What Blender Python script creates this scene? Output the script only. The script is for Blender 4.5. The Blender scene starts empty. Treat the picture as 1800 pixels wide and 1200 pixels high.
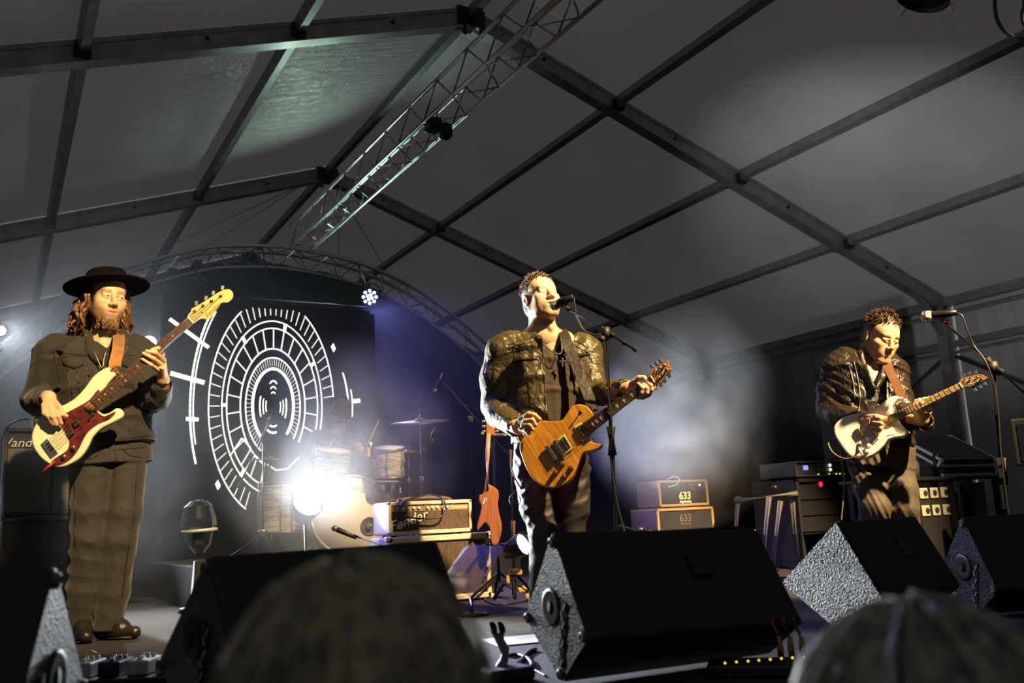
import bpy, bmesh, math, random
import numpy as np
from mathutils import Vector, Matrix, Euler

S = bpy.context.scene
COL = S.collection
random.seed(7)
RNG = np.random.default_rng(7)

# ------------------------------------------------------------------ camera
F_PX = 1573.0
PITCH, ROLL, YAW = math.radians(11.1), math.radians(-2.71), math.radians(30.14)
CAM = np.array([0.0, 0.0, 0.5])
_cy, _sy, _cp, _sp = math.cos(YAW), math.sin(YAW), math.cos(PITCH), math.sin(PITCH)
FW = np.array([_sy * _cp, _cy * _cp, _sp])
_rt = np.array([_cy, -_sy, 0.0])
_up = np.cross(_rt, FW)
RT = math.cos(ROLL) * _rt + math.sin(ROLL) * _up
UP = -math.sin(ROLL) * _rt + math.cos(ROLL) * _up
cam_data = bpy.data.cameras.new('camera')
cam_data.sensor_width = 36.0
cam_data.lens = F_PX / 1800.0 * 36.0
cam_data.clip_start = 0.05
cam_data.dof.use_dof = True
cam_data.dof.focus_distance = 5.2
cam_data.dof.aperture_fstop = 2.6
cam = bpy.data.objects.new('camera', cam_data)
COL.objects.link(cam)
_m = Matrix.Identity(4)
for _i in range(3):
    _m[_i][0], _m[_i][1], _m[_i][2], _m[_i][3] = RT[_i], UP[_i], -FW[_i], CAM[_i]
cam.matrix_world = _m
S.camera = cam

# ------------------------------------------------------------------ dim evening sky outside (it comes through the white roof), exposure
W = bpy.data.worlds.new('evening_sky')
S.world = W
W.use_nodes = True
W.node_tree.nodes['Background'].inputs[0].default_value = (1.0, 0.94, 0.94, 1)
W.node_tree.nodes['Background'].inputs[1].default_value = 0.21
S.view_settings.view_transform = 'Standard'
S.view_settings.look = 'None'
S.view_settings.exposure = 0.0
S.view_settings.gamma = 1.0
S.view_settings.use_curve_mapping = False
cy = S.cycles
cy.use_denoising = True
cy.max_bounces = 4
cy.diffuse_bounces = 2
cy.glossy_bounces = 2
cy.transmission_bounces = 4
cy.volume_bounces = 0
cy.transparent_max_bounces = 8
cy.sample_clamp_direct = 12.0
cy.sample_clamp_indirect = 4.0
cy.caustics_reflective = False
cy.caustics_refractive = False
cy.volume_step_rate = 6.0
cy.volume_max_steps = 64
cy.use_adaptive_sampling = True
cy.adaptive_threshold = 0.07


def spot(name, loc, target, watts, color, size=60, blend=0.5, radius=0.06):
    d = bpy.data.lights.new(name, 'SPOT')
    d.energy = watts
    d.color = color
    d.spot_size = math.radians(size)
    d.spot_blend = blend
    d.shadow_soft_size = radius
    o = bpy.data.objects.new(name, d)
    COL.objects.link(o)
    o.location = loc
    o.rotation_euler = (Vector(target) - Vector(loc)).to_track_quat('-Z', 'Y').to_euler()
    return o


WARM = (1.0, 0.71, 0.34)
COOL = (0.88, 0.94, 1.0)
BLUE = (0.10, 0.08, 1.0)
# warm front-of-stage spots hanging over the audience
spot('key_spot_singer_offscreen', (3.7, 1.0, 4.5), (2.5, 4.0, 1.15), 3300, WARM, 27, 0.55, 0.05)
spot('key_spot_bassist_offscreen', (1.0, 1.0, 3.75), (0.6, 5.0, 0.9), 2300, WARM, 28, 0.55, 0.05)
spot('key_spot_guitarist_offscreen', (4.9, 0.0, 4.4), (4.72, 3.55, 1.0), 7000, WARM, 26, 0.6, 0.05)
spot('key_spot_drums_offscreen', (3.3, 1.2, 4.7), (2.6, 6.2, 0.6), 2400, WARM, 22, 0.6, 0.05)
# greenish lamp on the arched truss: its light shows on the roof and the straight truss
spot('arch_uplight', (4.5, 11.75, 4.12), (0.6, 7.6, 4.9), 130, (0.66, 1.0, 0.82), 120, 0.8, 0.12)

# ------------------------------------------------------------------ picture-to-place helpers
def ray(x, y):
    return (x - 900) / F_PX * RT - (y - 600) / F_PX * UP + FW


def at_y(x, y, Y):
    d = ray(x, y)
    return CAM + d * (Y / d[1])


def at_z(x, y, Z=0.0):
    d = ray(x, y)
    return CAM + d * ((Z - CAM[2]) / d[2])


def at_d(x, y, D):
    d = ray(x, y)
    return CAM + d * (D / math.hypot(d[0], d[1]))


def on_plane(x, y, p, n):
    d = ray(x, y)
    return CAM + d * (np.dot(np.asarray(p) - CAM, n) / np.dot(d, n))


def unit(v):
    v = np.asarray(v, float)
    return v / np.linalg.norm(v)


# ------------------------------------------------------------------ materials
MATS = {}


def mat(name, color=(0.5, 0.5, 0.5), rough=0.5, metal=0.0, spec=0.5, bump=0.0, bscale=40.0, vary=0.0, vscale=8.0,
        emit=None, estr=0.0, coat=0.0, alpha=1.0, trans=0.0, sheen=0.0, stretch=None, color2=None):
    if name in MATS:
        return MATS[name]
    m = bpy.data.materials.new(name)
    m.use_nodes = True
    nt = m.node_tree
    b = nt.nodes['Principled BSDF']
    b.inputs['Base Color'].default_value = (*color, 1)
    b.inputs['Roughness'].default_value = rough
    b.inputs['Metallic'].default_value = metal
    b.inputs['Specular IOR Level'].default_value = spec
    b.inputs['Coat Weight'].default_value = coat
    b.inputs['Coat Roughness'].default_value = 0.08
    b.inputs['Alpha'].default_value = alpha
    b.inputs['Transmission Weight'].default_value = trans
    b.inputs['Sheen Weight'].default_value = sheen
    if emit:
        b.inputs['Emission Color'].default_value = (*emit, 1)
        b.inputs['Emission Strength'].default_value = estr
    if bump or vary:
        tc = nt.nodes.new('ShaderNodeTexCoord')
        src = tc.outputs['Object']
        if stretch:
            mp = nt.nodes.new('ShaderNodeMapping')
            mp.inputs['Scale'].default_value = stretch
            nt.links.new(src, mp.inputs['Vector'])
            src = mp.outputs['Vector']
    if vary:
        n = nt.nodes.new('ShaderNodeTexNoise')
        n.inputs['Scale'].default_value = vscale
        n.inputs['Detail'].default_value = 5
        nt.links.new(src, n.inputs['Vector'])
        r = nt.nodes.new('ShaderNodeValToRGB')
        c2 = color2 or tuple(min(1, c * (1 + vary)) for c in color)
        c1 = color if color2 else tuple(c * (1 - vary) for c in color)
        r.color_ramp.elements[0].color = (*c1, 1)
        r.color_ramp.elements[1].color = (*c2, 1)
        r.color_ramp.elements[0].position = 0.35
        r.color_ramp.elements[1].position = 0.65
        nt.links.new(n.outputs['Fac'], r.inputs['Fac'])
        nt.links.new(r.outputs['Color'], b.inputs['Base Color'])
    if bump:
        n2 = nt.nodes.new('ShaderNodeTexNoise')
        n2.inputs['Scale'].default_value = bscale
        n2.inputs['Detail'].default_value = 4
        nt.links.new(src, n2.inputs['Vector'])
        bp = nt.nodes.new('ShaderNodeBump')
        bp.inputs['Strength'].default_value = bump
        bp.inputs['Distance'].default_value = 0.02
        nt.links.new(n2.outputs['Fac'], bp.inputs['Height'])
        nt.links.new(bp.outputs['Normal'], b.inputs['Normal'])
    MATS[name] = m
    return m


# ------------------------------------------------------------------ objects
def tag(o, label=None, cat=None, group=None, kind=None):
    if label:
        o['label'] = label
    if cat:
        o['category'] = cat
    if group:
        o['group'] = group
    if kind:
        o['kind'] = kind
    return o


def empty(name, loc=(0, 0, 0), label=None, cat=None, group=None, kind=None, parent=None):
    o = bpy.data.objects.new(name, None)
    o.empty_display_size = 0.1
    COL.objects.link(o)
    o.location = tuple(float(c) for c in loc)
    if parent is not None:
        o.parent = parent
    return tag(o, label, cat, group, kind)


def frame(xa, ya=None, za=None):
    """3x3 numpy matrix with the given columns (unit vectors)."""
    return np.stack([np.asarray(xa, float), np.asarray(ya, float), np.asarray(za, float)], axis=1)


def basis_from(d, hint=(0, 0, 1)):
    d = unit(d)
    h = np.asarray(hint, float)
    if abs(np.dot(d, h)) > 0.95:
        h = np.array([1.0, 0, 0])
    s = unit(np.cross(d, h))
    t = np.cross(s, d)
    return d, s, t


class MB:
    """collects shapes for ONE mesh object, coordinates in world space"""

    def __init__(self):
        self.v, self.f, self.mi, self.sm = [], [], [], []

    def add(self, verts, faces, mi=0, smooth=False):
        o = len(self.v)
        self.v.extend([tuple(map(float, p)) for p in verts])
        for f in faces:
            self.f.append(tuple(i + o for i in f))
            self.mi.append(mi)
            self.sm.append(smooth)
        return self

    def box(self, c, size, R=None, mi=0):
        c = np.asarray(c, float)
        R = np.eye(3) if R is None else R
        h = np.asarray(size, float) / 2
        vs = [c + R @ (h * np.array(s)) for s in ((-1, -1, -1), (1, -1, -1), (1, 1, -1), (-1, 1, -1), (-1, -1, 1), (1, -1, 1), (1, 1, 1), (-1, 1, 1))]
        return self.add(vs, [(0, 3, 2, 1), (4, 5, 6, 7), (0, 1, 5, 4), (1, 2, 6, 5), (2, 3, 7, 6), (3, 0, 4, 7)], mi)

    def rbox(self, c, size, r=0.01, R=None, mi=0, seg=2):
        """box with rounded edges"""
        bm = bmesh.new()
        bmesh.ops.create_cube(bm, size=1.0)
        bmesh.ops.scale(bm, vec=Vector([float(s) for s in size]), verts=bm.verts)
        bmesh.ops.bevel(bm, geom=bm.edges[:], offset=r, segments=seg, affect='EDGES', profile=0.5)
        R = np.eye(3) if R is None else R
        c = np.asarray(c, float)
        bm.verts.index_update()
        vs = [c + R @ np.array(v.co) for v in bm.verts]
        fs = [tuple(v.index for v in f.verts) for f in bm.faces]
        bm.free()
        return self.add(vs, fs, mi)

    def bar(self, p0, p1, w, h=None, hint=(0, 0, 1), mi=0):
        p0, p1 = np.asarray(p0, float), np.asarray(p1, float)
        d, s, t = basis_from(p1 - p0, hint)
        return self.box((p0 + p1) / 2, (np.linalg.norm(p1 - p0), w, w if h is None else h), frame(d, s, t), mi)

    def tube(self, pts, r, seg=8, mi=0, closed=False, smooth=True, cap=True):
        pts = [np.asarray(p, float) for p in pts]
        n = len(pts)
        rr = r if hasattr(r, '__len__') else [r] * n
        vs, fs = [], []
        prev = None
        for i, p in enumerate(pts):
            if closed:
                d = pts[(i + 1) % n] - pts[i - 1]
            else:
                d = pts[min(i + 1, n - 1)] - pts[max(i - 1, 0)]
            if np.linalg.norm(d) < 1e-9:
                d = np.array([0, 0, 1.0])
            d = unit(d)
            if prev is None:
                _, s, t = basis_from(d)
            else:
                s = prev - d * np.dot(prev, d)
                s = unit(s) if np.linalg.norm(s) > 1e-6 else basis_from(d)[1]
                t = np.cross(d, s)
            prev = s
            for k in range(seg):
                a = 2 * math.pi * k / seg
                vs.append(p + rr[i] * (math.cos(a) * s + math.sin(a) * t))
        m = n if closed else n - 1
        for i in range(m):
            j = (i + 1) % n
            for k in range(seg):
                k2 = (k + 1) % seg
                fs.append((i * seg + k, i * seg + k2, j * seg + k2, j * seg + k))
        if cap and not closed:
            fs.append(tuple(range(seg - 1, -1, -1)))
            fs.append(tuple((n - 1) * seg + k for k in range(seg)))
        return self.add(vs, fs, mi, smooth)

    def lathe(self, c, axis, prof, seg=24, mi=0, smooth=True, hint=(0, 0, 1), sx=1.0):
        """prof: list of (distance along axis, radius)"""
        c = np.asarray(c, float)
        d, s, t = basis_from(axis, hint)
        vs, fs = [], []
        for (a, r) in prof:
            for k in range(seg):
                an = 2 * math.pi * k / seg
                vs.append(c + d * a + r * (math.cos(an) * s * sx + math.sin(an) * t))
        for i in range(len(prof) - 1):
            for k in range(seg):
                k2 = (k + 1) % seg
                fs.append((i * seg + k, i * seg + k2, (i + 1) * seg + k2, (i + 1) * seg + k))
        if prof[0][1] > 1e-6:
            fs.append(tuple(range(seg - 1, -1, -1)))
        if prof[-1][1] > 1e-6:
            fs.append(tuple((len(prof) - 1) * seg + k for k in range(seg)))
        return self.add(vs, fs, mi, smooth)

    def disc(self, c, n, r, seg=24, mi=0, th=0.004):
        n = unit(n)
        return self.lathe(np.asarray(c, float) - n * th / 2, n, [(0, r), (th, r)], seg, mi, smooth=False)

    def prism(self, outline, depth, O, U, V, N, bevel=0.0, bseg=3, mi=0):
        """outline in (u, v), front face at O, going back along -N"""
        bm = bmesh.new()
        vs = [bm.verts.new((p[0], p[1], 0.0)) for p in outline]
        f = bm.faces.new(vs)
        f.normal_update()
        if f.normal.z < 0:
            f.normal_flip()
        g = bmesh.ops.extrude_face_region(bm, geom=[f])
        nv = [e for e in g['geom'] if isinstance(e, bmesh.types.BMVert)]
        # the extruded copy is moved back
        bmesh.ops.translate(bm, verts=nv, vec=(0, 0, -depth))
        bmesh.ops.recalc_face_normals(bm, faces=bm.faces[:])
        if bevel > 0:
            ed = [e for e in bm.edges if abs(e.verts[0].co.z - e.verts[1].co.z) < 1e-6]
            bmesh.ops.bevel(bm, geom=ed, offset=bevel, segments=bseg, affect='EDGES', profile=0.5)
        bmesh.ops.triangulate(bm, faces=[q for q in bm.faces if len(q.verts) > 4])
        bm.verts.index_update()
        O, U, V, N = (np.asarray(a, float) for a in (O, U, V, N))
        self.add([O + U * v.co.x + V * v.co.y + N * v.co.z for v in bm.verts],
                 [tuple(v.index for v in q.verts) for q in bm.faces], mi, False)
        bm.free()
        return self

    def build(self, name, mats, parent=None, smooth_angle=None):
        mats = mats if isinstance(mats, (list, tuple)) else [mats]
        me = bpy.data.meshes.new(name)
        org = np.zeros(3)
        if parent is not None:
            org = np.array(parent.matrix_world.translation) if False else world_loc(parent)
        elif self.v:
            a = np.array(self.v)
            org = np.array([(a[:, 0].min() + a[:, 0].max()) / 2, (a[:, 1].min() + a[:, 1].max()) / 2, a[:, 2].min()])
        me.from_pydata([tuple(np.array(p) - org) for p in self.v], [], self.f)
        for m in mats:
            me.materials.append(m)
        me.polygons.foreach_set('material_index', self.mi)
        me.polygons.foreach_set('use_smooth', [bool(s) for s in self.sm])
        me.update()
        o = bpy.data.objects.new(name, me)
        COL.objects.link(o)
        if parent is not None:
            o.parent = parent
        else:
            o.location = tuple(org)
        return o


def world_loc(o):
    p = np.array(o.location)
    while o.parent is not None:
        o = o.parent
        p = p + np.array(o.location)
    return p


def mesh_obj(name, verts, faces, m, parent=None, smooth=True):
    """verts: (n,3) world array, faces: (m,4) int array"""
    org = world_loc(parent) if parent is not None else np.zeros(3)
    me = bpy.data.meshes.new(name)
    n, k = len(verts), len(faces)
    me.vertices.add(n)
    me.vertices.foreach_set('co', (np.asarray(verts) - org).astype(np.float32).ravel())
    me.loops.add(k * 4)
    me.loops.foreach_set('vertex_index', np.asarray(faces, dtype=np.int32).ravel())
    me.polygons.add(k)
    me.polygons.foreach_set('loop_start', np.arange(0, 4 * k, 4, dtype=np.int32))
    me.polygons.foreach_set('use_smooth', np.full(k, smooth))
    me.update(calc_edges=True)
    me.validate()
    for q in (m if isinstance(m, (list, tuple)) else [m]):
        me.materials.append(q)
    o = bpy.data.objects.new(name, me)
    COL.objects.link(o)
    if parent is not None:
        o.parent = parent
    return o


def spline(pts, n=8, closed=False):
    """Catmull-Rom through the points"""
    P = [np.asarray(p, float) for p in pts]
    m = len(P)
    out = []
    rng = range(m) if closed else range(m - 1)
    for i in rng:
        if closed:
            a, b, c, d = P[(i - 1) % m], P[i], P[(i + 1) % m], P[(i + 2) % m]
        else:
            a, b, c, d = P[max(i - 1, 0)], P[i], P[i + 1], P[min(i + 2, m - 1)]
        for k in range(n):
            t = k / n
            out.append(0.5 * (2 * b + (c - a) * t + (2 * a - 5 * b + 4 * c - d) * t * t + (3 * b - a - 3 * c + d) * t ** 3))
    if not closed:
        out.append(P[-1])
    return out


def text_obj(name, body, O, U, N, size, m, parent, depth=0.001, shear=0.0, align='CENTER', width=None):
    """flat lettering standing on a surface: O centre, U reading direction, N out of the surface"""
    cu = bpy.data.curves.new(name, 'FONT')
    cu.body = body
    cu.size = size
    cu.extrude = depth
    cu.shear = shear
    cu.align_x = align
    cu.align_y = 'CENTER'
    cu.resolution_u = 3
    cu.materials.append(m)
    t = bpy.data.objects.new(name + '_tmp', cu)
    COL.objects.link(t)
    dg = bpy.context.evaluated_depsgraph_get()
    me = bpy.data.meshes.new_from_object(t.evaluated_get(dg))
    bpy.data.objects.remove(t)
    bpy.data.curves.remove(cu)
    me.name = name
    U, N = unit(U), unit(N)
    V = np.cross(N, U)
    org = world_loc(parent)
    co = np.empty(len(me.vertices) * 3, np.float32)
    me.vertices.foreach_get('co', co)
    co = co.reshape(-1, 3)
    if width:
        w = co[:, 0].max() - co[:, 0].min()
        co[:, 0] *= width / w
    w3 = np.asarray(O, float) + np.outer(co[:, 0], U) + np.outer(co[:, 1], V) + np.outer(co[:, 2], N) - org
    me.vertices.foreach_set('co', w3.astype(np.float32).ravel())
    me.materials.clear()
    me.materials.append(m)
    me.update()
    o = bpy.data.objects.new(name, me)
    COL.objects.link(o)
    o.parent = parent
    return o


def cable(name, pts, r, m, label, n=8, parent=None, group=None):
    b = MB().tube(spline(pts, n), r, 6)
    o = b.build(name, m, parent)
    if label:
        tag(o, label, 'cable', group)
    return o

# ------------------------------------------------------------------ smooth solids (signed distance grids turned into one skin)
class Solid:
    def __init__(self, lo, hi, vox):
        self.lo = np.asarray(lo, float)
        self.vox = vox
        self.n = np.ceil((np.asarray(hi, float) - self.lo) / vox).astype(int) + 1
        self.ax = [self.lo[i] + vox * np.arange(self.n[i]) for i in range(3)]
        self.D = np.full(self.n, 0.09, np.float32)

    def win(self, lo, hi):
        a = np.maximum(0, np.floor((np.asarray(lo) - self.lo) / self.vox).astype(int))
        b = np.minimum(self.n, np.ceil((np.asarray(hi) - self.lo) / self.vox).astype(int) + 1)
        if np.any(b <= a):
            return None, None
        sl = tuple(slice(a[i], b[i]) for i in range(3))
        x = self.ax[0][sl[0]][:, None, None].astype(np.float32)
        y = self.ax[1][sl[1]][None, :, None].astype(np.float32)
        z = self.ax[2][sl[2]][None, None, :].astype(np.float32)
        return sl, (x, y, z)

    def mix(self, sl, d, k, mode):
        a = self.D[sl]
        if mode == 'sub':
            d = -d
            if k > 0:
                h = np.maximum(k - np.abs(a - d), 0) / k
                self.D[sl] = np.maximum(a, d) + h * h * k * 0.25
            else:
                self.D[sl] = np.maximum(a, d)
        else:
            if k > 0:
                h = np.maximum(k - np.abs(a - d), 0) / k
                self.D[sl] = np.minimum(a, d) - h * h * k * 0.25
            else:
                self.D[sl] = np.minimum(a, d)

    def cone(self, p0, p1, r0, r1=None, k=0.02, mode='add'):
        r1 = r0 if r1 is None else r1
        p0, p1 = np.asarray(p0, float), np.asarray(p1, float)
        m = max(r0, r1) + k + 0.03
        sl, g = self.win(np.minimum(p0, p1) - m, np.maximum(p0, p1) + m)
        if sl is None:
            return self
        v = p1 - p0
        L2 = max(float(v @ v), 1e-12)
        q = [g[i] - p0[i] for i in range(3)]
        t = np.clip((q[0] * v[0] + q[1] * v[1] + q[2] * v[2]) / L2, 0, 1)
        d = np.sqrt((q[0] - t * v[0]) ** 2 + (q[1] - t * v[1]) ** 2 + (q[2] - t * v[2]) ** 2) - (r0 + (r1 - r0) * t)
        self.mix(sl, d, k, mode)
        return self

    def chain(self, pts, rad, k=0.02, mode='add'):
        rad = rad if hasattr(rad, '__len__') else [rad] * len(pts)
        for i in range(len(pts) - 1):
            self.cone(pts[i], pts[i + 1], rad[i], rad[i + 1], k, mode)
        return self

    def ell(self, c, r, R=None, k=0.02, mode='add'):
        c, r = np.asarray(c, float), np.asarray(r, float)
        m = r.max() + k + 0.03
        sl, g = self.win(c - m, c + m)
        if sl is None:
            return self
        R = np.eye(3) if R is None else R
        q = [g[i] - c[i] for i in range(3)]
        l = [q[0] * R[0, j] + q[1] * R[1, j] + q[2] * R[2, j] for j in range(3)]
        k0 = np.sqrt(sum((l[j] / r[j]) ** 2 for j in range(3)))
        k1 = np.sqrt(sum((l[j] / r[j] ** 2) ** 2 for j in range(3))) + 1e-6
        self.mix(sl, k0 * (k0 - 1) / k1, k, mode)
        return self

    def slab(self, p0, p1, e0, e1, side, k=0.03, mode='add'):
        """tapered piece with an elliptic section: e = (half width along side, half depth)"""
        p0, p1 = np.asarray(p0, float), np.asarray(p1, float)
        m = max(*e0, *e1) + k + 0.03
        sl, g = self.win(np.minimum(p0, p1) - m, np.maximum(p0, p1) + m)
        if sl is None:
            return self
        v = p1 - p0
        L = np.linalg.norm(v)
        a = v / L
        s = np.asarray(side, float)
        s = unit(s - a * (s @ a))
        w = np.cross(a, s)
        q = [g[i] - p0[i] for i in range(3)]
        la = q[0] * a[0] + q[1] * a[1] + q[2] * a[2]
        ls = q[0] * s[0] + q[1] * s[1] + q[2] * s[2]
        lw = q[0] * w[0] + q[1] * w[1] + q[2] * w[2]
        t = np.clip(la / L, 0, 1)
        ex = e0[0] + (e1[0] - e0[0]) * t
        ew = e0[1] + (e1[1] - e0[1]) * t
        k0 = np.sqrt((ls / ex) ** 2 + (lw / ew) ** 2)
        d2 = (k0 - 1) * np.minimum(ex, ew) * (0.55 + 0.45 * np.minimum(k0, 1.0))
        over = np.maximum(np.abs(la - L / 2) - L / 2, 0)
        d = np.where(over > 0, np.sqrt(np.maximum(d2, 0) ** 2 + over ** 2) + np.minimum(d2, 0) * 0.0, d2)
        d = np.maximum(d, over - 0.0 * d)
        d = np.where(over > 0, np.maximum(np.sqrt(np.maximum(d2, 0) ** 2 + over ** 2), over), d2)
        self.mix(sl, d.astype(np.float32), k, mode)
        return self

    def loft(self, secs, side, k=0.04, mode='add'):
        """secs: list of (point, half width, half depth)"""
        for a, b in zip(secs[:-1], secs[1:]):
            self.slab(a[0], b[0], a[1:3], b[1:3], side, k, mode)
        return self

    def half(self, p, n, k=0.0):
        """cuts away everything on the side n points to"""
        p, n = np.asarray(p, float), unit(n)
        x, y, z = (self.ax[0][:, None, None], self.ax[1][None, :, None], self.ax[2][None, None, :])
        d = ((x - p[0]) * n[0] + (y - p[1]) * n[1] + (z - p[2]) * n[2]).astype(np.float32)
        self.D = np.maximum(self.D, d)
        return self

    def wedge(self, planes, lo=None, hi=None):
        """cuts away the common inside of the planes [(point, outward normal)]"""
        sl, (x, y, z) = self.win(self.lo if lo is None else lo, self.ax_hi() if hi is None else hi)
        d = None
        for p, n in planes:
            n = unit(n)
            e = (x - p[0]) * n[0] + (y - p[1]) * n[1] + (z - p[2]) * n[2]
            d = e if d is None else np.maximum(d, e)
        self.D[sl] = np.maximum(self.D[sl], -d.astype(np.float32))
        return self

    def ax_hi(self):
        return np.array([a[-1] for a in self.ax])

    def folds(self, amp, freq, seed=0, stretch=(1, 1, 1)):
        """cloth creases: warped sine waves added to the distance"""
        r = np.random.default_rng(seed)
        x, y, z = (self.ax[0][:, None, None].astype(np.float32), self.ax[1][None, :, None].astype(np.float32), self.ax[2][None, None, :].astype(np.float32))
        near = np.abs(self.D) < 0.03
        idx = np.nonzero(near)
        P = [self.ax[i][idx[i]].astype(np.float32) for i in range(3)]
        w = 0
        for i in range(4):
            d = r.normal(size=3) * np.asarray(stretch)
            d = d / np.linalg.norm(d)
            f = freq * (0.7 + 0.5 * i)
            e = r.normal(size=3)
            ph = r.uniform(0, 6, 2)
            warp = np.sin(P[0] * e[0] * 9 + P[1] * e[1] * 9 + P[2] * e[2] * 9 + ph[1]) * 1.6
            s = np.sin((P[0] * d[0] + P[1] * d[1] + P[2] * d[2]) * f + warp + ph[0])
            e2 = r.normal(size=3) * 5
            msk = np.clip(np.sin(P[0] * e2[0] + P[1] * e2[1] + P[2] * e2[2] + ph[0] * 2) * 0.8 + 0.35, 0, 1)
            w = w + (np.abs(s) * 2 - 1.3) * msk / (1 + 0.4 * i)
        self.D[idx] += (amp * w).astype(np.float32)
        return self

    def skin(self):
        """surface nets: returns vertices and quads"""
        D = self.D
        D[0], D[-1] = np.maximum(D[0], 0.01), np.maximum(D[-1], 0.01)
        D[:, 0], D[:, -1] = np.maximum(D[:, 0], 0.01), np.maximum(D[:, -1], 0.01)
        D[:, :, 0], D[:, :, -1] = np.maximum(D[:, :, 0], 0.01), np.maximum(D[:, :, -1], 0.01)
        neg = D < 0
        nx, ny, nz = D.shape
        cnt = np.zeros((nx - 1, ny - 1, nz - 1), np.uint8)
        for i in (0, 1):
            for j in (0, 1):
                for k in (0, 1):
                    cnt += neg[i:nx - 1 + i, j:ny - 1 + j, k:nz - 1 + k]
        act = (cnt > 0) & (cnt < 8)
        ci = np.argwhere(act)
        ids = np.full(act.shape, -1, np.int64)
        ids[act] = np.arange(len(ci))
        acc = np.zeros((len(ci), 3))
        num = np.zeros(len(ci))
        cor = {}
        for i in (0, 1):
            for j in (0, 1):
                for k in (0, 1):
                    cor[(i, j, k)] = D[ci[:, 0] + i, ci[:, 1] + j, ci[:, 2] + k]
        for a in range(3):
            o = [q for q in range(3) if q != a]
            for b in (0, 1):
                for c in (0, 1):
                    s = [0, 0, 0]
                    s[o[0]], s[o[1]] = b, c
                    e = list(s)
                    e[a] = 1
                    v0, v1 = cor[tuple(s)], cor[tuple(e)]
                    hit = (v0 < 0) != (v1 < 0)
                    t = np.where(hit, v0 / np.where(hit, v0 - v1, 1), 0)
                    pt = np.zeros((len(ci), 3))
                    pt[:, o[0]], pt[:, o[1]] = b, c
                    pt[:, a] = t
                    acc += pt * hit[:, None]
                    num += hit
        V = self.lo + (ci + acc / num[:, None]) * self.vox
        Q = []
        for a in range(3):
            b, c = (a + 1) % 3, (a + 2) % 3
            s0 = [slice(None)] * 3
            s1 = [slice(None)] * 3
            s0[a] = slice(0, -1)
            s1[a] = slice(1, None)
            ch = neg[tuple(s0)] != neg[tuple(s1)]
            e = np.argwhere(ch)
            e = e[(e[:, b] > 0) & (e[:, c] > 0) & (e[:, b] < D.shape[b] - 1) & (e[:, c] < D.shape[c] - 1)]
            fl = neg[e[:, 0], e[:, 1], e[:, 2]]
            q = []
            for (db, dc) in ((-1, -1), (0, -1), (0, 0), (-1, 0)):
                w = e.copy()
                w[:, b] += db
                w[:, c] += dc
                q.append(ids[w[:, 0], w[:, 1], w[:, 2]])
            q = np.stack(q, 1)
            q[~fl] = q[~fl][:, ::-1]
            Q.append(q)
        Q = np.concatenate(Q)
        Q = Q[(Q >= 0).all(1)]
        return V, Q

    def relax(self, V, Q, it=2, f=0.5):
        n = len(V)
        for _ in range(it):
            s = np.zeros_like(V)
            c = np.zeros(n)
            for a, b in ((0, 1), (1, 2), (2, 3), (3, 0)):
                np.add.at(s, Q[:, a], V[Q[:, b]])
                np.add.at(s, Q[:, b], V[Q[:, a]])
                np.add.at(c, Q[:, a], 1)
                np.add.at(c, Q[:, b], 1)
            V = V * (1 - f) + f * s / np.maximum(c, 1)[:, None]
        return V


def join_skins(parts):
    vs, qs, o = [], [], 0
    for V, Q in parts:
        vs.append(V)
        qs.append(Q + o)
        o += len(V)
    return np.concatenate(vs), np.concatenate(qs)


class Figure:
    """the place a person stands: turns picture positions and a depth offset into points"""

    def __init__(self, px, D):
        d = ray(px, 800)
        self.h = unit([d[0], d[1], 0])        # away from the camera
        self.s = np.array([self.h[1], -self.h[0], 0.0])   # to the right
        self.o = CAM + self.h * D
        self.o[2] = 0
        self.D = D
        self.m = D / F_PX      # metres per pixel, roughly

    def p(self, x, y, dy=0.0):
        return on_plane(x, y, self.o + self.h * dy, self.h)

    def vec(self, right, away, up):
        return unit(self.s * right + self.h * away + np.array([0, 0, 1.0]) * up)


def head_frame(fig, yaw, pitch, tilt=0.0):
    """yaw 0 faces the camera, positive turns to picture right; pitch positive looks up; tilt leans the crown to picture right"""
    fwd0 = -fig.h
    right0 = fig.s            # picture right
    fwd = math.cos(yaw) * fwd0 + math.sin(yaw) * right0
    fwd = unit(fwd)
    side = np.cross(fwd, (0, 0, 1.0))     # person's right-hand ... picture left when facing the camera
    side = -unit(side)                    # picture right when facing the camera
    up = np.array([0, 0, 1.0])
    f2 = math.cos(pitch) * fwd + math.sin(pitch) * up
    u2 = -math.sin(pitch) * fwd + math.cos(pitch) * up
    s3 = math.cos(tilt) * side - math.sin(tilt) * u2
    u3 = math.sin(tilt) * side + math.cos(tilt) * u2
    return frame(s3, f2, u3)   # columns: x side, y forward, z up


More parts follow.
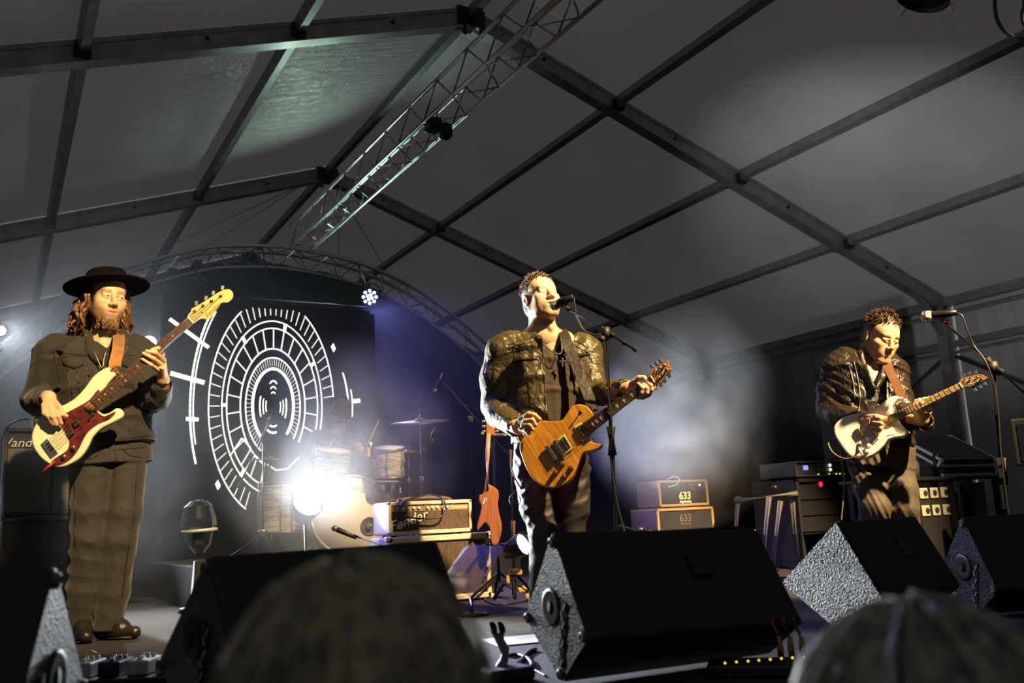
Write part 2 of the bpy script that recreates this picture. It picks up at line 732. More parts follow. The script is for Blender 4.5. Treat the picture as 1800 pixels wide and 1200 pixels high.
def sculpt_head(so, H, o, sc=1.0, beard=False, open_mouth=0.0, eyes_shut=False, jaw=1.0):
    def T(x, y, z):
        return o + H @ (np.array([x, y, z]) * sc)
    r = sc
    so.ell(T(0, -.012, .046), np.array((.076, .098, .082)) * r, H, .02)
    so.ell(T(0, .022, -.025), np.array((.063 * jaw, .072, .088)) * r, H, .03)
    so.ell(T(0, .045, .048), np.array((.060, .050, .055)) * r, H, .025)
    for s in (-1, 1):
        so.cone(T(s * .055 * jaw, -.005, -.045), T(s * .022, .068, -.098), .02 * r, .018 * r, .025 * r)
        so.ell(T(s * .044, .060, -.012), np.array((.024, .026, .020)) * r, H, .022 * r)
        so.ell(T(s * .036, .044, -.045), np.array((.028, .034, .040)) * r, H, .025 * r)
    so.cone(T(-.012, .078, -.100), T(.012, .078, -.100), .019 * r, .019 * r, .02 * r)
    so.cone(T(-.034, .080, .034), T(.034, .080, .034), .013 * r, .013 * r, .016 * r)
    # eye sockets, lids
    for s in (-1, 1):
        so.ell(T(s * .032, .104, .012), np.array((.021, .018, .012)) * r, H, .012 * r, 'sub')
        so.ell(T(s * .031, .0815, .012), np.array((.0165, .0135, .0125)) * r, H, .004 * r)
        so.cone(T(s * .018, .0915, .0168), T(s * .045, .0855, .0160), .0042 * r, .0036 * r, .005 * r)
        if eyes_shut:
            so.cone(T(s * .019, .0925, .006), T(s * .043, .0865, .006), .0035 * r, .003 * r, .004 * r)
        so.cone(T(s * .019, .090, .0015), T(s * .043, .084, .002), .0035 * r, .003 * r, .006 * r)
    # nose
    so.cone(T(0, .090, .026), T(0, .113, -.022), .0085 * r, .0115 * r, .012 * r)
    for s in (-1, 1):
        so.ell(T(s * .0125, .1015, -.028), np.array((.009, .012, .008)) * r, H, .008 * r)
        so.ell(T(s * .007, .108, -.035), np.array((.004, .006, .004)) * r, H, .003 * r, 'sub')
    # mouth
    so.ell(T(0, .082, -.062), np.array((.034, .018, .026)) * r, H, .02 * r)
    so.cone(T(-.022, .092, -.058), T(0, .1005, -.0545), .0045 * r, .0055 * r, .006 * r)
    so.cone(T(.022, .092, -.058), T(0, .1005, -.0545), .0045 * r, .0055 * r, .006 * r)
    so.cone(T(-.018, .092, -.067), T(.018, .092, -.067), .006 * r, .006 * r, .008 * r)
    so.cone(T(-.024, .0985, -.0605), T(.024, .0985, -.0605), (.0022 + open_mouth) * r, (.0022 + open_mouth) * r, .003 * r, 'sub')
    # ears
    for s in (-1, 1):
        E = H @ np.array(Euler((0.2, 0, -s * 0.35)).to_matrix())
        so.ell(T(s * .079, -.012, .004), np.array((.010, .021, .033)) * r, E, .006 * r)
        so.ell(T(s * .089, -.006, .008), np.array((.008, .012, .018)) * r, E, .005 * r, 'sub')
    return so


def face_tint(V, H, o, sc, fn, name, ob, extra=None):
    """stores beard / lip / brow amounts as a point attribute; fn takes head-local coordinates"""
    L = ((V - o) @ H) / sc
    a = fn(L)
    at = ob.data.attributes.new(name, 'FLOAT_COLOR', 'POINT')
    at.data.foreach_set('color', a.astype(np.float32).ravel())


def skin_mat(name, base, beard=(0.10, 0.06, 0.03), lip=(0.45, 0.17, 0.13)):
    m = bpy.data.materials.new(name)
    m.use_nodes = True
    nt = m.node_tree
    b = nt.nodes['Principled BSDF']
    b.inputs['Roughness'].default_value = 0.48
    b.inputs['Specular IOR Level'].default_value = 0.4
    at = nt.nodes.new('ShaderNodeAttribute')
    at.attribute_name = 'tint'
    sp = nt.nodes.new('ShaderNodeSeparateColor')
    nt.links.new(at.outputs['Color'], sp.inputs[0])
    tc = nt.nodes.new('ShaderNodeTexCoord')
    n = nt.nodes.new('ShaderNodeTexNoise')
    n.inputs['Scale'].default_value = 220
    n.inputs['Detail'].default_value = 3
    nt.links.new(tc.outputs['Object'], n.inputs['Vector'])
    mul = nt.nodes.new('ShaderNodeMath')
    mul.operation = 'MULTIPLY'
    mr = nt.nodes.new('ShaderNodeMapRange')
    mr.inputs['From Min'].default_value = 0.3
    mr.inputs['From Max'].default_value = 0.6
    mr.inputs['To Min'].default_value = 0.45
    nt.links.new(n.outputs['Fac'], mr.inputs['Value'])
    nt.links.new(sp.outputs[0], mul.inputs[0])
    nt.links.new(mr.outputs[0], mul.inputs[1])
    m1 = nt.nodes.new('ShaderNodeMix')
    m1.data_type = 'RGBA'
    m1.inputs[6].default_value = (*base, 1)
    m1.inputs[7].default_value = (*lip, 1)
    nt.links.new(sp.outputs[1], m1.inputs[0])
    m2 = nt.nodes.new('ShaderNodeMix')
    m2.data_type = 'RGBA'
    m2.inputs[7].default_value = (*beard, 1)
    nt.links.new(m1.outputs[2], m2.inputs[6])
    nt.links.new(mul.outputs[0], m2.inputs[0])
    nt.links.new(m2.outputs[2], b.inputs['Base Color'])
    bp = nt.nodes.new('ShaderNodeBump')
    bp.inputs['Strength'].default_value = 0.12
    bp.inputs['Distance'].default_value = 0.003
    nt.links.new(n.outputs['Fac'], bp.inputs['Height'])
    nt.links.new(bp.outputs['Normal'], b.inputs['Normal'])
    return m


def gz(a, c, w):
    return np.exp(-((a - c) / w) ** 2)


def tint_fn(beard=1.0, mous=1.0, stubble=0.0, brow=0.8):
    def fn(L):
        x, y, z = L[:, 0], L[:, 1], L[:, 2]
        ax = np.abs(x)
        face = (y > 0.0) & (np.abs(x) < .1)
        jawl = np.clip((-.035 - z + 0.25 * np.clip(ax - .03, 0, 1)) / .02, 0, 1) * (y > -.02) * (z > -.14)
        mouth = gz(x, 0, .028) * gz(z, -.062, .013) * (y > .07)
        mu = gz(z, -.044, .007) * gz(x, 0, .026) * (y > .07)
        side = np.clip((ax - .048) / .012, 0, 1) * gz(z, -.03, .04) * (y > -.01) * (y < .05)
        bd = np.clip(beard * jawl + beard * side, 0, 1) * (1 - mouth)
        bd = np.maximum(bd, mous * mu)
        bd = np.maximum(bd, stubble * np.clip(jawl + mu, 0, 1) * (1 - mouth))
        bw = gz(z - 0.12 * np.clip(ax - .03, -1, .01), .035, .0045) * ((ax > .013) & (ax < .052)) * (y > .05)
        bd = np.maximum(bd, brow * bw)
        lip = gz(x, 0, .022) * gz(z, -.061, .009) * (y > .085)
        eye = ((ax - .031) / .014) ** 2 + ((z - .010) / .006) ** 2
        return np.stack([bd, lip, np.zeros_like(x), np.ones_like(x)], 1)
    return fn


def eyeballs(par, H, o, sc, look=(0, 0)):
    mw = mat('eye_white', (0.75, 0.72, 0.68), 0.25)
    mi = mat('eye_iris', (0.05, 0.035, 0.02), 0.2)
    for s in (-1, 1):
        c = o + H @ (np.array([s * .031, .0834, .0088]) * sc)
        e = MB()
        f = H @ unit([look[0], 1, look[1]])
        e.lathe(c, f, [(-.0125 * sc, 0.0005), (-.008 * sc, .009 * sc), (0, .0122 * sc), (.008 * sc, .0092 * sc), (.0118 * sc, .004 * sc)], 12, 0)
        e.lathe(c + f * .0112 * sc, f, [(0, .0052 * sc), (.0014 * sc, .0045 * sc), (.0016 * sc, .0005)], 10, 1)
        e.build('eye', [mw, mi], par)

# ------------------------------------------------------------------ the tent
X0, ZR, SL, HW = 4.30, 5.99, 0.3443, 7.80
OFF = (1.95, 3.85, 5.76)
FRAMES = (-2.0, 3.04, 8.04, 13.04, 18.04)


def pvc(name, col, rough=0.42, bump=0.35, through=0.0):
    m = bpy.data.materials.new(name)
    m.use_nodes = True
    nt = m.node_tree
    b = nt.nodes['Principled BSDF']
    b.inputs['Roughness'].default_value = rough
    b.inputs['Specular IOR Level'].default_value = 0.45
    tc = nt.nodes.new('ShaderNodeTexCoord')
    # folds running across the slope, fine creases over them
    mp = nt.nodes.new('ShaderNodeMapping')
    mp.inputs['Scale'].default_value = (0.5, 4.0, 2.0)
    mp.inputs['Rotation'].default_value = (0, 0, 0.12)
    n1 = nt.nodes.new('ShaderNodeTexNoise')
    n1.inputs['Scale'].default_value = 2.4
    n1.inputs['Detail'].default_value = 6
    n1.inputs['Distortion'].default_value = 0.6
    n2 = nt.nodes.new('ShaderNodeTexNoise')
    n2.inputs['Scale'].default_value = 9
    n2.inputs['Detail'].default_value = 8
    n2.inputs['Distortion'].default_value = 1.2
    add = nt.nodes.new('ShaderNodeMath')
    add.operation = 'MULTIPLY_ADD'
    add.inputs[1].default_value = 0.3
    bp = nt.nodes.new('ShaderNodeBump')
    bp.inputs['Strength'].default_value = bump
    bp.inputs['Distance'].default_value = 0.05
    nt.links.new(tc.outputs['Object'], mp.inputs['Vector'])
    nt.links.new(mp.outputs['Vector'], n1.inputs['Vector'])
    nt.links.new(tc.outputs['Object'], n2.inputs['Vector'])
    nt.links.new(n2.outputs['Fac'], add.inputs[0])
    nt.links.new(n1.outputs['Fac'], add.inputs[2])
    nt.links.new(add.outputs[0], bp.inputs['Height'])
    nt.links.new(bp.outputs['Normal'], b.inputs['Normal'])
    n3 = nt.nodes.new('ShaderNodeTexNoise')
    n3.inputs['Scale'].default_value = 0.9
    n3.inputs['Detail'].default_value = 3
    rp = nt.nodes.new('ShaderNodeValToRGB')
    rp.color_ramp.elements[0].color = (*[c * 0.88 for c in col], 1)
    rp.color_ramp.elements[1].color = (*[c * 1.08 for c in col], 1)
    nt.links.new(tc.outputs['Object'], n3.inputs['Vector'])
    nt.links.new(n3.outputs['Fac'], rp.inputs['Fac'])
    nt.links.new(rp.outputs['Color'], b.inputs['Base Color'])
    if through:
        # thin white fabric lets some of the sky through
        tl = nt.nodes.new('ShaderNodeBsdfTranslucent')
        nt.links.new(rp.outputs['Color'], tl.inputs['Color'])
        mx = nt.nodes.new('ShaderNodeMixShader')
        mx.inputs[0].default_value = through
        nt.links.new(b.outputs[0], mx.inputs[1])
        nt.links.new(tl.outputs[0], mx.inputs[2])
        nt.links.new(mx.outputs[0], nt.nodes['Material Output'].inputs['Surface'])
    return m


M_PVC = pvc('roof_pvc', (0.56, 0.55, 0.55), 0.42, 0.3, 0.3)
M_PVC_SLACK = pvc('slack_roof_pvc', (0.56, 0.55, 0.55), 0.33, 1.0, 0.3)
M_WALLPVC = pvc('wall_pvc', (0.50, 0.48, 0.46), 0.5, 0.5)
M_ALU = mat('beam_aluminium', (0.36, 0.35, 0.34), 0.42, 0.6, vary=0.18, vscale=5)
M_PURLIN = mat('purlin_aluminium', (0.30, 0.30, 0.30), 0.45, 0.6, vary=0.15)
M_BOLT = mat('dark_bolt', (0.05, 0.05, 0.05), 0.5, 0.6)
M_TRUSS = mat('truss_aluminium', (0.55, 0.56, 0.57), 0.32, 0.85, vary=0.12, vscale=12)
M_DRAPE = mat('black_drape', (0.012, 0.012, 0.014), 0.85, bump=0.4, bscale=4, stretch=(6, 6, 0.3))
M_BLACK = mat('matt_black', (0.012, 0.012, 0.012), 0.55)
M_BLACKM = mat('black_metal', (0.015, 0.015, 0.016), 0.32, 0.3)
M_CHROME = mat('chrome', (0.75, 0.75, 0.76), 0.16, 1.0)
M_CABLE = mat('black_rubber', (0.015, 0.015, 0.016), 0.45)

ceiling = empty('ceiling', (X0, 8, 5.0), kind='structure')
tag(ceiling, 'white PVC tent roof carried by aluminium rafters')


def roof_z(u):
    return ZR - SL * abs(u)


def roof_panel(y0, y1, s):
    nu, nv = 60, 40
    vs, fs = [], []
    ph = RNG.uniform(0, 6, 8)
    for i in range(nu + 1):
        for j in range(nv + 1):
            a, b = i / nu, j / nv
            u = a * (HW + 0.05)
            y = y0 + (y1 - y0) * b
            edge = min(1, 8 * b, 8 * (1 - b))
            sag = -0.03 * math.sin(math.pi * b) * (0.3 + 0.7 * abs(math.sin(math.pi * u / 1.93)))
            wr = 0.006 * math.sin(11 * u + 2.2 * math.sin(1.7 * y + ph[0]) + ph[1]) * (0.4 + 0.6 * math.sin(2.1 * y + ph[2] + u))
            wr += 0.004 * math.sin(23 * u + 3 * math.sin(2.3 * y + ph[3]) + ph[4]) * max(0, math.sin(1.3 * y + ph[5]))
            vs.append((X0 + s * u, y, roof_z(u) + 0.13 + (sag + wr) * edge))
    for i in range(nu):
        for j in range(nv):
            k = i * (nv + 1) + j
            fs.append((k, k + 1, k + nv + 2, k + nv + 1))
    return MB().add(vs, fs, 0, True).build('roof_panel', M_PVC if s > 0 else M_PVC_SLACK, ceiling)


for yi in range(len(FRAMES) - 1):
    for s in (-1, 1):
        roof_panel(FRAMES[yi] + 0.02, FRAMES[yi + 1] - 0.02, s)
# the tent goes on over the audience
for y0_, y1_ in ((-12.0, -7.0), (-7.0, -2.0)):
    for s in (-1, 1):
        roof_panel(y0_, y1_, s)
_n = unit((SL, 0, 1.0))
for y in FRAMES[1:]:
    for s in (-1, 1):
        a = np.array([X0, y, ZR])
        b = np.array([X0 + s * HW, y, roof_z(HW)])
        m = MB().bar(a, b, 0.13, 0.20, hint=(s * SL, 0, 1))
        d = unit(b - a)
        nn = np.array([-d[2], 0, d[0]]) * s
        # lips along the lower edge of the profile
        m.bar(a - nn * 0.105, b - nn * 0.105, 0.155, 0.014, hint=nn)
        m.bar(a + nn * 0.06, b + nn * 0.06, 0.15, 0.02, hint=nn)
        r = m.build('rafter', M_ALU, ceiling)
        for q in (0.12, 0.36, 0.6, 0.84):
            p = a + (b - a) * q
            MB().lathe(p + np.array([0, -0.066, 0]), (0, -1, 0), [(0, 0.022), (0.014, 0.022)], 8).build('bolt', M_BOLT, r)
    k = MB().box((X0, y, ZR - 0.03), (0.34, 0.16, 0.22))
    for s in (-1, 1):
        k.bar((X0, y, ZR - 0.1), (X0 + s * 0.3, y, ZR - 0.19), 0.05, 0.05)
        k.lathe((X0 + s * 0.1, y - 0.1, ZR - 0.17), (0, 0, -1), [(0, 0.02), (0.09, 0.03), (0.11, 0.01)], 8)
    k.build('ridge_bracket', M_BOLT, ceiling)
for yi in range(1, len(FRAMES) - 1):
    y0, y1 = FRAMES[yi] + 0.07, FRAMES[yi + 1] - 0.07
    for u in (0,) + OFF + tuple(-o for o in OFF):
        z = roof_z(u) + 0.02
        tl = (0, 0, 1) if u == 0 else (math.copysign(SL, u), 0, 1)
        m = MB().bar((X0 + u, y0, z), (X0 + u, y1, z), 0.085, 0.12, hint=tl)
        pu = m.build('purlin', M_PURLIN, ceiling)
        for yy in (y0, y1):
            MB().box((X0 + u, yy + (0.02 if yy == y0 else -0.02), z - 0.04), (0.14, 0.07, 0.12)).build('purlin_bracket', M_BOLT, pu)
# crossed bracing wires behind the second frame
for s in (-1, 1):
    for (ua, ya, ub, yb) in ((0.2, 13.2, 3.8, 17.9), (0.25, 13.25, 1.9, 17.9)):
        MB().tube([(X0 + s * ua, ya, roof_z(ua) - 0.02), (X0 + s * ub, yb, roof_z(ub) - 0.02)], 0.006, 5).build('bracing_wire', M_BOLT, ceiling)

# right-hand side wall
XW = X0 + HW
ZE = roof_z(HW)
wall_right = empty('wall_right', (XW, 10, -1.1), kind='structure')
tag(wall_right, 'pale PVC tent side wall hung between aluminium posts')
for yi in range(1, len(FRAMES) - 1):
    y0, y1 = FRAMES[yi] + 0.1, FRAMES[yi + 1] - 0.1
    nu, nv = 70, 24
    vs, fs = [], []
    for i in range(nu + 1):
        for j in range(nv + 1):
            y = y0 + (y1 - y0) * i / nu
            z = -1.1 + (ZE + 1.1) * j / nv
            w = 0.025 * math.sin(9 * y + 0.6 * math.sin(z)) * (0.5 + 0.5 * math.sin(2.3 * y + 1)) + 0.012 * math.sin(21 * y + z)
            vs.append((XW + 0.09 + w, y, z))
    for i in range(nu):
        for j in range(nv):
            k = i * (nv + 1) + j
            fs.append((k, k + nv + 1, k + nv + 2, k + 1))
    MB().add(vs, fs, 0, True).build('wall_panel', M_WALLPVC, wall_right)
    for z, w in ((ZE + 0.02, 0.13), (ZE - 0.16, 0.05), (ZE - 0.62, 0.09), (ZE - 0.74, 0.04)):
        MB().bar((XW, y0 - 0.1, z), (XW, y1 + 0.1, z), w, w).build('rail', M_PURLIN, wall_right)
    MB().tube([(XW, y0, ZE - 0.8), (XW, y1, ZE - 3.6)], 0.03, 6).build('brace', M_PURLIN, wall_right)
    MB().tube([(XW, y1, ZE - 0.8), (XW, y0, ZE - 3.6)], 0.03, 6).build('brace', M_PURLIN, wall_right)
MB().box((XW + .09, -4.5, (ZE - 1.1) / 2), (.03, 15.2, ZE + 1.3)).build('wall_panel', M_WALLPVC, wall_right)
for y in FRAMES[1:]:
    MB().box((XW, y, (ZE - 1.1) / 2), (0.20, 0.13, ZE + 1.1)).box((XW - 0.11, y, (ZE - 1.1) / 2), (0.02, 0.16, ZE + 1.1)).build('post', M_ALU, wall_right)
    MB().bar((XW, y, ZE - 0.55), (XW - 0.6, y, roof_z(HW - 0.6) - 0.05), 0.09, 0.09).build('knee_brace', M_ALU, wall_right)

# left wall and far gable keep the night out
wall_left = MB().box((X0 - HW - 0.05, 3, (ZE - 1.1) / 2), (0.04, 30.4, ZE + 1.3)).build('wall_left', M_WALLPVC)
tag(wall_left, 'pale PVC tent side wall behind the bass player', kind='structure')
g = MB().prism([(X0 - HW, -1.1), (X0 + HW, -1.1), (X0 + HW, ZE + .1), (X0, ZR + .1), (X0 - HW, ZE + .1)], 0.05, (0, 18.1, 0), (1, 0, 0), (0, 0, 1), (0, -1, 0))
wall_back = g.build('wall_back', M_WALLPVC)
tag(wall_back, 'far gable wall of the tent', kind='structure')

g = MB().prism([(X0 - HW, -1.1), (X0 + HW, -1.1), (X0 + HW, ZE + .1), (X0, ZR + .1), (X0 - HW, ZE + .1)], 0.05, (0, -12.0, 0), (1, 0, 0), (0, 0, 1), (0, -1, 0))
tag(g.build('wall_front', M_WALLPVC), 'gable wall at the audience end of the tent', kind='structure')

# ------------------------------------------------------------------ stage and ground
M_GROUND = mat('trodden_ground', (0.05, 0.05, 0.045), 0.9, bump=0.5, bscale=12, vary=0.3)
M_DECK = mat('stage_carpet', (0.024, 0.022, 0.020), 0.85, bump=0.5, bscale=180, vary=0.35, vscale=1.6)
ground = MB().box((4, 3, -1.16), (26, 32, 0.12)).build('ground', M_GROUND)
tag(ground, 'dark ground under the tent', kind='structure')
floor = MB().box((3.3, 7.3, -0.06), (13.0, 11.4, 0.12)).build('floor', M_DECK)
tag(floor, 'dark grey carpeted stage floor', kind='structure')
M_SKIRT = mat('stage_skirt', (0.01, 0.01, 0.011), 0.9)
sk = MB().box((3.3, 1.62, -0.61), (13.0, 0.03, 0.98)).build('trim_1', M_SKIRT)
tag(sk, 'black skirt under the front edge of the stage', kind='structure')
# black cloth behind and beside the stage
def drape(name, p0, p1, z0, z1, label, folds=9.0):
    p0, p1 = np.array(p0, float), np.array(p1, float)
    L = np.linalg.norm(p1 - p0)
    d = (p1 - p0) / L
    nrm = np.array([-d[1], d[0]])
    nu = int(L * 14)
    vs, fs = [], []
    for i in range(nu + 1):
        s = L * i / nu
        for j in range(2):
            w = 0.05 * math.sin(folds * s) + 0.02 * math.sin(2.3 * folds * s + 1)
            q = p0 + d * s + nrm * w * (1.0 if j == 0 else 0.7)
            zz = (z0, z1(s / L) if callable(z1) else z1)[j]
            vs.append((q[0], q[1], zz))
    for i in range(nu):
        fs.append((2 * i, 2 * i + 2, 2 * i + 3, 2 * i + 1))
    o = MB().add(vs, fs, 0, True).build(name, M_DRAPE)
    md = o.modifiers.new('cloth', 'SOLIDIFY')
    md.thickness = 0.01
    return tag(o, label, kind='structure')


def arch_z(x):
    pts = ARCH
    for a, b in zip(pts[:-1], pts[1:]):
        if a[0] <= x <= b[0]:
            return a[2] + (b[2] - a[2]) * (x - a[0]) / (b[0] - a[0])
    return pts[0][2] if x < pts[0][0] else pts[-1][2]


YT = 11.9
ARCH = spline([at_y(px, py, YT) for px, py in ((-260, 860), (-110, 700), (37, 580), (130, 510), (212, 474), (350, 438), (430, 432), (511, 436), (608, 456), (678, 481), (755, 524), (850, 600), (930, 690), (985, 790))], 6)
drape('wall_backdrop', (ARCH[0][0], YT + 0.45), (ARCH[-1][0], YT + 0.45), 0.0,
      lambda t: arch_z(ARCH[0][0] + (ARCH[-1][0] - ARCH[0][0]) * t) - 0.12, 'black cloth closing the stage under the arched truss')
drape('wall_wing', (8.0, 6.97), (8.0, 12.4), 0.0, 2.17, 'black cloth wing beside the guitar player')

# ------------------------------------------------------------------ rigging: trusses
def lattice(root, chords, pairs, n, r, rb, name='brace'):
    for i, c in enumerate(chords):
        MB().tube(c, r, 10).build('chord', M_TRUSS, root)
    for a, b in pairs:
        A, B = chords[a], chords[b]

        def pos(c, t):
            k = t * (len(c) - 1)
            i = min(int(k), len(c) - 2)
            return np.asarray(c[i]) + (np.asarray(c[i + 1]) - np.asarray(c[i])) * (k - i)
        for j in range(n):
            p, q = pos(A if j % 2 == 0 else B, j / n), pos(B if j % 2 == 0 else A, (j + 1) / n)
            MB().tube([p, q], rb, 5).build(name, M_TRUSS, root)


tr = empty('roof_truss', (3.5, 8, 4.1), 'straight aluminium lattice truss running under the tent ridge', 'truss')
XT, ZT = 3.52, 4.16
lattice(tr, [[(XT - .15, 2.2, ZT), (XT - .15, 11.75, ZT + .16)], [(XT + .15, 2.2, ZT), (XT + .15, 11.75, ZT + .16)],
             [(XT - .15, 2.2, ZT + .29), (XT - .15, 11.75, ZT + .45)], [(XT + .15, 2.2, ZT + .29), (XT + .15, 11.75, ZT + .45)]],
        [(0, 1), (0, 2), (1, 3)], 30, .025, .009)
_tc = on_plane(772, 222, (XT, 0, 0), (1.0, 0, 0))
MB().rbox((XT - .06, _tc[1], _tc[2]), (.14, .16, .12), .02).rbox((XT + .06, _tc[1] - .02, _tc[2] - .05), (.10, .12, .14), .02).build('truss_clamp', M_BLACKM, tr)
for s in (-1, 1):
    MB().tube([(XT + s * .15, 2.4, ZT + .3), (X0, 3.04, ZR - .1)], .012, 5).build('hanger', M_BLACKM, tr)

ar = empty('arch_truss', (at_y(470, 440, YT)), 'curved aluminium truss arching over the back of the stage', 'truss')
arc_lo = []
for i, q in enumerate(ARCH):
    nx = ARCH[min(i + 1, len(ARCH) - 1)] - ARCH[max(i - 1, 0)]
    nn = unit(np.array([nx[2], 0, -nx[0]]))
    arc_lo.append(q + nn * .26 * (1 if nn[2] < 0 else -1) + np.array([0, .15, 0]))
ar2 = [q + np.array([0, .30, 0]) for q in ARCH]
lattice(ar, [ARCH, ar2, arc_lo], [(0, 2), (1, 2), (0, 1)], 44, .026, .008)
hang = empty('lighting_bar', at_y(470, 500, 11.2), 'thin black lighting bar hanging below the arched truss', 'bar')
bx = [at_y(225, 508, 11.3), at_y(700, 545, 11.3)]
bx[1][2] = bx[0][2] = (bx[0][2] + bx[1][2]) / 2
MB().tube(bx, .024, 8).build('tube', M_BLACKM, hang)
for t in (.1, .5, .9):
    a = bx[0] + (bx[1] - bx[0]) * t
    MB().tube([a, np.array([a[0], 11.9, arch_z(a[0]) - .02])], .010, 6).build('drop_arm', M_BLACKM, hang)


# ------------------------------------------------------------------ lamps
M_LENSB = mat('blue_led', (0.2, 0.2, 1), .3, emit=(.55, .55, 1.0), estr=14)
M_LENSW = mat('white_led', (1, 1, 1), .3, emit=(.95, .97, 1.0), estr=12)
M_LENSD = mat('dark_lens', (.02, .03, .05), .1, spec=.8)


def par_can(loc, aim, r, L, label, lens=None, leds=None, group=None, name='par_can', yoke=True, clips=False, hang=None):
    loc = np.asarray(loc, float)
    d, s, t = basis_from(np.asarray(aim, float) - loc)
    root = empty(name, loc, label, 'stage light', group)
    MB().lathe(loc, d, [(-L, r * .35), (-L * .92, r * .62), (-L * .55, r * .85), (-.02, r), (0, r * 1.04), (.0, r * .93), (-.03, r * .9)], 28).build('housing', M_BLACKM, root)
    if leds:
        face = MB().disc(loc - d * .02, d, r * .92, 24).build('face_plate', M_BLACK, root)
        for k in range(4):
            a = math.pi / 2 * k + .4
            MB().lathe(loc - d * .018 + (s * math.cos(a) + t * math.sin(a)) * r * .26, d, [(0, r * .15), (.012, r * .13), (.016, .001)], 12).build('led', leds, root)
        for k in range(8):
            a = math.pi / 4 * k
            MB().lathe(loc - d * .018 + (s * math.cos(a) + t * math.sin(a)) * r * .68, d, [(0, r * .15), (.012, r * .13), (.016, .001)], 12).build('led', leds, root)
    else:
        MB().lathe(loc - d * .02, d, [(0, r * .9), (.008, r * .6), (.011, .001)], 24).build('lens', lens or M_LENSD, root)
    if yoke:
        y = MB()
        pts = [loc - d * L * .5 + s * r * 1.08, loc - d * L * .5 + s * r * 1.1 + np.array([0, 0, r * 1.0]), loc - d * L * .5 + np.array([0, 0, r * 1.55]), loc - d * L * .5 - s * r * 1.1 + np.array([0, 0, r * 1.0]), loc - d * L * .5 - s * r * 1.08]
        y.tube(spline(pts, 4), .010, 6)
        y.build('yoke', M_BLACKM, root)
        MB().tube([loc - d * L * .5 + np.array([0, 0, r * 1.5]), loc - d * L * .5 + np.array([0, 0, r * 1.5 + .14 if hang is None else hang - (loc - d * L * .5)[2]])], .014, 8).rbox(loc - d * L * .5 + np.array([0, 0, r * 1.5 + .14 if hang is None else hang - (loc - d * L * .5)[2]]), (.10, .22, .06), .01).build('hook_clamp', M_BLACKM, root)
    if clips:
        for k in range(3):
            a = 2 * math.pi * k / 3 + .5
            u = s * math.cos(a) + t * math.sin(a)
            MB().tube([loc + u * r, loc + u * r * 1.25 + d * .015, loc + u * r * 1.2 + d * .04], .004, 5).build('filter_clip', M_CHROME, root)
    return root


BARZ = bx[0][2]
LB = at_y(650, 522, 11.25)
par_can(LB, at_d(760, 700, 4.0), .125, .18, 'round lamp with twelve glowing blue LEDs under the arched truss', leds=M_LENSB, name='led_lamp', hang=BARZ)
LS = at_y(262, 603, 11.25)
par_can(LS, CAM + np.array([.3, 0, .1]), .095, .18, 'small round lamp glowing white behind the bass neck', lens=M_LENSW, name='led_lamp', hang=BARZ)
LS2 = at_y(2, 581, 11.9)
par_can(LS2, (1.5, 2, 1), .06, .16, 'small white lamp glowing at the far end of the arched truss', lens=M_LENSW, name='led_lamp', hang=arch_z(LS2[0]))
LF = at_d(922, 955, 5.75)
LFp = par_can(LF, LF + np.array([.35, -.8, .30]), .075, .17, 'white floor lamp on the stand behind the singer\'s knee', lens=M_LENSW, name='led_lamp', yoke=False)
LD = at_d(541, 884, 6.15)
par_can(LD, LD + np.array([.1, -1.6, 1.1]), .10, .16, 'dazzling white back light among the drums', lens=mat('white_lamp', (1, 1, 1), .3, emit=(.95, .97, 1.0), estr=10), name='led_lamp', yoke=False)
MB().tube([(LD[0], LD[1] + .05, .0), (LD[0], LD[1] + .05, LD[2] - .05)], .02, 8).lathe((LD[0], LD[1] + .05, .0), (0, 0, 1), [(0, .16), (.02, .15), (.03, .03)], 20).build('lamp_stand', M_BLACKM)
tag(bpy.data.objects['lamp_stand'], 'short black stand under the dazzling back light', 'stand')
_pc = at_d(1622, -2, 5.0)
fb = empty('lighting_bar', (4.0, _pc[1] + .1, _pc[2] + .5), 'black lighting bar slung over the audience above the par can', 'bar')
MB().tube([(0.6, _pc[1] + .02, _pc[2] + .50), (9.0, _pc[1] + .02, _pc[2] + .50)], .025, 8).build('tube', M_BLACKM, fb)
for _x in (1.2, 4.3, 8.4):
    MB().tube([(_x, _pc[1] + .02, _pc[2] + .50), (_x, 3.04, roof_z(_x - X0) - .05)], .008, 6).build('hanger', M_BLACKM, fb)
par_can(_pc, _pc + np.array([-.30, .30, -1.0]),   .135, .32, 'black par can lamp with wire filter clips hanging over the audience', clips=True, hang=_pc[2] + .50)
for i, (x, y) in enumerate(((300, 520), (345, 505), (445, 545), (470, 545), (565, 560))):
    q = at_y(x, y, 11.25)
    par_can(q, q + np.array([-.2, -1, -1.0]), .075, .2, 'unlit black spotlight hanging from the thin lighting bar', group='unlit spotlights under the arch', name='spotlight')
cable('hanging_cable', [at_d(1752, -30, 5.0) + np.array([0, 0, .42]), at_d(1748, -30, 5.0), at_d(1749, 15, 5.0), at_d(1756, 42, 5.0), at_d(1775, 62, 5.0), at_d(1800, 68, 5.0), at_d(1835, 50, 5.0), at_d(1860, 0, 5.0), at_d(1862, -30, 5.0) + np.array([0, 0, .42])], .011, M_CABLE, 'thick black cable looping down from above the audience')
cable('hanging_cable', [at_d(1804, -30, 4.95) + np.array([0, 0, .42]), at_d(1800, -10, 4.9), at_d(1797, 25, 4.9), at_d(1802, 45, 4.9), at_d(1825, 60, 4.9), at_d(1850, 20, 4.95), at_d(1852, -30, 4.95) + np.array([0, 0, .42])], .011, M_CABLE, 'second loop of black cable beside the thick hanging cable')

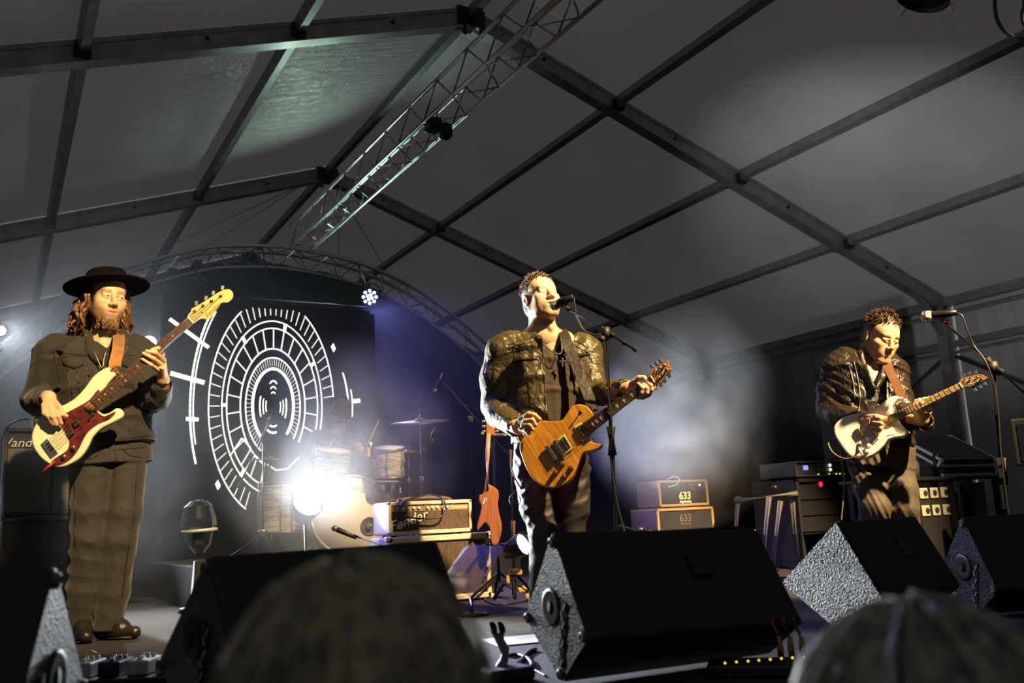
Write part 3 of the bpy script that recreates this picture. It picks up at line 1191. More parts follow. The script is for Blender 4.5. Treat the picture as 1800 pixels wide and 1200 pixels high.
# ------------------------------------------------------------------ the projection screen
YS = 9.45
s0, s1 = at_y(297, 545, YS), at_y(652, 560, YS)
sb = at_y(300, 903, YS)[2]
st_ = at_y(475, 541, YS)[2]
scr = empty('projection_screen', ((s0[0] + s1[0]) / 2, YS, sb), 'tall dark screen showing glowing white clockwork rings', 'screen')
MB().box(((s0[0] + s1[0]) / 2, YS + .05, (sb + st_) / 2), (s1[0] - s0[0], .06, st_ - sb)).build('panel', mat('screen_black', (.010, .011, .013), .5), scr)
fr = MB()
for x in (s0[0] - .03, s1[0] + .03):
    fr.box((x, YS + .07, (st_ + 0) / 2), (.06, .06, st_ + .06))
fr.box(((s0[0] + s1[0]) / 2, YS + .07, sb - .03), (s1[0] - s0[0], .06, .06))
fr.box(((s0[0] + s1[0]) / 2, YS + .07, st_ + .03), (s1[0] - s0[0], .06, .06))
fr.build('frame', M_BLACKM, scr)
M_GLOW = mat('screen_light', (.9, .92, .85), .5, emit=(1.0, 1.0, .90), estr=1.3)
CX, CZ = at_y(481, 713, YS)[0], at_y(481, 713, YS)[2]
KX = (at_y(540, 713, YS)[0] - at_y(420, 713, YS)[0]) / 120
KZ = (at_y(481, 653, YS)[2] - at_y(481, 773, YS)[2]) / 120


def gpt(a, rx, rz):
    return np.array([CX + KX * rx * math.cos(a), YS - .002 + 0.018, CZ + KZ * rz * math.sin(a)])


def stroke(m, pts, w):
    """flat ribbon on the screen"""
    P = [np.asarray(p, float) for p in pts]
    for p, q in zip(P[:-1], P[1:]):
        if max(p[2], q[2]) > st_ - .005 or min(p[2], q[2]) < sb + .005:
            continue
        d = unit(q - p)
        n = np.array([-d[2], 0, d[0]]) * w * .8 / 2
        e = d * w * .15
        m.add([p - n - e, q - n + e, q + n + e, p + n - e], [(0, 1, 2, 3)])


def arc(rx, rz, a0, a1, w, name='ring'):
    m = MB()
    n = max(4, int(abs(a1 - a0) / 2.2))
    stroke(m, [gpt(math.radians(a0 + (a1 - a0) * i / n), rx, rz) for i in range(n + 1)], w)
    if m.v:
        m.build(name, M_GLOW, scr)


def ticks(rx0, rz0, rx1, rz1, a0, a1, n, w):
    for i in range(n):
        a = math.radians(a0 + (a1 - a0) * i / max(1, n - 1))
        p, q = gpt(a, rx0, rz0), gpt(a, rx1, rz1)
        if max(p[2], q[2]) > st_ - .005:
            # cropped by the top edge of the screen
            lo, hi = (p, q) if p[2] < q[2] else (q, p)
            if lo[2] > st_ - .02:
                continue
            t = (st_ - .008 - lo[2]) / (hi[2] - lo[2])
            p, q = lo, lo + (hi - lo) * t
        m = MB()
        stroke(m, [p, q], w)
        if m.v:
            m.build('tick', M_GLOW, scr)


arc(110, 193, 5, 59, .017)
arc(110, 193, 121, 270, .017)
ticks(108, 190, 92, 163, 6, 268, 46, .012)
arc(88, 152, -30, 262, .016)
arc(80, 139, -25, 258, .016)
for a in (128, 76, 32, 180, 232):
    ticks(88, 152, 80, 139, a, a, 1, .045)
ticks(79, 137, 57, 102, -20, 255, 21, .016)
arc(57, 102, -38, 250, .017)
arc(48, 86, -42, 245, .016)
ticks(47, 84, 39, 71, -38, 240, 54, .006)
arc(36, 66, -48, 235, .034)
for r_, w in ((13, .011), (18, .013), (23.5, .016)):
    arc(r_ * .55, r_ * 1.9, 62, 118, w, 'arc')
    arc(r_, r_ * 1.9, 158, 205, w, 'arc')
    arc(r_, r_ * 1.9, -28, 18, w, 'arc')
arc(17, 36, 235, 290, .02, 'arc')
arc(22, 47, 240, 285, .022, 'arc')
for p_ in (((405, 800), (425, 770), (440, 786)), ((430, 828), (447, 800), (463, 816), (463, 830)), ((470, 816), (485, 826), (505, 824), (525, 804))):
    m = MB()
    stroke(m, [at_y(x, y, YS + .016) for x, y in p_], .018)
    m.build('stroke', M_GLOW, scr)
arc(140, 252, 140, 203, .026)
arc(135, 242, 138, 196, .018)
arc(138, 170, -8, 22, .022)
arc(146, 160, -6, 12, .018)
for (x0, y0, x1, y1, w) in ((299, 561, 366, 610, .05), (301, 656, 358, 672, .06), (328, 736, 348, 737, .05), (620, 705, 632, 704, .06), (638, 776, 652, 781, .06)):
    m = MB()
    stroke(m, [at_y(x0, y0, YS + .016), at_y(x1, y1, YS + .016)], w)
    if m.v:
        m.build('stroke', M_GLOW, scr)
for (x, y) in ((586, 611), (383, 852)):
    c = at_y(x, y, YS + .016)
    MB().add([c + np.array(q) for q in ((0, 0, -.055), (.03, 0, -.01), (0, 0, .055), (-.03, 0, .01))], [(0, 1, 2, 3)]).build('diamond', M_GLOW, scr)

# ------------------------------------------------------------------ floor monitors
def speckle():
    m = bpy.data.materials.new('speckled_black_paint')
    m.use_nodes = True
    nt = m.node_tree
    b = nt.nodes['Principled BSDF']
    b.inputs['Base Color'].default_value = (.11, .11, .112, 1)
    b.inputs['Roughness'].default_value = .32
    tc = nt.nodes.new('ShaderNodeTexCoord')
    v = nt.nodes.new('ShaderNodeTexVoronoi')
    v.inputs['Scale'].default_value = 130
    n = nt.nodes.new('ShaderNodeTexNoise')
    n.inputs['Scale'].default_value = 260
    ad = nt.nodes.new('ShaderNodeMath')
    bp = nt.nodes.new('ShaderNodeBump')
    bp.inputs['Strength'].default_value = 1.0
    bp.inputs['Distance'].default_value = .025
    nt.links.new(tc.outputs['Object'], v.inputs['Vector'])
    nt.links.new(tc.outputs['Object'], n.inputs['Vector'])
    nt.links.new(v.outputs['Distance'], ad.inputs[0])
    nt.links.new(n.outputs['Fac'], ad.inputs[1])
    nt.links.new(ad.outputs[0], bp.inputs['Height'])
    nt.links.new(bp.outputs['Normal'], b.inputs['Normal'])
    return m


M_SPECK = speckle()
M_CABBLK = mat('monitor_black', (.008, .008, .009), .6, bump=.15, bscale=200)
M_RUBBER = mat('grey_rubber', (.10, .10, .095), .6)
REF = [(0, .454), (.225, .176), (-.013, .004), (-.187, .145)]


def wedge(T, deg, L, label, sec=REF, drop=0.0, sgn=1, visible=1, plain=False, bare=False):
    a = np.array([math.cos(math.radians(deg)), -math.sin(math.radians(deg)), 0]) * sgn
    g = np.array([math.sin(math.radians(deg)), math.cos(math.radians(deg)), 0])
    T = np.asarray(T, float)
    base = T.copy()
    base[2] = 0
    P = [base + g * q[0] + np.array([0, 0, q[1]]) for q in sec]
    root = empty('floor_monitor', base + a * L / 2, label, 'speaker', None)
    Qv = [p_ + a * L - np.array([0, 0, drop]) * (1 if p_[2] > .02 else 0) for p_ in P]
    n = len(P)
    # rounded section
    b = MB()
    b.add(P + Qv, [tuple(range(n)), tuple(range(2 * n - 1, n - 1, -1))] + [(i, n + i, n + (i + 1) % n, (i + 1) % n) for i in range(n)])
    ob = b.build('cabinet', M_CABBLK, root)
    md = ob.modifiers.new('round', 'BEVEL')
    md.width = .012
    md.segments = 2
    # grille on the side that faces the player
    gl = MB()
    gn = unit(np.cross(P[1] - P[0], a))
    if gn @ g < 0:
        gn = -gn
    c4 = [P[0] + (P[1] - P[0]) * .08 + a * .03, P[0] + (P[1] - P[0]) * .94 + a * .03, P[0] + (P[1] - P[0]) * .94 + a * (L - .03), P[0] + (P[1] - P[0]) * .08 + a * (L - .03)]
    gl.add([q + gn * .004 for q in c4] + [q - gn * .002 for q in c4], [(0, 1, 2, 3), (7, 6, 5, 4), (0, 4, 5, 1), (1, 5, 6, 2), (2, 6, 7, 3), (3, 7, 4, 0)])
    gl.build('grille', M_BLACKM, root)
    # end plates with socket, ladder handle and rubber corners
    for end, S_, out in ((0, P, -a), (1, Qv, a)):
        cen = sum(S_) / n
        pl = MB()
        ins = [cen + (q - cen) * .97 for q in S_]
        pl.add([q + out * .004 for q in ins] + [q - out * .002 for q in ins], [tuple(range(n)), tuple(range(2 * n - 1, n - 1, -1))] + [(i, n + i, n + (i + 1) % n, (i + 1) % n) for i in range(n)])
        plate = pl.build('end_plate', M_SPECK, root)
        if end == 0 and not bare:
            for q in S_:
                c = cen + (q - cen) * .86
                MB().lathe(c + out * .004, out, [(0, .017), (.009, .015), (.012, .009), (.008, .006), (.008, .001)], 14).build('rubber_foot', M_RUBBER, plate)
            so_ = cen + (S_[1] - cen) * .12 + np.array([0, 0, .03])
            MB().lathe(so_ + out * .004, out, [(0, .058), (.004, .056), (.005, .046), (.003, .022), (.003, .001)], 24).build('socket_plate', M_BLACKM, plate)
            MB().lathe(so_ + out * .008, out, [(0, .022), (.001, .001)], 16).build('socket', mat('hole_shade_black', (.002, .002, .002), .9), plate)  # flat disc, the shade inside the hole is painted near-black
            dirn = unit(unit(S_[0] - S_[2]) * 1.0 + unit(S_[3] - S_[1]) * .25)
            lc = cen + (S_[3] - cen) * .22 - np.array([0, 0, .035])
            sd = unit(np.cross(out, dirn))
            hb = MB()
            hb.box(lc + out * .005, (.20, .030, .004), frame(dirn, sd, out))
            hb.build('handle_recess_shade', mat('hole_shade_black', (.002, .002, .002), .9), plate)  # flat slab on the plate, its colour stands for the recess's shade
            for k in range(7):
                MB().box(lc + dirn * (-.085 + .028 * k) + sd * (.006 if k % 2 else -.006) + out * .008, (.024, .007, .004), frame(unit(dirn + sd * (.5 if k % 2 else -.5)), unit(np.cross(out, dirn + sd * (.5 if k % 2 else -.5))), out)).build('handle_rung', mat('pale_rung', (.30, .30, .27), .5), plate)
    # handle pocket on the back: a thin plate, its inner shade painted near-black
    bk = unit(P[3] - P[0])
    bn = unit(np.cross(bk, a))
    if bn @ g > 0:
        bn = -bn
    hc = P[0] + (P[3] - P[0]) * .42 + a * L * .62
    MB().rbox(hc + bn * .002, (.09, .08, .003), .001, frame(a, bk, np.cross(a, bk))).build('handle_pocket_shade', mat('pocket_shade_black', (.004, .004, .004), .35), root)
    return root


wedge((1.516, 2.413, 0), 4, .80, 'black floor monitor with speckled end plate in front of the singer', drop=.026)
T2_ = at_d(367, 974, 2.5)
wedge((T2_[0], T2_[1], 0), -15, .76, 'black floor monitor beside the grey guitar holder and the singer\'s monitor', plain=True, sec=[(0, .442), (.29, .145), (.02, .004), (-.116, .225)])
T4_ = at_d(1470, 915, 3.7)
wedge((T4_[0], T4_[1], 0), -10, .62, 'black floor monitor in front of the guitarist with a raised edge strip', plain=True, bare=True, sec=[(0, .43), (.276, .193), (.02, .004), (-.156, .142)])
_m4 = [o for o in bpy.data.objects if o.name.startswith('floor_monitor')][-1]
_a4, _g4 = np.array([math.cos(math.radians(-10)), -math.sin(math.radians(-10)), 0]), np.array([math.sin(math.radians(-10)), math.cos(math.radians(-10)), 0])
_b4 = np.array([T4_[0], T4_[1], 0])
_e0, _e1 = _b4 + np.array([0, 0, .43]), _b4 - _g4 * .156 + np.array([0, 0, .142])
_n4 = unit(np.cross(_e1 - _e0, _a4))
_n4 = _n4 if _n4 @ _g4 < 0 else -_n4
MB().bar(_e0 + _a4 * .035 + _n4 * .002, _e1 + _a4 * .035 + _n4 * .002, .05, .006, hint=_n4).build('edge_strip', M_CABBLK, _m4)
T5_ = at_d(1692, 906, 4.4)
wedge((T5_[0], T5_[1], 0), 20, .75, 'black floor monitor with bluish speckled end plate beyond the guitarist\'s one', sec=[(0, .417), (.225, .15), (-.013, .004), (-.164, .109)])
wedge((.113, 2.097, 0), 22, .72, 'black floor monitor by the bass player\'s boots with a blank near end', sgn=-1, plain=True)

# ------------------------------------------------------------------ amplifiers
M_CREAMT = mat('cream_tolex', (.72, .62, .42), .6, bump=.2, bscale=220)
M_GRILL = mat('oxblood_grille', (.10, .065, .05), .8, bump=.6, bscale=160, vary=.3, vscale=90, stretch=(1.6, 1, .25))
M_PANEL = mat('brown_panel', (.30, .22, .14), .4)
M_TANT = mat('tan_tolex', (.36, .26, .14), .6, bump=.2, bscale=200)
M_GREYG = mat('grey_grille', (.035, .033, .033), .8, bump=.5, bscale=240)
M_PIPE = mat('gold_piping', (.62, .40, .16), .5)


def amp_box(name, label, x0, x1, y, depth, z0, z1, m_body, m_front, rim, cat='amplifier', feet=True):
    root = empty(name, ((x0 + x1) / 2, y + depth / 2, z0), label, cat)
    cx = (x0 + x1) / 2
    f = .012 if feet else 0
    MB().rbox((cx, y + depth / 2 + .012, (z0 + z1) / 2 + f / 2), (x1 - x0, depth - .024, z1 - z0 - f), .014, seg=3).build('cabinet', m_body, root)
    r = MB()
    for (c, s) in (((cx, y + .012, z0 + f + rim / 2), (x1 - x0, .03, rim)), ((cx, y + .012, z1 - rim / 2), (x1 - x0, .03, rim)), ((x0 + rim / 2, y + .012, (z0 + z1 + f) / 2), (rim, .03, z1 - z0 - f)), ((x1 - rim / 2, y + .012, (z0 + z1 + f) / 2), (rim, .03, z1 - z0 - f))):
        r.rbox(c, s, .006)
    r.build('front_rim', m_body if m_front is None else m_front, root)
    if feet:
        for sx in (x0 + .06, x1 - .06):
            for sy in (y + .06, y + depth - .06):
                MB().lathe((sx, sy, z0), (0, 0, 1), [(0, .016), (.014, .018)], 10).build('rubber_foot', M_BLACK, root)
    return root


N_ = np.array([0, -1.0, 0])
UX = np.array([1.0, 0, 0])
# cream cabinet and head in the middle
yc = 5.19
xr = at_y(864, 1000, yc)[0]
xl = at_y(683, 1000, yc)[0]
zc = at_y(862, 935, yc)[2]
cab = amp_box('speaker_cabinet', 'cream speaker cabinet with brown grille under the cream amplifier head', xl, xr, yc, .30, 0.0, zc, M_CREAMT, None, .034, 'speaker cabinet')
MB().box(((xl + xr) / 2, yc + .022, zc / 2), (xr - xl - .07, .02, zc - .09)).build('grille_cloth', M_GRILL, cab)
MB().rbox((xr - .034, yc - .002, zc * .46), (.02, .012, .022), .003).build('jack_plate', M_BLACKM, cab)
for sx in (xl, xr):
    for sz in (.02, zc - .008):
        MB().rbox((sx, yc + .012, sz), (.03, .04, .03), .006).build('corner', mat('cream_corner', (.75, .68, .5), .4), cab)
hx0, hx1 = at_y(684, 930, yc)[0], at_y(832, 930, yc)[0]
hz1 = at_y(831, 877, yc)[2]
head = amp_box('amplifier_head', 'cream amplifier head with brown grille and a row of white knobs', hx0, hx1, yc + .01, .26, zc, hz1, M_CREAMT, None, .022)
hm = (hx0 + hx1) / 2
hh = hz1 - zc
MB().box((hm, yc + .03, zc + hh * .42), (hx1 - hx0 - .05, .02, hh * .60)).build('grille_cloth', M_GRILL, head)
pn = MB().box((hm, yc + .028, zc + hh * .80), (hx1 - hx0 - .05, .02, hh * .17)).build('control_panel', M_PANEL, head)
for i, t in enumerate((.12, .18, .24, .30, .36, .46, .52, .58, .64, .70)):
    MB().lathe((hx0 + (hx1 - hx0) * t, yc + .018, zc + hh * .80), N_, [(0, .010), (.008, .009), (.012, .006)], 12).build('knob', mat('ivory_knob', (.85, .80, .68), .35), pn)
text_obj('model_script', 'Tremolux', (hx0 + (hx1 - hx0) * .84, yc + .0165, zc + hh * .80), UX, N_, .03, mat('ivory_print', (.8, .75, .6), .5), pn, .0005, .3)
fl = text_obj('logo', 'Fender', (hx0 + (hx1 - hx0) * .23, yc + .012, zc + hh * .44), unit((1, 0, .30)), N_, .092, mat('white_logo', (.9, .86, .72), .35), head, .002, .3)
MB().bar((hx0 + (hx1 - hx0) * .09, yc + .012, zc + hh * .25), (hx0 + (hx1 - hx0) * .31, yc + .012, zc + hh * .50), .006, .004, hint=N_).build('logo_underline', MATS['white_logo'], head)
MB().tube(spline([(hx0 + .10, yc + .10, hz1), (hx0 + .16, yc + .10, hz1 + .02), (hx1 - .16, yc + .10, hz1 + .02), (hx1 - .10, yc + .10, hz1)], 4), .010, 6).build('handle', mat('brown_handle', (.10, .05, .025), .5), head)
cable('instrument_lead', [(hx0 + .05, yc - .03, zc + hh * .74), (hx0 + .075, yc - .05, hz1 - .01), (hx0 + .16, yc + .02, hz1 + .018), (hx0 + .30, yc + .05, hz1 + .035), (hx0 + .36, yc + .0, hz1 + .012), (hx0 + .375, yc - .02, zc + hh * .72), (hx0 + .33, yc - .03, zc + hh * .52), (hx0 + .22, yc - .025, zc + hh * .49), (hx0 + .1, yc - .025, zc + hh * .56)], .006, M_CABLE, 'black lead looped over the front of the cream amplifier head')

# boutique head and cabinet at the back
yb = 5.80
bx0, bx1 = at_y(1157, 930, yb)[0], at_y(1257, 930, yb)[0]
bz = at_y(1200, 892, yb)[2]
bcab = amp_box('speaker_cabinet', 'tan speaker cabinet with grey grille and gold piping', bx0, bx1, yb, .36, 0, bz, M_TANT, M_PIPE, .022, 'speaker cabinet')
MB().box(((bx0 + bx1) / 2, yb + .022, bz / 2), (bx1 - bx0 - .03, .02, bz - .03)).build('grille_cloth', M_GREYG, bcab)
text_obj('logo', '633', ((bx0 + bx1) / 2 + .0, yb + .010, bz - .085), UX, N_, .085, mat('bronze_logo', (.30, .20, .14), .4), bcab, .001)
text_obj('small_print', 'Engineering', ((bx0 + bx1) / 2, yb + .010, bz - .128), UX, N_, .022, MATS['bronze_logo'], bcab, .001)
gx0, gx1 = at_y(1160, 870, yb)[0], at_y(1247, 870, yb)[0]
gz1 = at_y(1200, 843, yb)[2]
bh = amp_box('amplifier_head', 'tan amplifier head with glowing yellow number on its dark front', gx0, gx1, yb + .01, .30, bz, gz1, M_TANT, M_PIPE, .020)
MB().box(((gx0 + gx1) / 2, yb + .03, (bz + gz1) / 2), (gx1 - gx0 - .03, .02, gz1 - bz - .03)).build('front_panel', mat('dark_panel', (.030, .030, .034), .5), bh)
text_obj('logo', '633', ((gx0 + gx1) / 2 + .015, yb + .018, bz + (gz1 - bz) * .42), UX, N_, .085, mat('yellow_logo', (.9, .8, .2), .4, emit=(1.0, .85, .25), estr=1.6), bh, .001)
text_obj('small_print', 'Engineering', ((gx0 + gx1) / 2 + .015, yb + .018, bz + (gz1 - bz) * .22), UX, N_, .026, MATS['yellow_logo'], bh, .001)
text_obj('model_script', 'Brown\nKing', (gx0 + (gx1 - gx0) * .70, yb + .018, bz + (gz1 - bz) * .76), UX, N_, .032, mat('copper_print', (.55, .28, .15), .4), bh, .001)
MB().lathe((gx0 + (gx1 - gx0) * .84, yb + .018, bz + (gz1 - bz) * .80), N_, [(0, .008), (.008, .006)], 10).build('pilot_light', mat('pilot', (1, 1, 1), .3, emit=(.8, 1, 1), estr=3), bh)
for t in (.12, .18, .24, .30, .36, .42, .48):
    MB().lathe((gx0 + (gx1 - gx0) * t, yb + .018, bz + (gz1 - bz) * .76), N_, [(0, .008), (.010, .006)], 8).build('knob', mat('dark_knob', (.12, .12, .12), .3), bh)
MB().tube(spline([(gx0 + .08, yb + .12, gz1), (gx0 + .14, yb + .12, gz1 + .035), (gx0 + .24, yb + .12, gz1 + .04), (gx0 + .31, yb + .12, gz1 + .005)], 4), .009, 6).build('handle', mat('grey_handle', (.14, .12, .10), .5), bh)
MB().tube(spline([(gx0 + .12, yb + .05, gz1 + .005), (gx0 + .17, yb + .0, gz1 + .03), (gx0 + .20, yb - .02, gz1 + .0), (gx0 + .16, yb - .015, gz1 - .04), (gx0 + .1, yb + .015, gz1 - .055)], 4), .006, 6).build('lead', mat('pale_lead', (.45, .44, .42), .4), bh)

# bass rig
yv = 6.85
vx0, vx1 = at_y(6, 800, yv)[0], at_y(132, 800, yv)[0]
vz0, vz1 = at_y(60, 908, yv)[2], at_y(40, 752, yv)[2]
M_MESH = mat('steel_mesh', (.07, .07, .07), .4, .6, bump=.9, bscale=120)
low = amp_box('bass_cabinet', 'lower black bass cabinet standing on the floor under another', vx0 - .02, vx1 + .02, yv, .42, 0, vz0, M_BLACK, None, .03, 'speaker cabinet')
MB().box(((vx0 + vx1) / 2, yv + .02, vz0 / 2), (vx1 - vx0 - .05, .02, vz0 - .08)).build('grille', M_MESH, low)
text_obj('logo', 'Vanderkley', (vx0 + .12, yv + .004, .12), UX, N_, .05, mat('silver_logo', (.75, .70, .60), .3, .3), low, .001, .2)
upc = amp_box('bass_cabinet', 'upper black bass cabinet with mesh grille over red lining', vx0, vx1, yv, .42, vz0, vz1, M_BLACK, None, .026, 'speaker cabinet')
MB().box(((vx0 + vx1) / 2, yv + .034, (vz0 + vz1) / 2), (vx1 - vx0 - .05, .01, vz1 - vz0 - .06)).build('lining', mat('red_lining', (.20, .012, .015), .7), upc)
gr = MB()
nx, nz = 40, 50
gw, gh = vx1 - vx0 - .05, vz1 - vz0 - .17
for i in range(nx + 1):
    x = vx0 + .025 + gw * i / nx
    gr.box((x, yv + .018, vz0 + .03 + gh / 2), (.0032, .003, gh))
for j in range(nz + 1):
    z = vz0 + .03 + gh * j / nz
    gr.box(((vx0 + vx1) / 2, yv + .018, z), (gw, .003, .0032))
gr = gr.build('mesh_grille', mat('mesh_steel', (.20, .19, .17), .4, .7), upc)
gr['kind'] = 'stuff'
text_obj('logo', 'Vanderkley', (vx0 + (vx1 - vx0) * .42, yv + .004, vz1 - .10), UX, N_, .085, mat('silver_logo', (.75, .70, .60), .3, .3), upc, .002, .25)
MB().bar((vx0 + (vx1 - vx0) * .70, yv + .012, vz0 + .03), (vx0 + (vx1 - vx0) * .70, yv + .012, vz1 - .15), .012, .012).build('divider', M_BLACK, upc)
bah = amp_box('bass_amplifier', 'small silver bass amplifier on top of the bass cabinets', vx0 + .16, vx1 - .06, yv + .04, .26, vz1, vz1 + .085, mat('silver_case', (.25, .24, .22), .35, .7), None, .006)
for t in (.1, .25, .4, .55, .7, .85):
    MB().lathe((vx0 + .16 + (vx1 - vx0 - .22) * t, yv + .032, vz1 + .042), N_, [(0, .012), (.014, .009)], 10).build('knob', mat('dark_knob', (.12, .12, .12), .3), bah)
cable('bass_lead', [(vx0 + .14, yv + .0, vz1 + .06), (vx0 + .06, yv - .05, vz1 + .04), (vx0 + .0, yv - .06, vz1 - .03), (vx0 - .02, yv - .06, vz1 - .25), (vx0 - .02, yv - .06, .02)], .006, M_CABLE, 'black lead hanging down the front of the bass cabinets')

# ------------------------------------------------------------------ drums on their riser
RZ = .27
riser = MB().box((2.42, 7.4, RZ / 2), (2.5, 2.1, RZ)).build('drum_riser', mat('riser_carpet', (.03, .03, .032), .9, bump=.4, bscale=150))
tag(riser, 'low dark carpeted riser carrying the drum kit', 'riser')
M_PEARL = mat('oyster_pearl', (.26, .245, .21), .22, vary=.9, vscale=10, color2=(.75, .70, .58), stretch=(1, 1, 9), coat=.6)
M_HEADW = mat('drum_head', (.85, .82, .76), .45)
M_HOOP = mat('drum_hoop', (.45, .43, .40), .25, .8)


def drum(name, label, c, axis, r, L, shell, lugs, legs=None, front=None):
    c = np.asarray(c, float)
    d, s, t = basis_from(axis)
    root = empty(name, c, label, 'drum')
    MB().lathe(c - d * L / 2, d, [(0, r * .985), (L * .02, r * .99), (L * .5, r * .99), (L * .98, r * .99), (L, r * .985)], 36).build('shell', shell, root)
    for e in (-1, 1):
        MB().lathe(c + d * e * L / 2 - d * .006, d, [(0, r * .985), (.012, r * .985)], 36).build('head', front if (front and e > 0) else M_HEADW, root)
        q = c + d * e * (L / 2 + .002)
        MB().tube([q + (s * math.cos(2 * math.pi * k / 36) + t * math.sin(2 * math.pi * k / 36)) * r * 1.01 for k in range(36)], .009 if r < .25 else .014, 6, closed=True).build('hoop', M_HOOP, root)
    for k in range(lugs):
        a = 2 * math.pi * (k + .5) / lugs
        u = s * math.cos(a) + t * math.sin(a)
        p = c + u * (r * 1.0 + .008)
        g = MB().rbox(p, (.05 if L < .3 else .06, .016, .018), .005, frame(d, u, np.cross(d, u)))
        g.tube([p - d * L * .5, p + d * L * .5], .0035, 5)
        g.build('lug', M_CHROME, root)
    return root


bc = at_d(617, 905, 6.85)
bdir = unit(np.array([-.22, -1.0, 0]))
bd_ = drum('bass_drum', 'large white-fronted bass drum with a script name', bc + np.array([0, 0, 0]) - bdir * .2, bdir, .285, .40, M_PEARL, 8)
fp = bc - bdir * .0 + bdir * .009
text_obj('name_script', 'Ludwig', fp + np.array([0, 0, .195]), np.cross(bdir, (0, 0, 1)) * -1 if np.dot(np.cross(bdir, (0, 0, 1)), UX) < 0 else np.cross(bdir, (0, 0, 1)), bdir, .075, mat('grey_script', (.25, .23, .20), .5), bd_, .0006, .25)
rgt = np.cross(bdir, (0, 0, 1))
rgt = rgt if rgt @ UX > 0 else -rgt
po = fp + rgt * .135 + np.array([0, 0, -.085])
pr = MB().lathe(po, bdir, [(0, .066), (.010, .066), (.012, .058), (.004, .056), (.003, .001)], 24).build('sound_port', mat('port_brown', (.10, .08, .06), .35), bd_)
MB().lathe(po + bdir * .01, bdir, [(0, .001), (.0, .02), (.02, .026), (.04, .02), (.05, .001)], 16).build('port_microphone', M_NICKEL if 'M_NICKEL' in globals() else M_CHROME, bd_)
for s_ in (-1, 1):
    MB().tube([bc - bdir * .1 + rgt * s_ * .24 + np.array([0, 0, -.15]), bc + bdir * .05 + rgt * s_ * .36 + np.array([0, 0, RZ - bc[2]])], .010, 6).build('spur', M_CHROME, bd_)
dz = bc[2] - .285 - RZ
if dz > 0.005:
    MB().box(bc - bdir * .2 + np.array([0, 0, -.285 - dz / 2]), (.3, .3, dz + .02)).build('drum_lift', M_BLACK, bd_)
tc_ = at_d(685, 811, 6.75)
drum('rack_tom', 'small pearl tom mounted over the bass drum', tc_, unit((-.08, -.25, 1)), .107, .20, M_PEARL, 6)
drum('rack_tom', 'pearl tom beside the small one, lost in the glare', at_d(584, 815, 7.0), unit((.05, -.3, 1)), .13, .2, M_PEARL, 6)
fc = at_d(500, 890, 7.2)
drum('floor_tom', 'pearl floor tom standing in the smoke by the bass drum', fc, unit((0, -.05, 1)), .19, .36, M_PEARL, 8)
o_ft = bpy.data.objects['floor_tom']
for k in range(3):
    a = 2.1 * k + .5
    u = np.array([math.cos(a), math.sin(a), 0]) * .205
    MB().tube([fc + u + np.array([0, 0, .1]), np.array([fc[0] + u[0], fc[1] + u[1], RZ])], .008, 6).build('leg', M_CHROME, o_ft)
sn = at_d(668, 862, 7.15)
drum('snare_drum', 'shallow metal snare drum behind the bass drum', sn, unit((0, -.1, 1)), .15, .13, M_CHROME, 8)
# tom post
MB().tube([tc_ + np.array([-.06, .12, -.08]), bc - bdir * .2 + np.array([.02, 0, .28])], .013, 8).build('tom_post', M_CHROME, bpy.data.objects['rack_tom'])
p2 = at_d(584, 815, 7.0)
MB().tube([p2 + np.array([.04, .05, -.08]), bc - bdir * .25 + np.array([-.02, .05, .28])], .013, 8).build('tom_post', M_CHROME, bpy.data.objects['rack_tom.001'])
ss = MB().tube([(sn[0], sn[1], RZ), sn + np.array([0, 0, -.06])], .012, 6)
for k in range(3):
    a = 2.1 * k
    ss.tube([np.array([sn[0], sn[1], RZ + .2]), np.array([sn[0] + .2 * math.cos(a), sn[1] + .2 * math.sin(a), RZ])], .008, 6)
    ss.tube([sn + np.array([0, 0, -.08]), sn + np.array([.14 * math.cos(a), .14 * math.sin(a), -.06])], .008, 6)
ss.build('snare_stand', M_CHROME, bpy.data.objects['snare_drum'])
M_BRONZE = mat('cymbal_bronze', (.55, .40, .16), .3, .9, vary=.15, vscale=20)


def cymbal_stand(label, top, r, tilt, base_xy=None, z0=RZ, boom=None):
    top = np.asarray(top, float)
    root = empty('cymbal_stand', (top[0], top[1], z0), label, 'cymbal')
    bx_, by_ = (top[0], top[1]) if base_xy is None else base_xy
    MB().lathe(top, tilt, [(-.012, r), (-.004, r * .6), (.004, r * .2), (.02, r * .12), (.026, .006)], 40).build('cymbal', M_BRONZE, root)
    MB().lathe(top + unit(tilt) * .02, tilt, [(0, .012), (.025, .012), (.03, .004), (.06, .004)], 8).build('wing_nut', M_CHROME, root)
    mid = np.array([bx_, by_, z0 + .55])
    MB().tube([np.array([bx_, by_, z0 + .12]), mid], .013, 8).build('lower_tube', M_CHROME, root)
    MB().tube([mid, np.array([bx_, by_, (mid[2] + top[2]) / 2]), top], .009, 8).build('upper_tube', M_CHROME, root)
    MB().rbox(mid, (.03, .03, .04), .008).build('clamp', M_CHROME, root)
    for k in range(3):
        a = 2.1 * k + .4
        MB().tube([np.array([bx_, by_, z0 + .3]), np.array([bx_ + .26 * math.cos(a), by_ + .26 * math.sin(a), z0 + .008])], .008, 6).build('leg', M_CHROME, root)
    return root


cymbal_stand('wide ride cymbal on a tall straight chrome stand', at_d(738, 739, 6.95), .23, unit((-.1, -.15, 1)))
cymbal_stand('thin crash cymbal set low beside the pearl tom', at_d(718, 793, 7.1), .16, unit((0.02, -.02, 1)))
cymbal_stand('hi-hat cymbals on a stand in front of the glowing rings', at_d(474, 806, 7.6), .17, unit((0.05, -.05, 1)), z0=RZ)
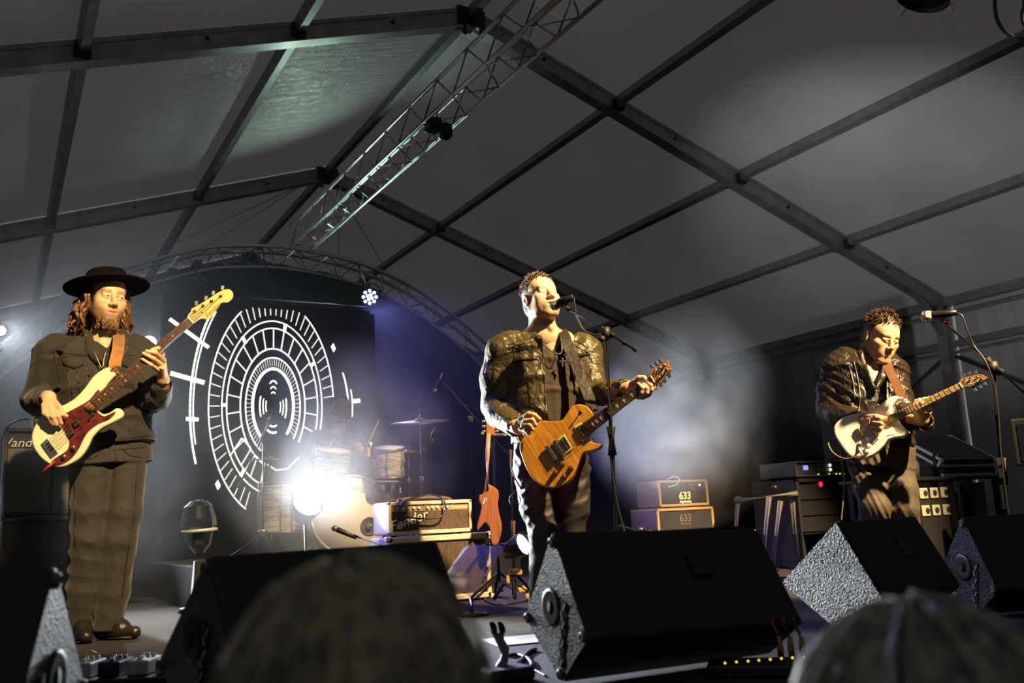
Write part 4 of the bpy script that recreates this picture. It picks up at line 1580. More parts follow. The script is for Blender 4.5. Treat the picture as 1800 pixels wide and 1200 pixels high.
# drum stool and drummer
DR = Figure(592, 7.75)
st0 = DR.p(590, 905, .1)
stool = empty('drum_stool', (st0[0], st0[1], RZ), 'round black drum stool hidden under the drummer', 'stool')
MB().lathe((st0[0], st0[1], RZ + .40), (0, 0, 1), [(0, .15), (.03, .17), (.08, .165), (.09, .12)], 24).build('seat', M_BLACK, stool)
MB().tube([(st0[0], st0[1], RZ + .05), (st0[0], st0[1], RZ + .41)], .018, 8).build('post', M_CHROME, stool)
for k in range(3):
    a = 2.1 * k
    MB().tube([(st0[0], st0[1], RZ + .2), (st0[0] + .22 * math.cos(a), st0[1] + .22 * math.sin(a), RZ + .008)], .01, 6).build('leg', M_CHROME, stool)


# ------------------------------------------------------------------ microphones on stands
def mic(name, label, tip, tail, r_head, r_body, m_head=None, parent=None):
    tip, tail = np.asarray(tip, float), np.asarray(tail, float)
    d = unit(tail - tip)
    L = np.linalg.norm(tail - tip)
    root = empty(name, tip, label, 'microphone')
    h = r_head
    MB().lathe(tip, d, [(0, h * .2), (h * .12, h * .6), (h * .5, h * .95), (h * 1.0, h), (h * 1.6, h * .92), (h * 2.0, h * .8)], 18).build('grille_ball', m_head or mat('mic_mesh', (.16, .15, .14), .4, .8, bump=.6, bscale=500), root)
    MB().lathe(tip + d * h * 1.0, d, [(-.004, h * 1.0), (-.004, h * 1.04), (.004, h * 1.04), (.004, h)], 18).build('band', M_CHROME, root)
    MB().lathe(tip + d * h * 1.9, d, [(0, h * .8), (.01, r_body * 1.15), (L * .35, r_body), (L - h * 1.9, r_body * .72), (L - h * 1.9 + .002, r_body * .5)], 14).build('handle', M_BLACKM, root)
    return root


def stand_base(root, foot, r=.30, h=.25, z0=0.0):
    f = np.array([foot[0], foot[1], z0])
    for k in range(3):
        a = 2.1 * k + .7
        MB().tube([f + np.array([0, 0, h]), f + np.array([r * math.cos(a), r * math.sin(a), .012])], .011, 6).build('leg', M_BLACKM, root)
    MB().rbox(f + np.array([0, 0, h]), (.05, .05, .06), .012).build('leg_collar', M_BLACKM, root)


# singer's stand
FSg = Figure(965, 4.75)
cl = FSg.p(1065, 584, -.33)
bs = FSg.p(1084, 940, -.33)
foot = cl + (bs - cl) * (cl[2] / (cl[2] - bs[2]))
ms = empty('microphone_stand', (foot[0], foot[1], 0), 'black boom microphone stand in front of the singer', 'stand')
mid = cl + (foot - cl) * .37
MB().tube([foot + np.array([0, 0, .2]), mid], .0155, 10).build('lower_tube', M_BLACKM, ms)
MB().tube([mid, cl], .011, 10).build('upper_tube', M_BLACKM, ms)
MB().tube([mid - unit(cl - mid) * .10, mid + unit(cl - mid) * .04], .023, 12).build('clutch', M_BLACK, ms)
b0, b1 = FSg.p(1003, 545, -.30), FSg.p(1119, 616, -.36)
MB().tube([b0, b1], .0085, 8).build('boom', M_BLACKM, ms)
MB().tube([FSg.p(1095, 601, -.348), b1], .0145, 10).build('counterweight', M_BLACK, ms)
bd3 = unit(b1 - b0)
MB().tube([FSg.p(1056, 577, -.33), FSg.p(1078, 591, -.335)], .018, 10).lathe(cl + np.array([0, 0, -.035]), (0, 0, 1), [(0, .016), (.02, .026), (.06, .022)], 10).build('boom_clutch', M_BLACK, ms)
kn = FSg.p(1058, 596, -.345)
MB().lathe(kn, -FSg.h, [(-.02, .008), (0, .016), (.012, .018), (.02, .008)], 8).build('wing_knob', M_BLACK, ms)
stand_base(ms, foot)
t0, t1 = FSg.p(968, 540, -.235), FSg.p(1008, 522, -.30)
mic('microphone', 'black vocal microphone at the singer\'s mouth', t0, t1, .026, .022)
MB().tube([FSg.p(990, 536, -.275), FSg.p(1000, 543, -.295)], .015, 8).build('mic_clip', M_BLACK, ms)
cable('microphone_cable', [t1, FSg.p(1010, 535, -.305), FSg.p(1014, 556, -.31), FSg.p(1026, 580, -.32), FSg.p(1044, 588, -.33), FSg.p(1062, 600, -.345), FSg.p(1070, 700, -.35), FSg.p(1076, 760, -.35), FSg.p(1073, 800, -.34), FSg.p(1084, 880, -.36), FSg.p(1100, 945, -.4), FSg.p(1120, 1050, -.5)], .0045, M_CABLE, 'thin black cable running down the singer\'s stand', 6)

# guitarist's stand
FGg = Figure(1548, 5.9)
cl = FGg.p(1745, 642, -.55)
bs = FGg.p(1768, 900, -.55)
foot = cl + (bs - cl) * (cl[2] / (cl[2] - bs[2]))
ms = empty('microphone_stand', (foot[0], foot[1], 0), 'black boom microphone stand rimmed with blue light beyond the white guitar', 'stand')
mid = cl + (foot - cl) * .45
MB().tube([foot + np.array([0, 0, .2]), mid], .0165, 10).build('lower_tube', M_BLACKM, ms)
MB().tube([mid, cl], .012, 10).build('upper_tube', M_BLACKM, ms)
MB().tube([mid - unit(cl - mid) * .10, mid + unit(cl - mid) * .04], .025, 12).build('clutch', M_BLACK, ms)
MB().tube([FGg.p(1655, 562, -.50), FGg.p(1830, 715, -.60)], .010, 8).build('boom', M_BLACKM, ms)
MB().tube([FGg.p(1734, 632, -.545), FGg.p(1760, 655, -.56)], .024, 10).lathe(cl + np.array([0, 0, -.05]), (0, 0, 1), [(0, .016), (.03, .030), (.07, .024)], 10).build('boom_clutch', M_BLACK, ms)
MB().tube([FGg.p(1648, 556, -.5), FGg.p(1668, 551, -.5)], .016, 8).build('mic_clip', M_BLACK, ms)
MB().lathe(FGg.p(1660, 565, -.51), -FGg.h, [(0, .010), (.01, .008)], 8).build('clip_mark', mat('red_mark', (.6, .02, .02), .4), ms)
stand_base(ms, foot)
mic('microphone', 'silver-headed vocal microphone on the stand beyond the guitarist', FGg.p(1618, 557, -.48), FGg.p(1682, 549, -.53), .031, .021, mat('silver_mesh', (.55, .53, .50), .35, .8, bump=.6, bscale=400))
cable('microphone_cable', [FGg.p(1682, 549, -.53), FGg.p(1692, 556, -.54), FGg.p(1700, 580, -.54), FGg.p(1712, 607, -.53), FGg.p(1735, 640, -.57), FGg.p(1752, 700, -.57), FGg.p(1760, 800, -.57), FGg.p(1775, 910, -.6), FGg.p(1800, 990, -.7)], .0045, M_CABLE, 'thin black cable along the stand beyond the white guitar', 6)


def tall_boom(label, foot_px, top_px, D, boom, micp, z0=0.0, mcol=None, mlabel=''):
    F = Figure(top_px[0], D)
    t = F.p(*top_px)
    root = empty('microphone_stand', (t[0], t[1], z0), label, 'stand')
    MB().tube([np.array([t[0], t[1], z0 + .15]), t], .011, 8).build('tube', M_BLACKM, root)
    MB().tube([F.p(*boom[0]), F.p(*boom[1])], .0085, 8).build('boom', mat('worn_boom', (.14, .11, .08), .4, .5), root)
    MB().rbox(t, (.04, .04, .05), .01).build('boom_clutch', M_BLACK, root)
    stand_base(root, t, .28, .2, z0)
    if micp:
        mic('microphone', mlabel, F.p(*micp[0]), F.p(*micp[1]), .016, .014, mat('worn_mic', (.20, .16, .11), .4, .6))
    return root


tall_boom('tall overhead microphone stand behind the standing guitar', None, (827, 737), 6.5, ((780, 672), (905, 812)), ((764, 690), (778, 655)), mlabel='slim overhead microphone pointing down at the drums')
tall_boom('thin microphone stand crossing the glowing rings', None, (463, 771), 6.6, ((418, 858), (472, 745)), ((470, 748), (480, 726)), z0=RZ, mlabel='small microphone on the thin stand by the glowing rings')
tall_boom('short microphone stand aimed across the cymbals', None, (758, 775), 7.3, ((742, 800), (765, 750)), ((745, 793), (762, 753)), z0=RZ, mlabel='small microphone aimed under the ride cymbal')
# low stands with microphones at the amplifiers
for (label, ml, D, base, a, b, ma, mb) in (
        ('low microphone stand in front of the bass drum', 'grey microphone aimed at the white bass drum head', 5.0, (690, 985), (622, 940), (705, 972), (583, 926), (626, 945)),
        ('low microphone stand aimed at the tan cabinet', 'thin microphone close to the tan speaker cabinet', 6.6, (1150, 985), (1088, 924), (1160, 942), (1122, 929), (1152, 936))):
    F = Figure(base[0], D)
    q = F.p(*b)
    r_ = empty('low_stand', (q[0], q[1], 0), label, 'stand')
    MB().tube([F.p(*a), q], .010, 8).build('boom', mat('worn_boom', (.14, .11, .08), .4, .5), r_)
    MB().tube([np.array([q[0], q[1], .02]), q], .012, 8).build('tube', M_BLACKM, r_)
    MB().lathe((q[0], q[1], 0), (0, 0, 1), [(0, .13), (.015, .125), (.022, .03)], 24).build('round_base', M_BLACKM, r_)
    mic('microphone', ml, F.p(*ma), F.p(*mb), .016, .013, mat('grey_mic', (.16, .14, .12), .4, .5))

# ------------------------------------------------------------------ natural guitar on its stand, lamp stand beside it
FN = Figure(860, 5.75)
class _A: pass
ng = empty('electric_guitar', FN.p(862, 958), 'brown natural-wood guitar standing upright behind the cream cabinet', 'guitar')
def fn_uv(x, y):
    q = FN.p(x, y) - FN.p(860, 900)
    return (q @ FN.s, q[2])
nb = spline([fn_uv(*q) for q in ((843, 870), (848, 868), (851, 862), (855, 850), (862, 852), (874, 860), (877, 871), (875, 886), (878, 904), (882, 922), (880, 942), (874, 957), (864, 955), (861, 930), (853, 919), (845, 926), (840, 932), (839, 922), (843, 906), (846, 890), (842, 879))], 4, True)
M_NAT = wood('natural_mahogany', (.22, .075, .022), (.32, .12, .04), (10, 10, 1), .3, .5, 4) if 'wood' in globals() else mat('natural_mahogany', (.27, .095, .03), .3, vary=.25, vscale=6, stretch=(14, 14, 1), coat=.5)
MB().prism(nb, .045, FN.p(860, 900), FN.s, (0, 0, 1), -FN.h, .008).build('body', M_NAT, ng)
MB().tube([FN.p(856, 862, .01), FN.p(857, 800, .03), FN.p(859, 762, .04)], [.017, .015, .014], 8).build('neck', mat('pale_neck', (.50, .20, .05), .35, coat=.3), ng)
MB().rbox(FN.p(862, 749, .05), (.055, .016, .12), .006, frame(FN.s, FN.h, (0, 0, 1))).build('headstock', M_NAT, ng)
for k in range(3):
    for s_, xx in ((-1, 852), (1, 872)):
        c = FN.p(xx, 740 + 9 * k, .05)
        MB().lathe(c, FN.s * s_, [(-.01, .004), (.0, .009), (.014, .009), (.018, .004)], 10).build('tuner', M_GOLD if 'M_GOLD' in globals() else mat('brass', (.7, .5, .2), .3, 1), ng)
text_obj('sticker', 'F', FN.p(851, 881, -.003), FN.s, -FN.h, .05, mat('white_sticker', (.8, .75, .65), .4), ng, .0005, .3)
gs = empty('guitar_stand', (FN.p(866, 950, .12)[0], FN.p(866, 950, .12)[1], 0), 'black stand holding the natural-wood guitar by its neck', 'stand')
gt = FN.p(866, 765, .11)
MB().tube([np.array([gt[0], gt[1], .1]), gt], .013, 8).build('post', M_BLACKM, gs)
MB().tube([FN.p(848, 762, .02), FN.p(850, 762, .08), gt, FN.p(884, 764, .08), FN.p(888, 765, .02)], .010, 8).build('neck_yoke', mat('yoke_grey', (.14, .12, .10), .5), gs)
MB().tube([FN.p(850, 958, -.05), FN.p(852, 958, .1), FN.p(884, 957, .1), FN.p(886, 957, -.05)], .011, 8).build('cradle', M_BLACKM, gs)
for k in range(3):
    a = 2.1 * k + 1.2
    MB().tube([np.array([gt[0], gt[1], .16]), np.array([gt[0] + .24 * math.cos(a), gt[1] + .24 * math.sin(a), .012])], .010, 6).build('leg', M_BLACKM, gs)

FL = Figure(905, 5.85)
lp = FL.p(902, 1010)
ls = empty('lamp_stand', (lp[0], lp[1], 0), 'worn brown tripod stand with yellow clamps behind the singer', 'stand')
ltop = FL.p(897, 790)
lmid = FL.p(902, 915)
M_WORN = mat('worn_brown', (.16, .10, .05), .45, .4)
MB().tube([lmid, ltop], .009, 8).build('upper_tube', M_WORN, ls)
MB().tube([np.array([lp[0], lp[1], .02]), lmid], .015, 8).build('lower_tube', M_WORN, ls)
MB().tube([FL.p(864, 939), FL.p(943, 935)], .010, 8).build('cross_bar', M_BLACKM, ls)
MB().tube([FL.p(922, 936), np.array(LF) - np.array([.0, -.06, -.05])], .009, 6).build('lamp_arm', M_BLACKM, ls)
M_YEL = mat('yellow_plastic', (.75, .42, .03), .4)
MB().rbox(FL.p(906, 1005, -.02), (.085, .04, .038), .008, frame(FL.s, FL.h, (0, 0, 1))).build('clamp', M_YEL, ls)
MB().rbox(FL.p(893, 1018, -.04), (.02, .03, .05), .006, frame(FL.s, FL.h, (0, 0, 1))).build('clamp', M_YEL, ls)
for (x, y, d) in ((868, 1048, -.1), (905, 1050, -.15), (938, 1040, .1)):
    e = FL.p(x, y, d)
    e[2] = .012
    MB().tube([np.array([lp[0], lp[1], .17]), e], .012, 6).build('leg', M_BLACKM, ls)
    MB().tube([np.array([lp[0], lp[1], .05]), (e + np.array([lp[0], lp[1], .17])) / 2], .007, 6).build('strut', M_BLACKM, ls)
for i, (x, y) in enumerate(((917, 1028), (925, 1024), (929, 1040))):
    q = at_z(x, y + 8, .03)
    MB().rbox(q, (.06, .035, .03), .008, np.array(Euler((0, 0, .5 * i)).to_matrix())).build('yellow_plug', M_YEL)
    tag(bpy.data.objects['yellow_plug' if i == 0 else 'yellow_plug.%03d' % i], ('yellow plug lying under the clamp of the brown lamp stand', 'yellow plug on the floor between two others by the lamp stand', 'yellow plug lying on the floor close to the singer\'s monitor')[i], 'plug', 'yellow plugs by the lamp stand')

# ------------------------------------------------------------------ clear plastic lamp covers
M_CLEAR = bpy.data.materials.new('clear_plastic')
M_CLEAR.use_nodes = True
_nt = M_CLEAR.node_tree
_o = _nt.nodes['Material Output']
_nt.nodes.remove(_nt.nodes['Principled BSDF'])
_tr = _nt.nodes.new('ShaderNodeBsdfTransparent')
_tr.inputs[0].default_value = (.90, .93, .92, 1)
_gl = _nt.nodes.new('ShaderNodeBsdfGlossy')
_gl.inputs['Roughness'].default_value = .12
_gl.inputs[0].default_value = (.8, .82, .8, 1)
_lw = _nt.nodes.new('ShaderNodeLayerWeight')
_lw.inputs[0].default_value = .18
_mx = _nt.nodes.new('ShaderNodeMixShader')
_nt.links.new(_lw.outputs['Fresnel'], _mx.inputs[0])
_nt.links.new(_tr.outputs[0], _mx.inputs[1])
_nt.links.new(_gl.outputs[0], _mx.inputs[2])
_nt.links.new(_mx.outputs[0], _o.inputs['Surface'])
M_PERSPEX = bpy.data.materials.new('sheen_grey_perspex')
M_PERSPEX.use_nodes = True
_nt = M_PERSPEX.node_tree
_o = _nt.nodes['Material Output']
_pb = _nt.nodes['Principled BSDF']
_pb.inputs['Base Color'].default_value = (.33, .33, .33, 1)
_pb.inputs['Roughness'].default_value = .25
_tr = _nt.nodes.new('ShaderNodeBsdfTransparent')
_mx = _nt.nodes.new('ShaderNodeMixShader')
_mx.inputs[0].default_value = .30  # share of flat grey that paints the sheen onto the clear sheet
_nt.links.new(_tr.outputs[0], _mx.inputs[1])
_nt.links.new(_pb.outputs[0], _mx.inputs[2])
_nt.links.new(_mx.outputs[0], _o.inputs['Surface'])
FK = Figure(350, 6.3)
cv = empty('lamp_cover', FK.p(350, 985), 'clear plastic dome over a small lamp by the dark screen', 'cover')
kc = FK.p(350, 930)
MB().lathe(FK.p(351, 972), FK.vec(-.05, 0, 1), [(0, .03), (.05, .075), (.17, .112), (.22, .11), (.30, .09), (.335, .05), (.342, .02)], 20, smooth=False).build('dome', M_CLEAR, cv)
MB().lathe(FK.p(351, 935), FK.vec(-.05, 0, 1), [(0, .112), (.010, .115), (.020, .112)], 24).build('rim', mat('glossy_rim', (.5, .5, .5), .2, .3), cv)
MB().rbox(FK.p(348, 948), (.08, .07, .10), .02).build('lamp_body', M_BLACKM, cv)
MB().lathe((kc[0], kc[1], 0), (0, 0, 1), [(0, .12), (.03, .11), (.04, .05), (kc[2] - .2, .03)], 16).build('foot', M_BLACKM, cv)
FP = Figure(832, 5.0)
pc = empty('perspex_cover', FP.p(832, 1040), 'clear perspex wedge with red tape in front of the cream cabinet', 'cover')
A_, B_, C_, Dv = FP.p(775, 1022, -.02), FP.p(826, 957, .06), FP.p(889, 960, .0), FP.p(828, 1050, -.06)
pp = MB()
pp.add([A_, B_, C_, Dv], [(0, 1, 2, 3)])
pf_ = pp.build('sheet', M_PERSPEX, pc)
_md = pf_.modifiers.new('thick', 'SOLIDIFY')
_md.thickness = .006
pp = MB()
E_ = FP.p(815, 962, .16)
pp.add([A_, B_, E_], [(0, 1, 2)])
pf_ = pp.build('side_sheet', M_PERSPEX, pc)
_md = pf_.modifiers.new('thick', 'SOLIDIFY')
_md.thickness = .006
MB().bar(Dv + (C_ - Dv) * .05, Dv + (C_ - Dv) * .62, .004, .024, hint=-FP.h).build('red_tape', mat('red_tape', (.45, .03, .02), .5), pc)
MB().tube([Dv, np.array([Dv[0], Dv[1], 0.01])], .012, 8).lathe((Dv[0], Dv[1], 0), (0, 0, 1), [(0, .09), (.012, .085), (.016, .02)], 16).build('foot', M_BLACKM, pc)

# ------------------------------------------------------------------ equipment beyond the guitarist
RK = at_d(1430, 905, 7.6)
ry = RK[1]
rx0, rx1 = at_y(1400, 850, ry)[0], at_y(1512, 850, ry)[0]
rz1, rz0 = at_y(1440, 810, ry)[2], at_y(1440, 840, ry)[2]
rc = amp_box('rack_case', 'tall black equipment rack behind the guitarist', rx0, rx1, ry, .5, 0, rz0, M_BLACK, None, .03, 'rack', feet=False)
for k in range(5):
    MB().box(((rx0 + rx1) / 2, ry + .02, rz0 * (.12 + .18 * k)), (rx1 - rx0 - .08, .02, rz0 * .15)).build('rack_unit', mat('rack_grey', (.03, .03, .032), .4, .4), rc)
MB().lathe((rx0 + (rx1 - rx0) * .38, ry + .008, rz0 * .93), N_, [(0, .022), (.006, .018)], 10).build('red_light', mat('red_light', (.8, .02, .05), .4, emit=(1, .03, .06), estr=1.5), rc)
rm = amp_box('rack_mixer', 'digital rack mixer with a small blue display and yellow lights', rx0 - .01, rx1 + .01, ry - .02, .4, rz0, rz1, mat('mixer_black', (.035, .035, .037), .45), None, .012, 'mixer')
rw = rx1 - rx0
MB().box((rx0 + rw * .16, ry + .0, rz0 + (rz1 - rz0) * .62), (rw * .055, .02, (rz1 - rz0) * .26)).build('display', mat('blue_display', (.1, .15, .6), .3, emit=(.18, .25, 1.0), estr=1.4), rm)
for k in range(3):
    for j in range(2):
        MB().lathe((rx0 + rw * (.34 + .05 * k), ry - .005, rz0 + (rz1 - rz0) * (.5 + .25 * j)), N_, [(0, .010), (.012, .008)], 8).build('button', mat('grey_button', (.12, .12, .12), .4), rm)
for j in range(2):
    MB().lathe((rx0 + rw * .53, ry - .005, rz0 + (rz1 - rz0) * (.48 + .26 * j)), N_, [(0, .014), (.012, .012)], 10).build('white_button', mat('white_button', (.8, .85, .75), .4, emit=(.9, 1, .85), estr=.9), rm)
for t in (.34, .51, .62, .68, .74):
    MB().lathe((rx0 + rw * t, ry - .005, rz0 + (rz1 - rz0) * .22), N_, [(0, .008), (.006, .006)], 8).build('indicator', mat('yellow_light', (.7, .6, .1), .4, emit=(.9, .7, .1), estr=.9), rm)

TB = at_d(1690, 905, 7.2)
ty = TB[1]
tx0, tx1 = at_y(1600, 850, ty)[0], at_y(1772, 850, ty)[0]
tz = at_y(1690, 836, ty)[2]
M_BLUEBLK = mat('black_frame', (.014, .014, .018), .35, .3)
tb = empty('work_table', ((tx0 + tx1) / 2, ty + .3, 0), 'black steel work table carrying the open flight case', 'table')
MB().rbox(((tx0 + tx1) / 2, ty + .3, tz - .012), (tx1 - tx0, .62, .024), .006).build('table_top', M_BLUEBLK, tb)
for x in (tx0 + .08, tx0 + (tx1 - tx0) * .42, tx0 + (tx1 - tx0) * .62, tx1 - .08):
    for y_ in (ty + .04, ty + .56):
        MB().box((x, y_, (tz - .02) / 2), (.045, .045, tz - .02)).build('leg', M_BLUEBLK, tb)
MB().box((tx0 + (tx1 - tx0) * .74, ty + .10, tz * .5), (.22, .05, tz * .85)).build('modesty_panel', mat('grey_panel', (.07, .06, .06), .6), tb)
pd = empty('power_distributor', (tx0 + .28, ty - .02, 0), 'power distribution box with rows of white sockets under the work table', 'power box')
pz0, pz1 = tz * .05, tz - .10
MB().rbox((tx0 + .30, ty + .22, (pz0 + pz1) / 2), (.56, .34, pz1 - pz0), .01).build('case', M_BLACK, pd)
for j, zz in enumerate((at_y(1640, 866, ty)[2], at_y(1640, 897, ty)[2])):
    for k in range(4):
        c = (tx0 + .075 + .115 * k, ty + .045, zz)
        q = MB().rbox(c, (.085, .012, .075), .006).build('socket', mat('ivory_socket', (.36, .33, .28), .5), pd)
        MB().lathe((c[0] + .012 * (k % 2), c[1] - .006, c[2]), N_, [(0, .022), (.004, .020), (.002, .012), (.002, .001)], 12).build('socket_face', M_BLACK, q)
fcx0, fcx1 = at_y(1669, 830, ty)[0], at_y(1764, 830, ty)[0]
fh = at_y(1700, 817, ty)[2] - tz
fcase = empty('flight_case', ((fcx0 + fcx1) / 2, ty + .25, tz), 'open aluminium-edged flight case on the work table', 'case')
MB().rbox(((fcx0 + fcx1) / 2, ty + .27, tz + fh / 2), (fcx1 - fcx0, .42, fh), .008).build('base', M_BLACK, fcase)
la, lb_ = np.array([fcx0, ty + .06, tz + fh + .02]), at_y(1690, 783, ty + .3)
ld = unit(np.array([0, lb_[1] - la[1], lb_[2] - la[2]]))
lu = np.cross(UX, ld)
lc_ = np.array([(fcx0 + fcx1) / 2, 0, 0]) + np.array([0, la[1], la[2]]) + ld * .20
MB().rbox(lc_, (fcx1 - fcx0, .40, .05), .008, frame(UX, ld, lu)).build('lid', M_BLACK, fcase)
M_EDGE = mat('alu_edge', (.55, .55, .58), .3, .9)
e = MB()
for s_ in (-1, 1):
    e.bar(lc_ + UX * s_ * (fcx1 - fcx0) / 2 - ld * .2 + lu * .025, lc_ + UX * s_ * (fcx1 - fcx0) / 2 + ld * .2 + lu * .025, .018, .018)
    e.bar(lc_ + UX * s_ * (fcx1 - fcx0) / 2 - ld * .2 - lu * .025, lc_ + UX * s_ * (fcx1 - fcx0) / 2 + ld * .2 - lu * .025, .018, .018)
e.bar((fcx0, ty + .06, tz + fh), (fcx1, ty + .06, tz + fh), .018, .018)
e.bar((fcx0, ty + .06, tz + .01), (fcx1, ty + .06, tz + .01), .018, .018)
e.build('edge', M_EDGE, fcase)
for s_ in (-1, 1):
    for t_ in (-1, 1):
        MB().rbox(lc_ + UX * s_ * (fcx1 - fcx0) / 2 + ld * t_ * .2, (.034, .034, .06), .010, frame(UX, ld, lu)).build('ball_corner', M_EDGE, fcase)
cn = at_y(1651, 838, ty + .1)
can = MB().lathe((cn[0], cn[1], tz), (0, 0, 1), [(0, .026), (.006, .033), (.155, .033), (.165, .028), (.168, .026), (.164, .001)], 20).build('drink_can', M_BLUEBLK)
tag(can, 'tall dark can on the work table edged with blue light', 'can')
cn = at_y(1607, 838, ty + .1)
jar = MB().lathe((cn[0], cn[1], tz), (0, 0, 1), [(0, .040), (.10, .042), (.125, .025), (.13, .027), (.15, .027), (.152, .001)], 20).build('water_bottle', mat('dim_bottle', (.05, .06, .06), .2))
tag(jar, 'squat grey bottle at the end of the work table behind the guitarist', 'bottle')
bxp = at_y(1764, 826, ty + .2)
ob = MB().rbox((fcx1 + .10, ty + .3, tz + .05), (.12, .2, .10), .01).build('effects_box', M_BLACK)
MB().lathe((fcx1 + .12, ty + .195, tz + .055), N_, [(0, .014), (.008, .010)], 10).build('amber_light', mat('amber_light', (1, .4, .05), .4, emit=(1, .35, .03), estr=2.5), ob)
tag(ob, 'small black box with an amber light next to the flight case', 'box')
# barrier frames in the dark beside the rack
M_DULL = mat('dull_aluminium', (.20, .19, .18), .5, .5)
for i, (xs, yt, dd) in enumerate((((1352, 1338), 873, 7.2), ((1372, 1356), 880, 7.4), ((1393, 1402), 878, 7.5), ((1298, 1288), 872, 7.9))):
    a, b_ = at_d(xs[0], yt, dd), at_d(xs[1], 1000, dd)
    k = (a[2]) / (a[2] - b_[2]) if a[2] != b_[2] else 1
    ft = a + (b_ - a) * k
    g = empty('stand_leg', (ft[0], ft[1], 0), ('dull aluminium upright under the round black knob of the rail', 'second dull upright just beside the one under the knob', 'dull aluminium upright leaning against the equipment rack', 'thin dull upright at the open end of the aluminium rail')[i], 'upright', 'aluminium uprights by the rack')
    MB().tube([ft, a], .022, 8).build('tube', M_DULL, g)
    MB().rbox((ft[0], ft[1], .012), (.09, .09, .024), .006).build('foot', M_BLACKM, g)
ba, bb = at_d(1292, 880, 7.6), at_d(1402, 868, 7.45)
rail = MB().tube([ba, bb], .026, 8).build('cross_rail', M_DULL)
tag(rail, 'dull aluminium rail lying across the leaning uprights', 'rail')
lm = at_d(1361, 857, 7.5)
ball = MB().lathe(lm + np.array([0, 0, -.03]), (0, 0, 1), [(0, .01), (.01, .03), (.03, .04), (.05, .03), (.06, .01)], 14).build('rail_knob', M_BLACKM)
tag(ball, 'round black knob on top of the aluminium rail', 'knob')
# screen on a stand at the edge
FR = Figure(1795, 6.6)
sc2 = empty('video_monitor', FR.p(1815, 985), 'black framed monitor edged with blue light on a pole', 'monitor')
MB().rbox(FR.p(1818, 775), (.24, .05, .30), .012, frame(FR.s, FR.h, (0, 0, 1))).build('frame', M_BLACK, sc2)
MB().rbox(FR.p(1821, 776, -.027), (.19, .012, .24), .004, frame(FR.s, FR.h, (0, 0, 1))).build('display', mat('dark_glass', (.01, .01, .02), .08), sc2)
q = FR.p(1815, 800, .02)
MB().tube([np.array([q[0], q[1], .02]), q], .02, 8).lathe((q[0], q[1], 0), (0, 0, 1), [(0, .2), (.02, .19), (.03, .03)], 20).build('pole', M_BLACKM, sc2)

# ------------------------------------------------------------------ floor clutter at the front
pk = at_z(228, 1196, 0.0)
pb = empty('pedalboard', (pk[0], pk[1], 0), 'bass player\'s pedalboard with four small pedals on the floor', 'pedalboard')
vr = unit([_cy, -_sy, 0])
vf = unit([_sy, _cy, 0])
Rv = frame(vr, vf, (0, 0, 1))
MB().rbox(pk + np.array([0, 0, .012]), (.42, .22, .024), .006, Rv).build('board', M_BLACKM, pb)
for k in range(4):
    c = pk + vr * (-.15 + .10 * k) + np.array([0, 0, .05])
    pe = MB().rbox(c, (.075, .13, .05), .006, Rv).build('pedal', mat('pedal_%d' % (k % 3), ((.55, .55, .6), (.03, .03, .10), (.5, .5, .5))[k % 3], .3, .4), pb)
    for j in range(3):
        MB().lathe(c + vr * (-.02 + .02 * j) + vf * .03 + np.array([0, 0, .025]), (0, 0, 1), [(0, .008), (.012, .007)], 8).build('knob', M_CHROME, pe)
    MB().lathe(c - vf * .035 + np.array([0, 0, .025]), (0, 0, 1), [(0, .010), (.012, .009)], 8).build('foot_switch', M_CHROME, pe)
mt = at_z(180, 1160)
mat_ = MB().rbox((mt[0], mt[1], .004), (.75, .42, .008), .002, np.array(Euler((0, 0, -.25)).to_matrix())).build('floor_mat', mat('brown_mat', (.055, .040, .034), .9, bump=.3, bscale=120))
tag(mat_, 'thin brown mat on the floor at the bass player\'s feet', 'mat')
sl = at_z(914, 1126)
sh_ = MB().rbox((sl[0] + .03, sl[1], .003), (.32, .24, .004), .001, np.array(Euler((0, 0, -.2)).to_matrix())).build('set_list', mat('white_paper', (.82, .74, .72), .7, vary=.08, vscale=10))
tag(sh_, 'white sheet of paper lying on the floor beside the singer\'s monitor', 'paper')
gh_ = at_z(868, 1195)
GF = Figure(868, float(np.hypot(gh_[0], gh_[1])))
gk = empty('guitar_holder', (GF.o[0], GF.o[1], 0), 'grey folding guitar holder with two black hooks', 'stand')
def gfu(x, y):
    q = GF.p(x, y) - GF.p(868, 1150)
    return (q @ GF.s, q[2])
MB().prism([gfu(*q) for q in ((864, 1112), (886, 1112), (886, 1126), (895, 1140), (894, 1160), (890, 1178), (870, 1186), (862, 1186), (879, 1160), (882, 1150))], .05, GF.p(868, 1150), GF.s, (0, 0, 1), -GF.h, .004, 2).build('upright', mat('blue_grey_plastic', (.20, .21, .27), .4), gk)
for x in (869, 883):
    MB().tube(spline([GF.p(x, 1114), GF.p(x - 1, 1104), GF.p(x - 4, 1098), GF.p(x - 8, 1098)], 3), [.011] * 10, 8).build('hook', M_BLACK, gk)
MB().rbox(np.array([GF.o[0], GF.o[1], .02]), (.16, .14, .04), .01).build('base', M_BLACK, gk)


def floor_cable(pts, r, label, m=None, z=None):
    P = [at_z(x, y, r) for x, y in pts]
    return cable('floor_cable', P, r, m or M_CABLE, label, 6)


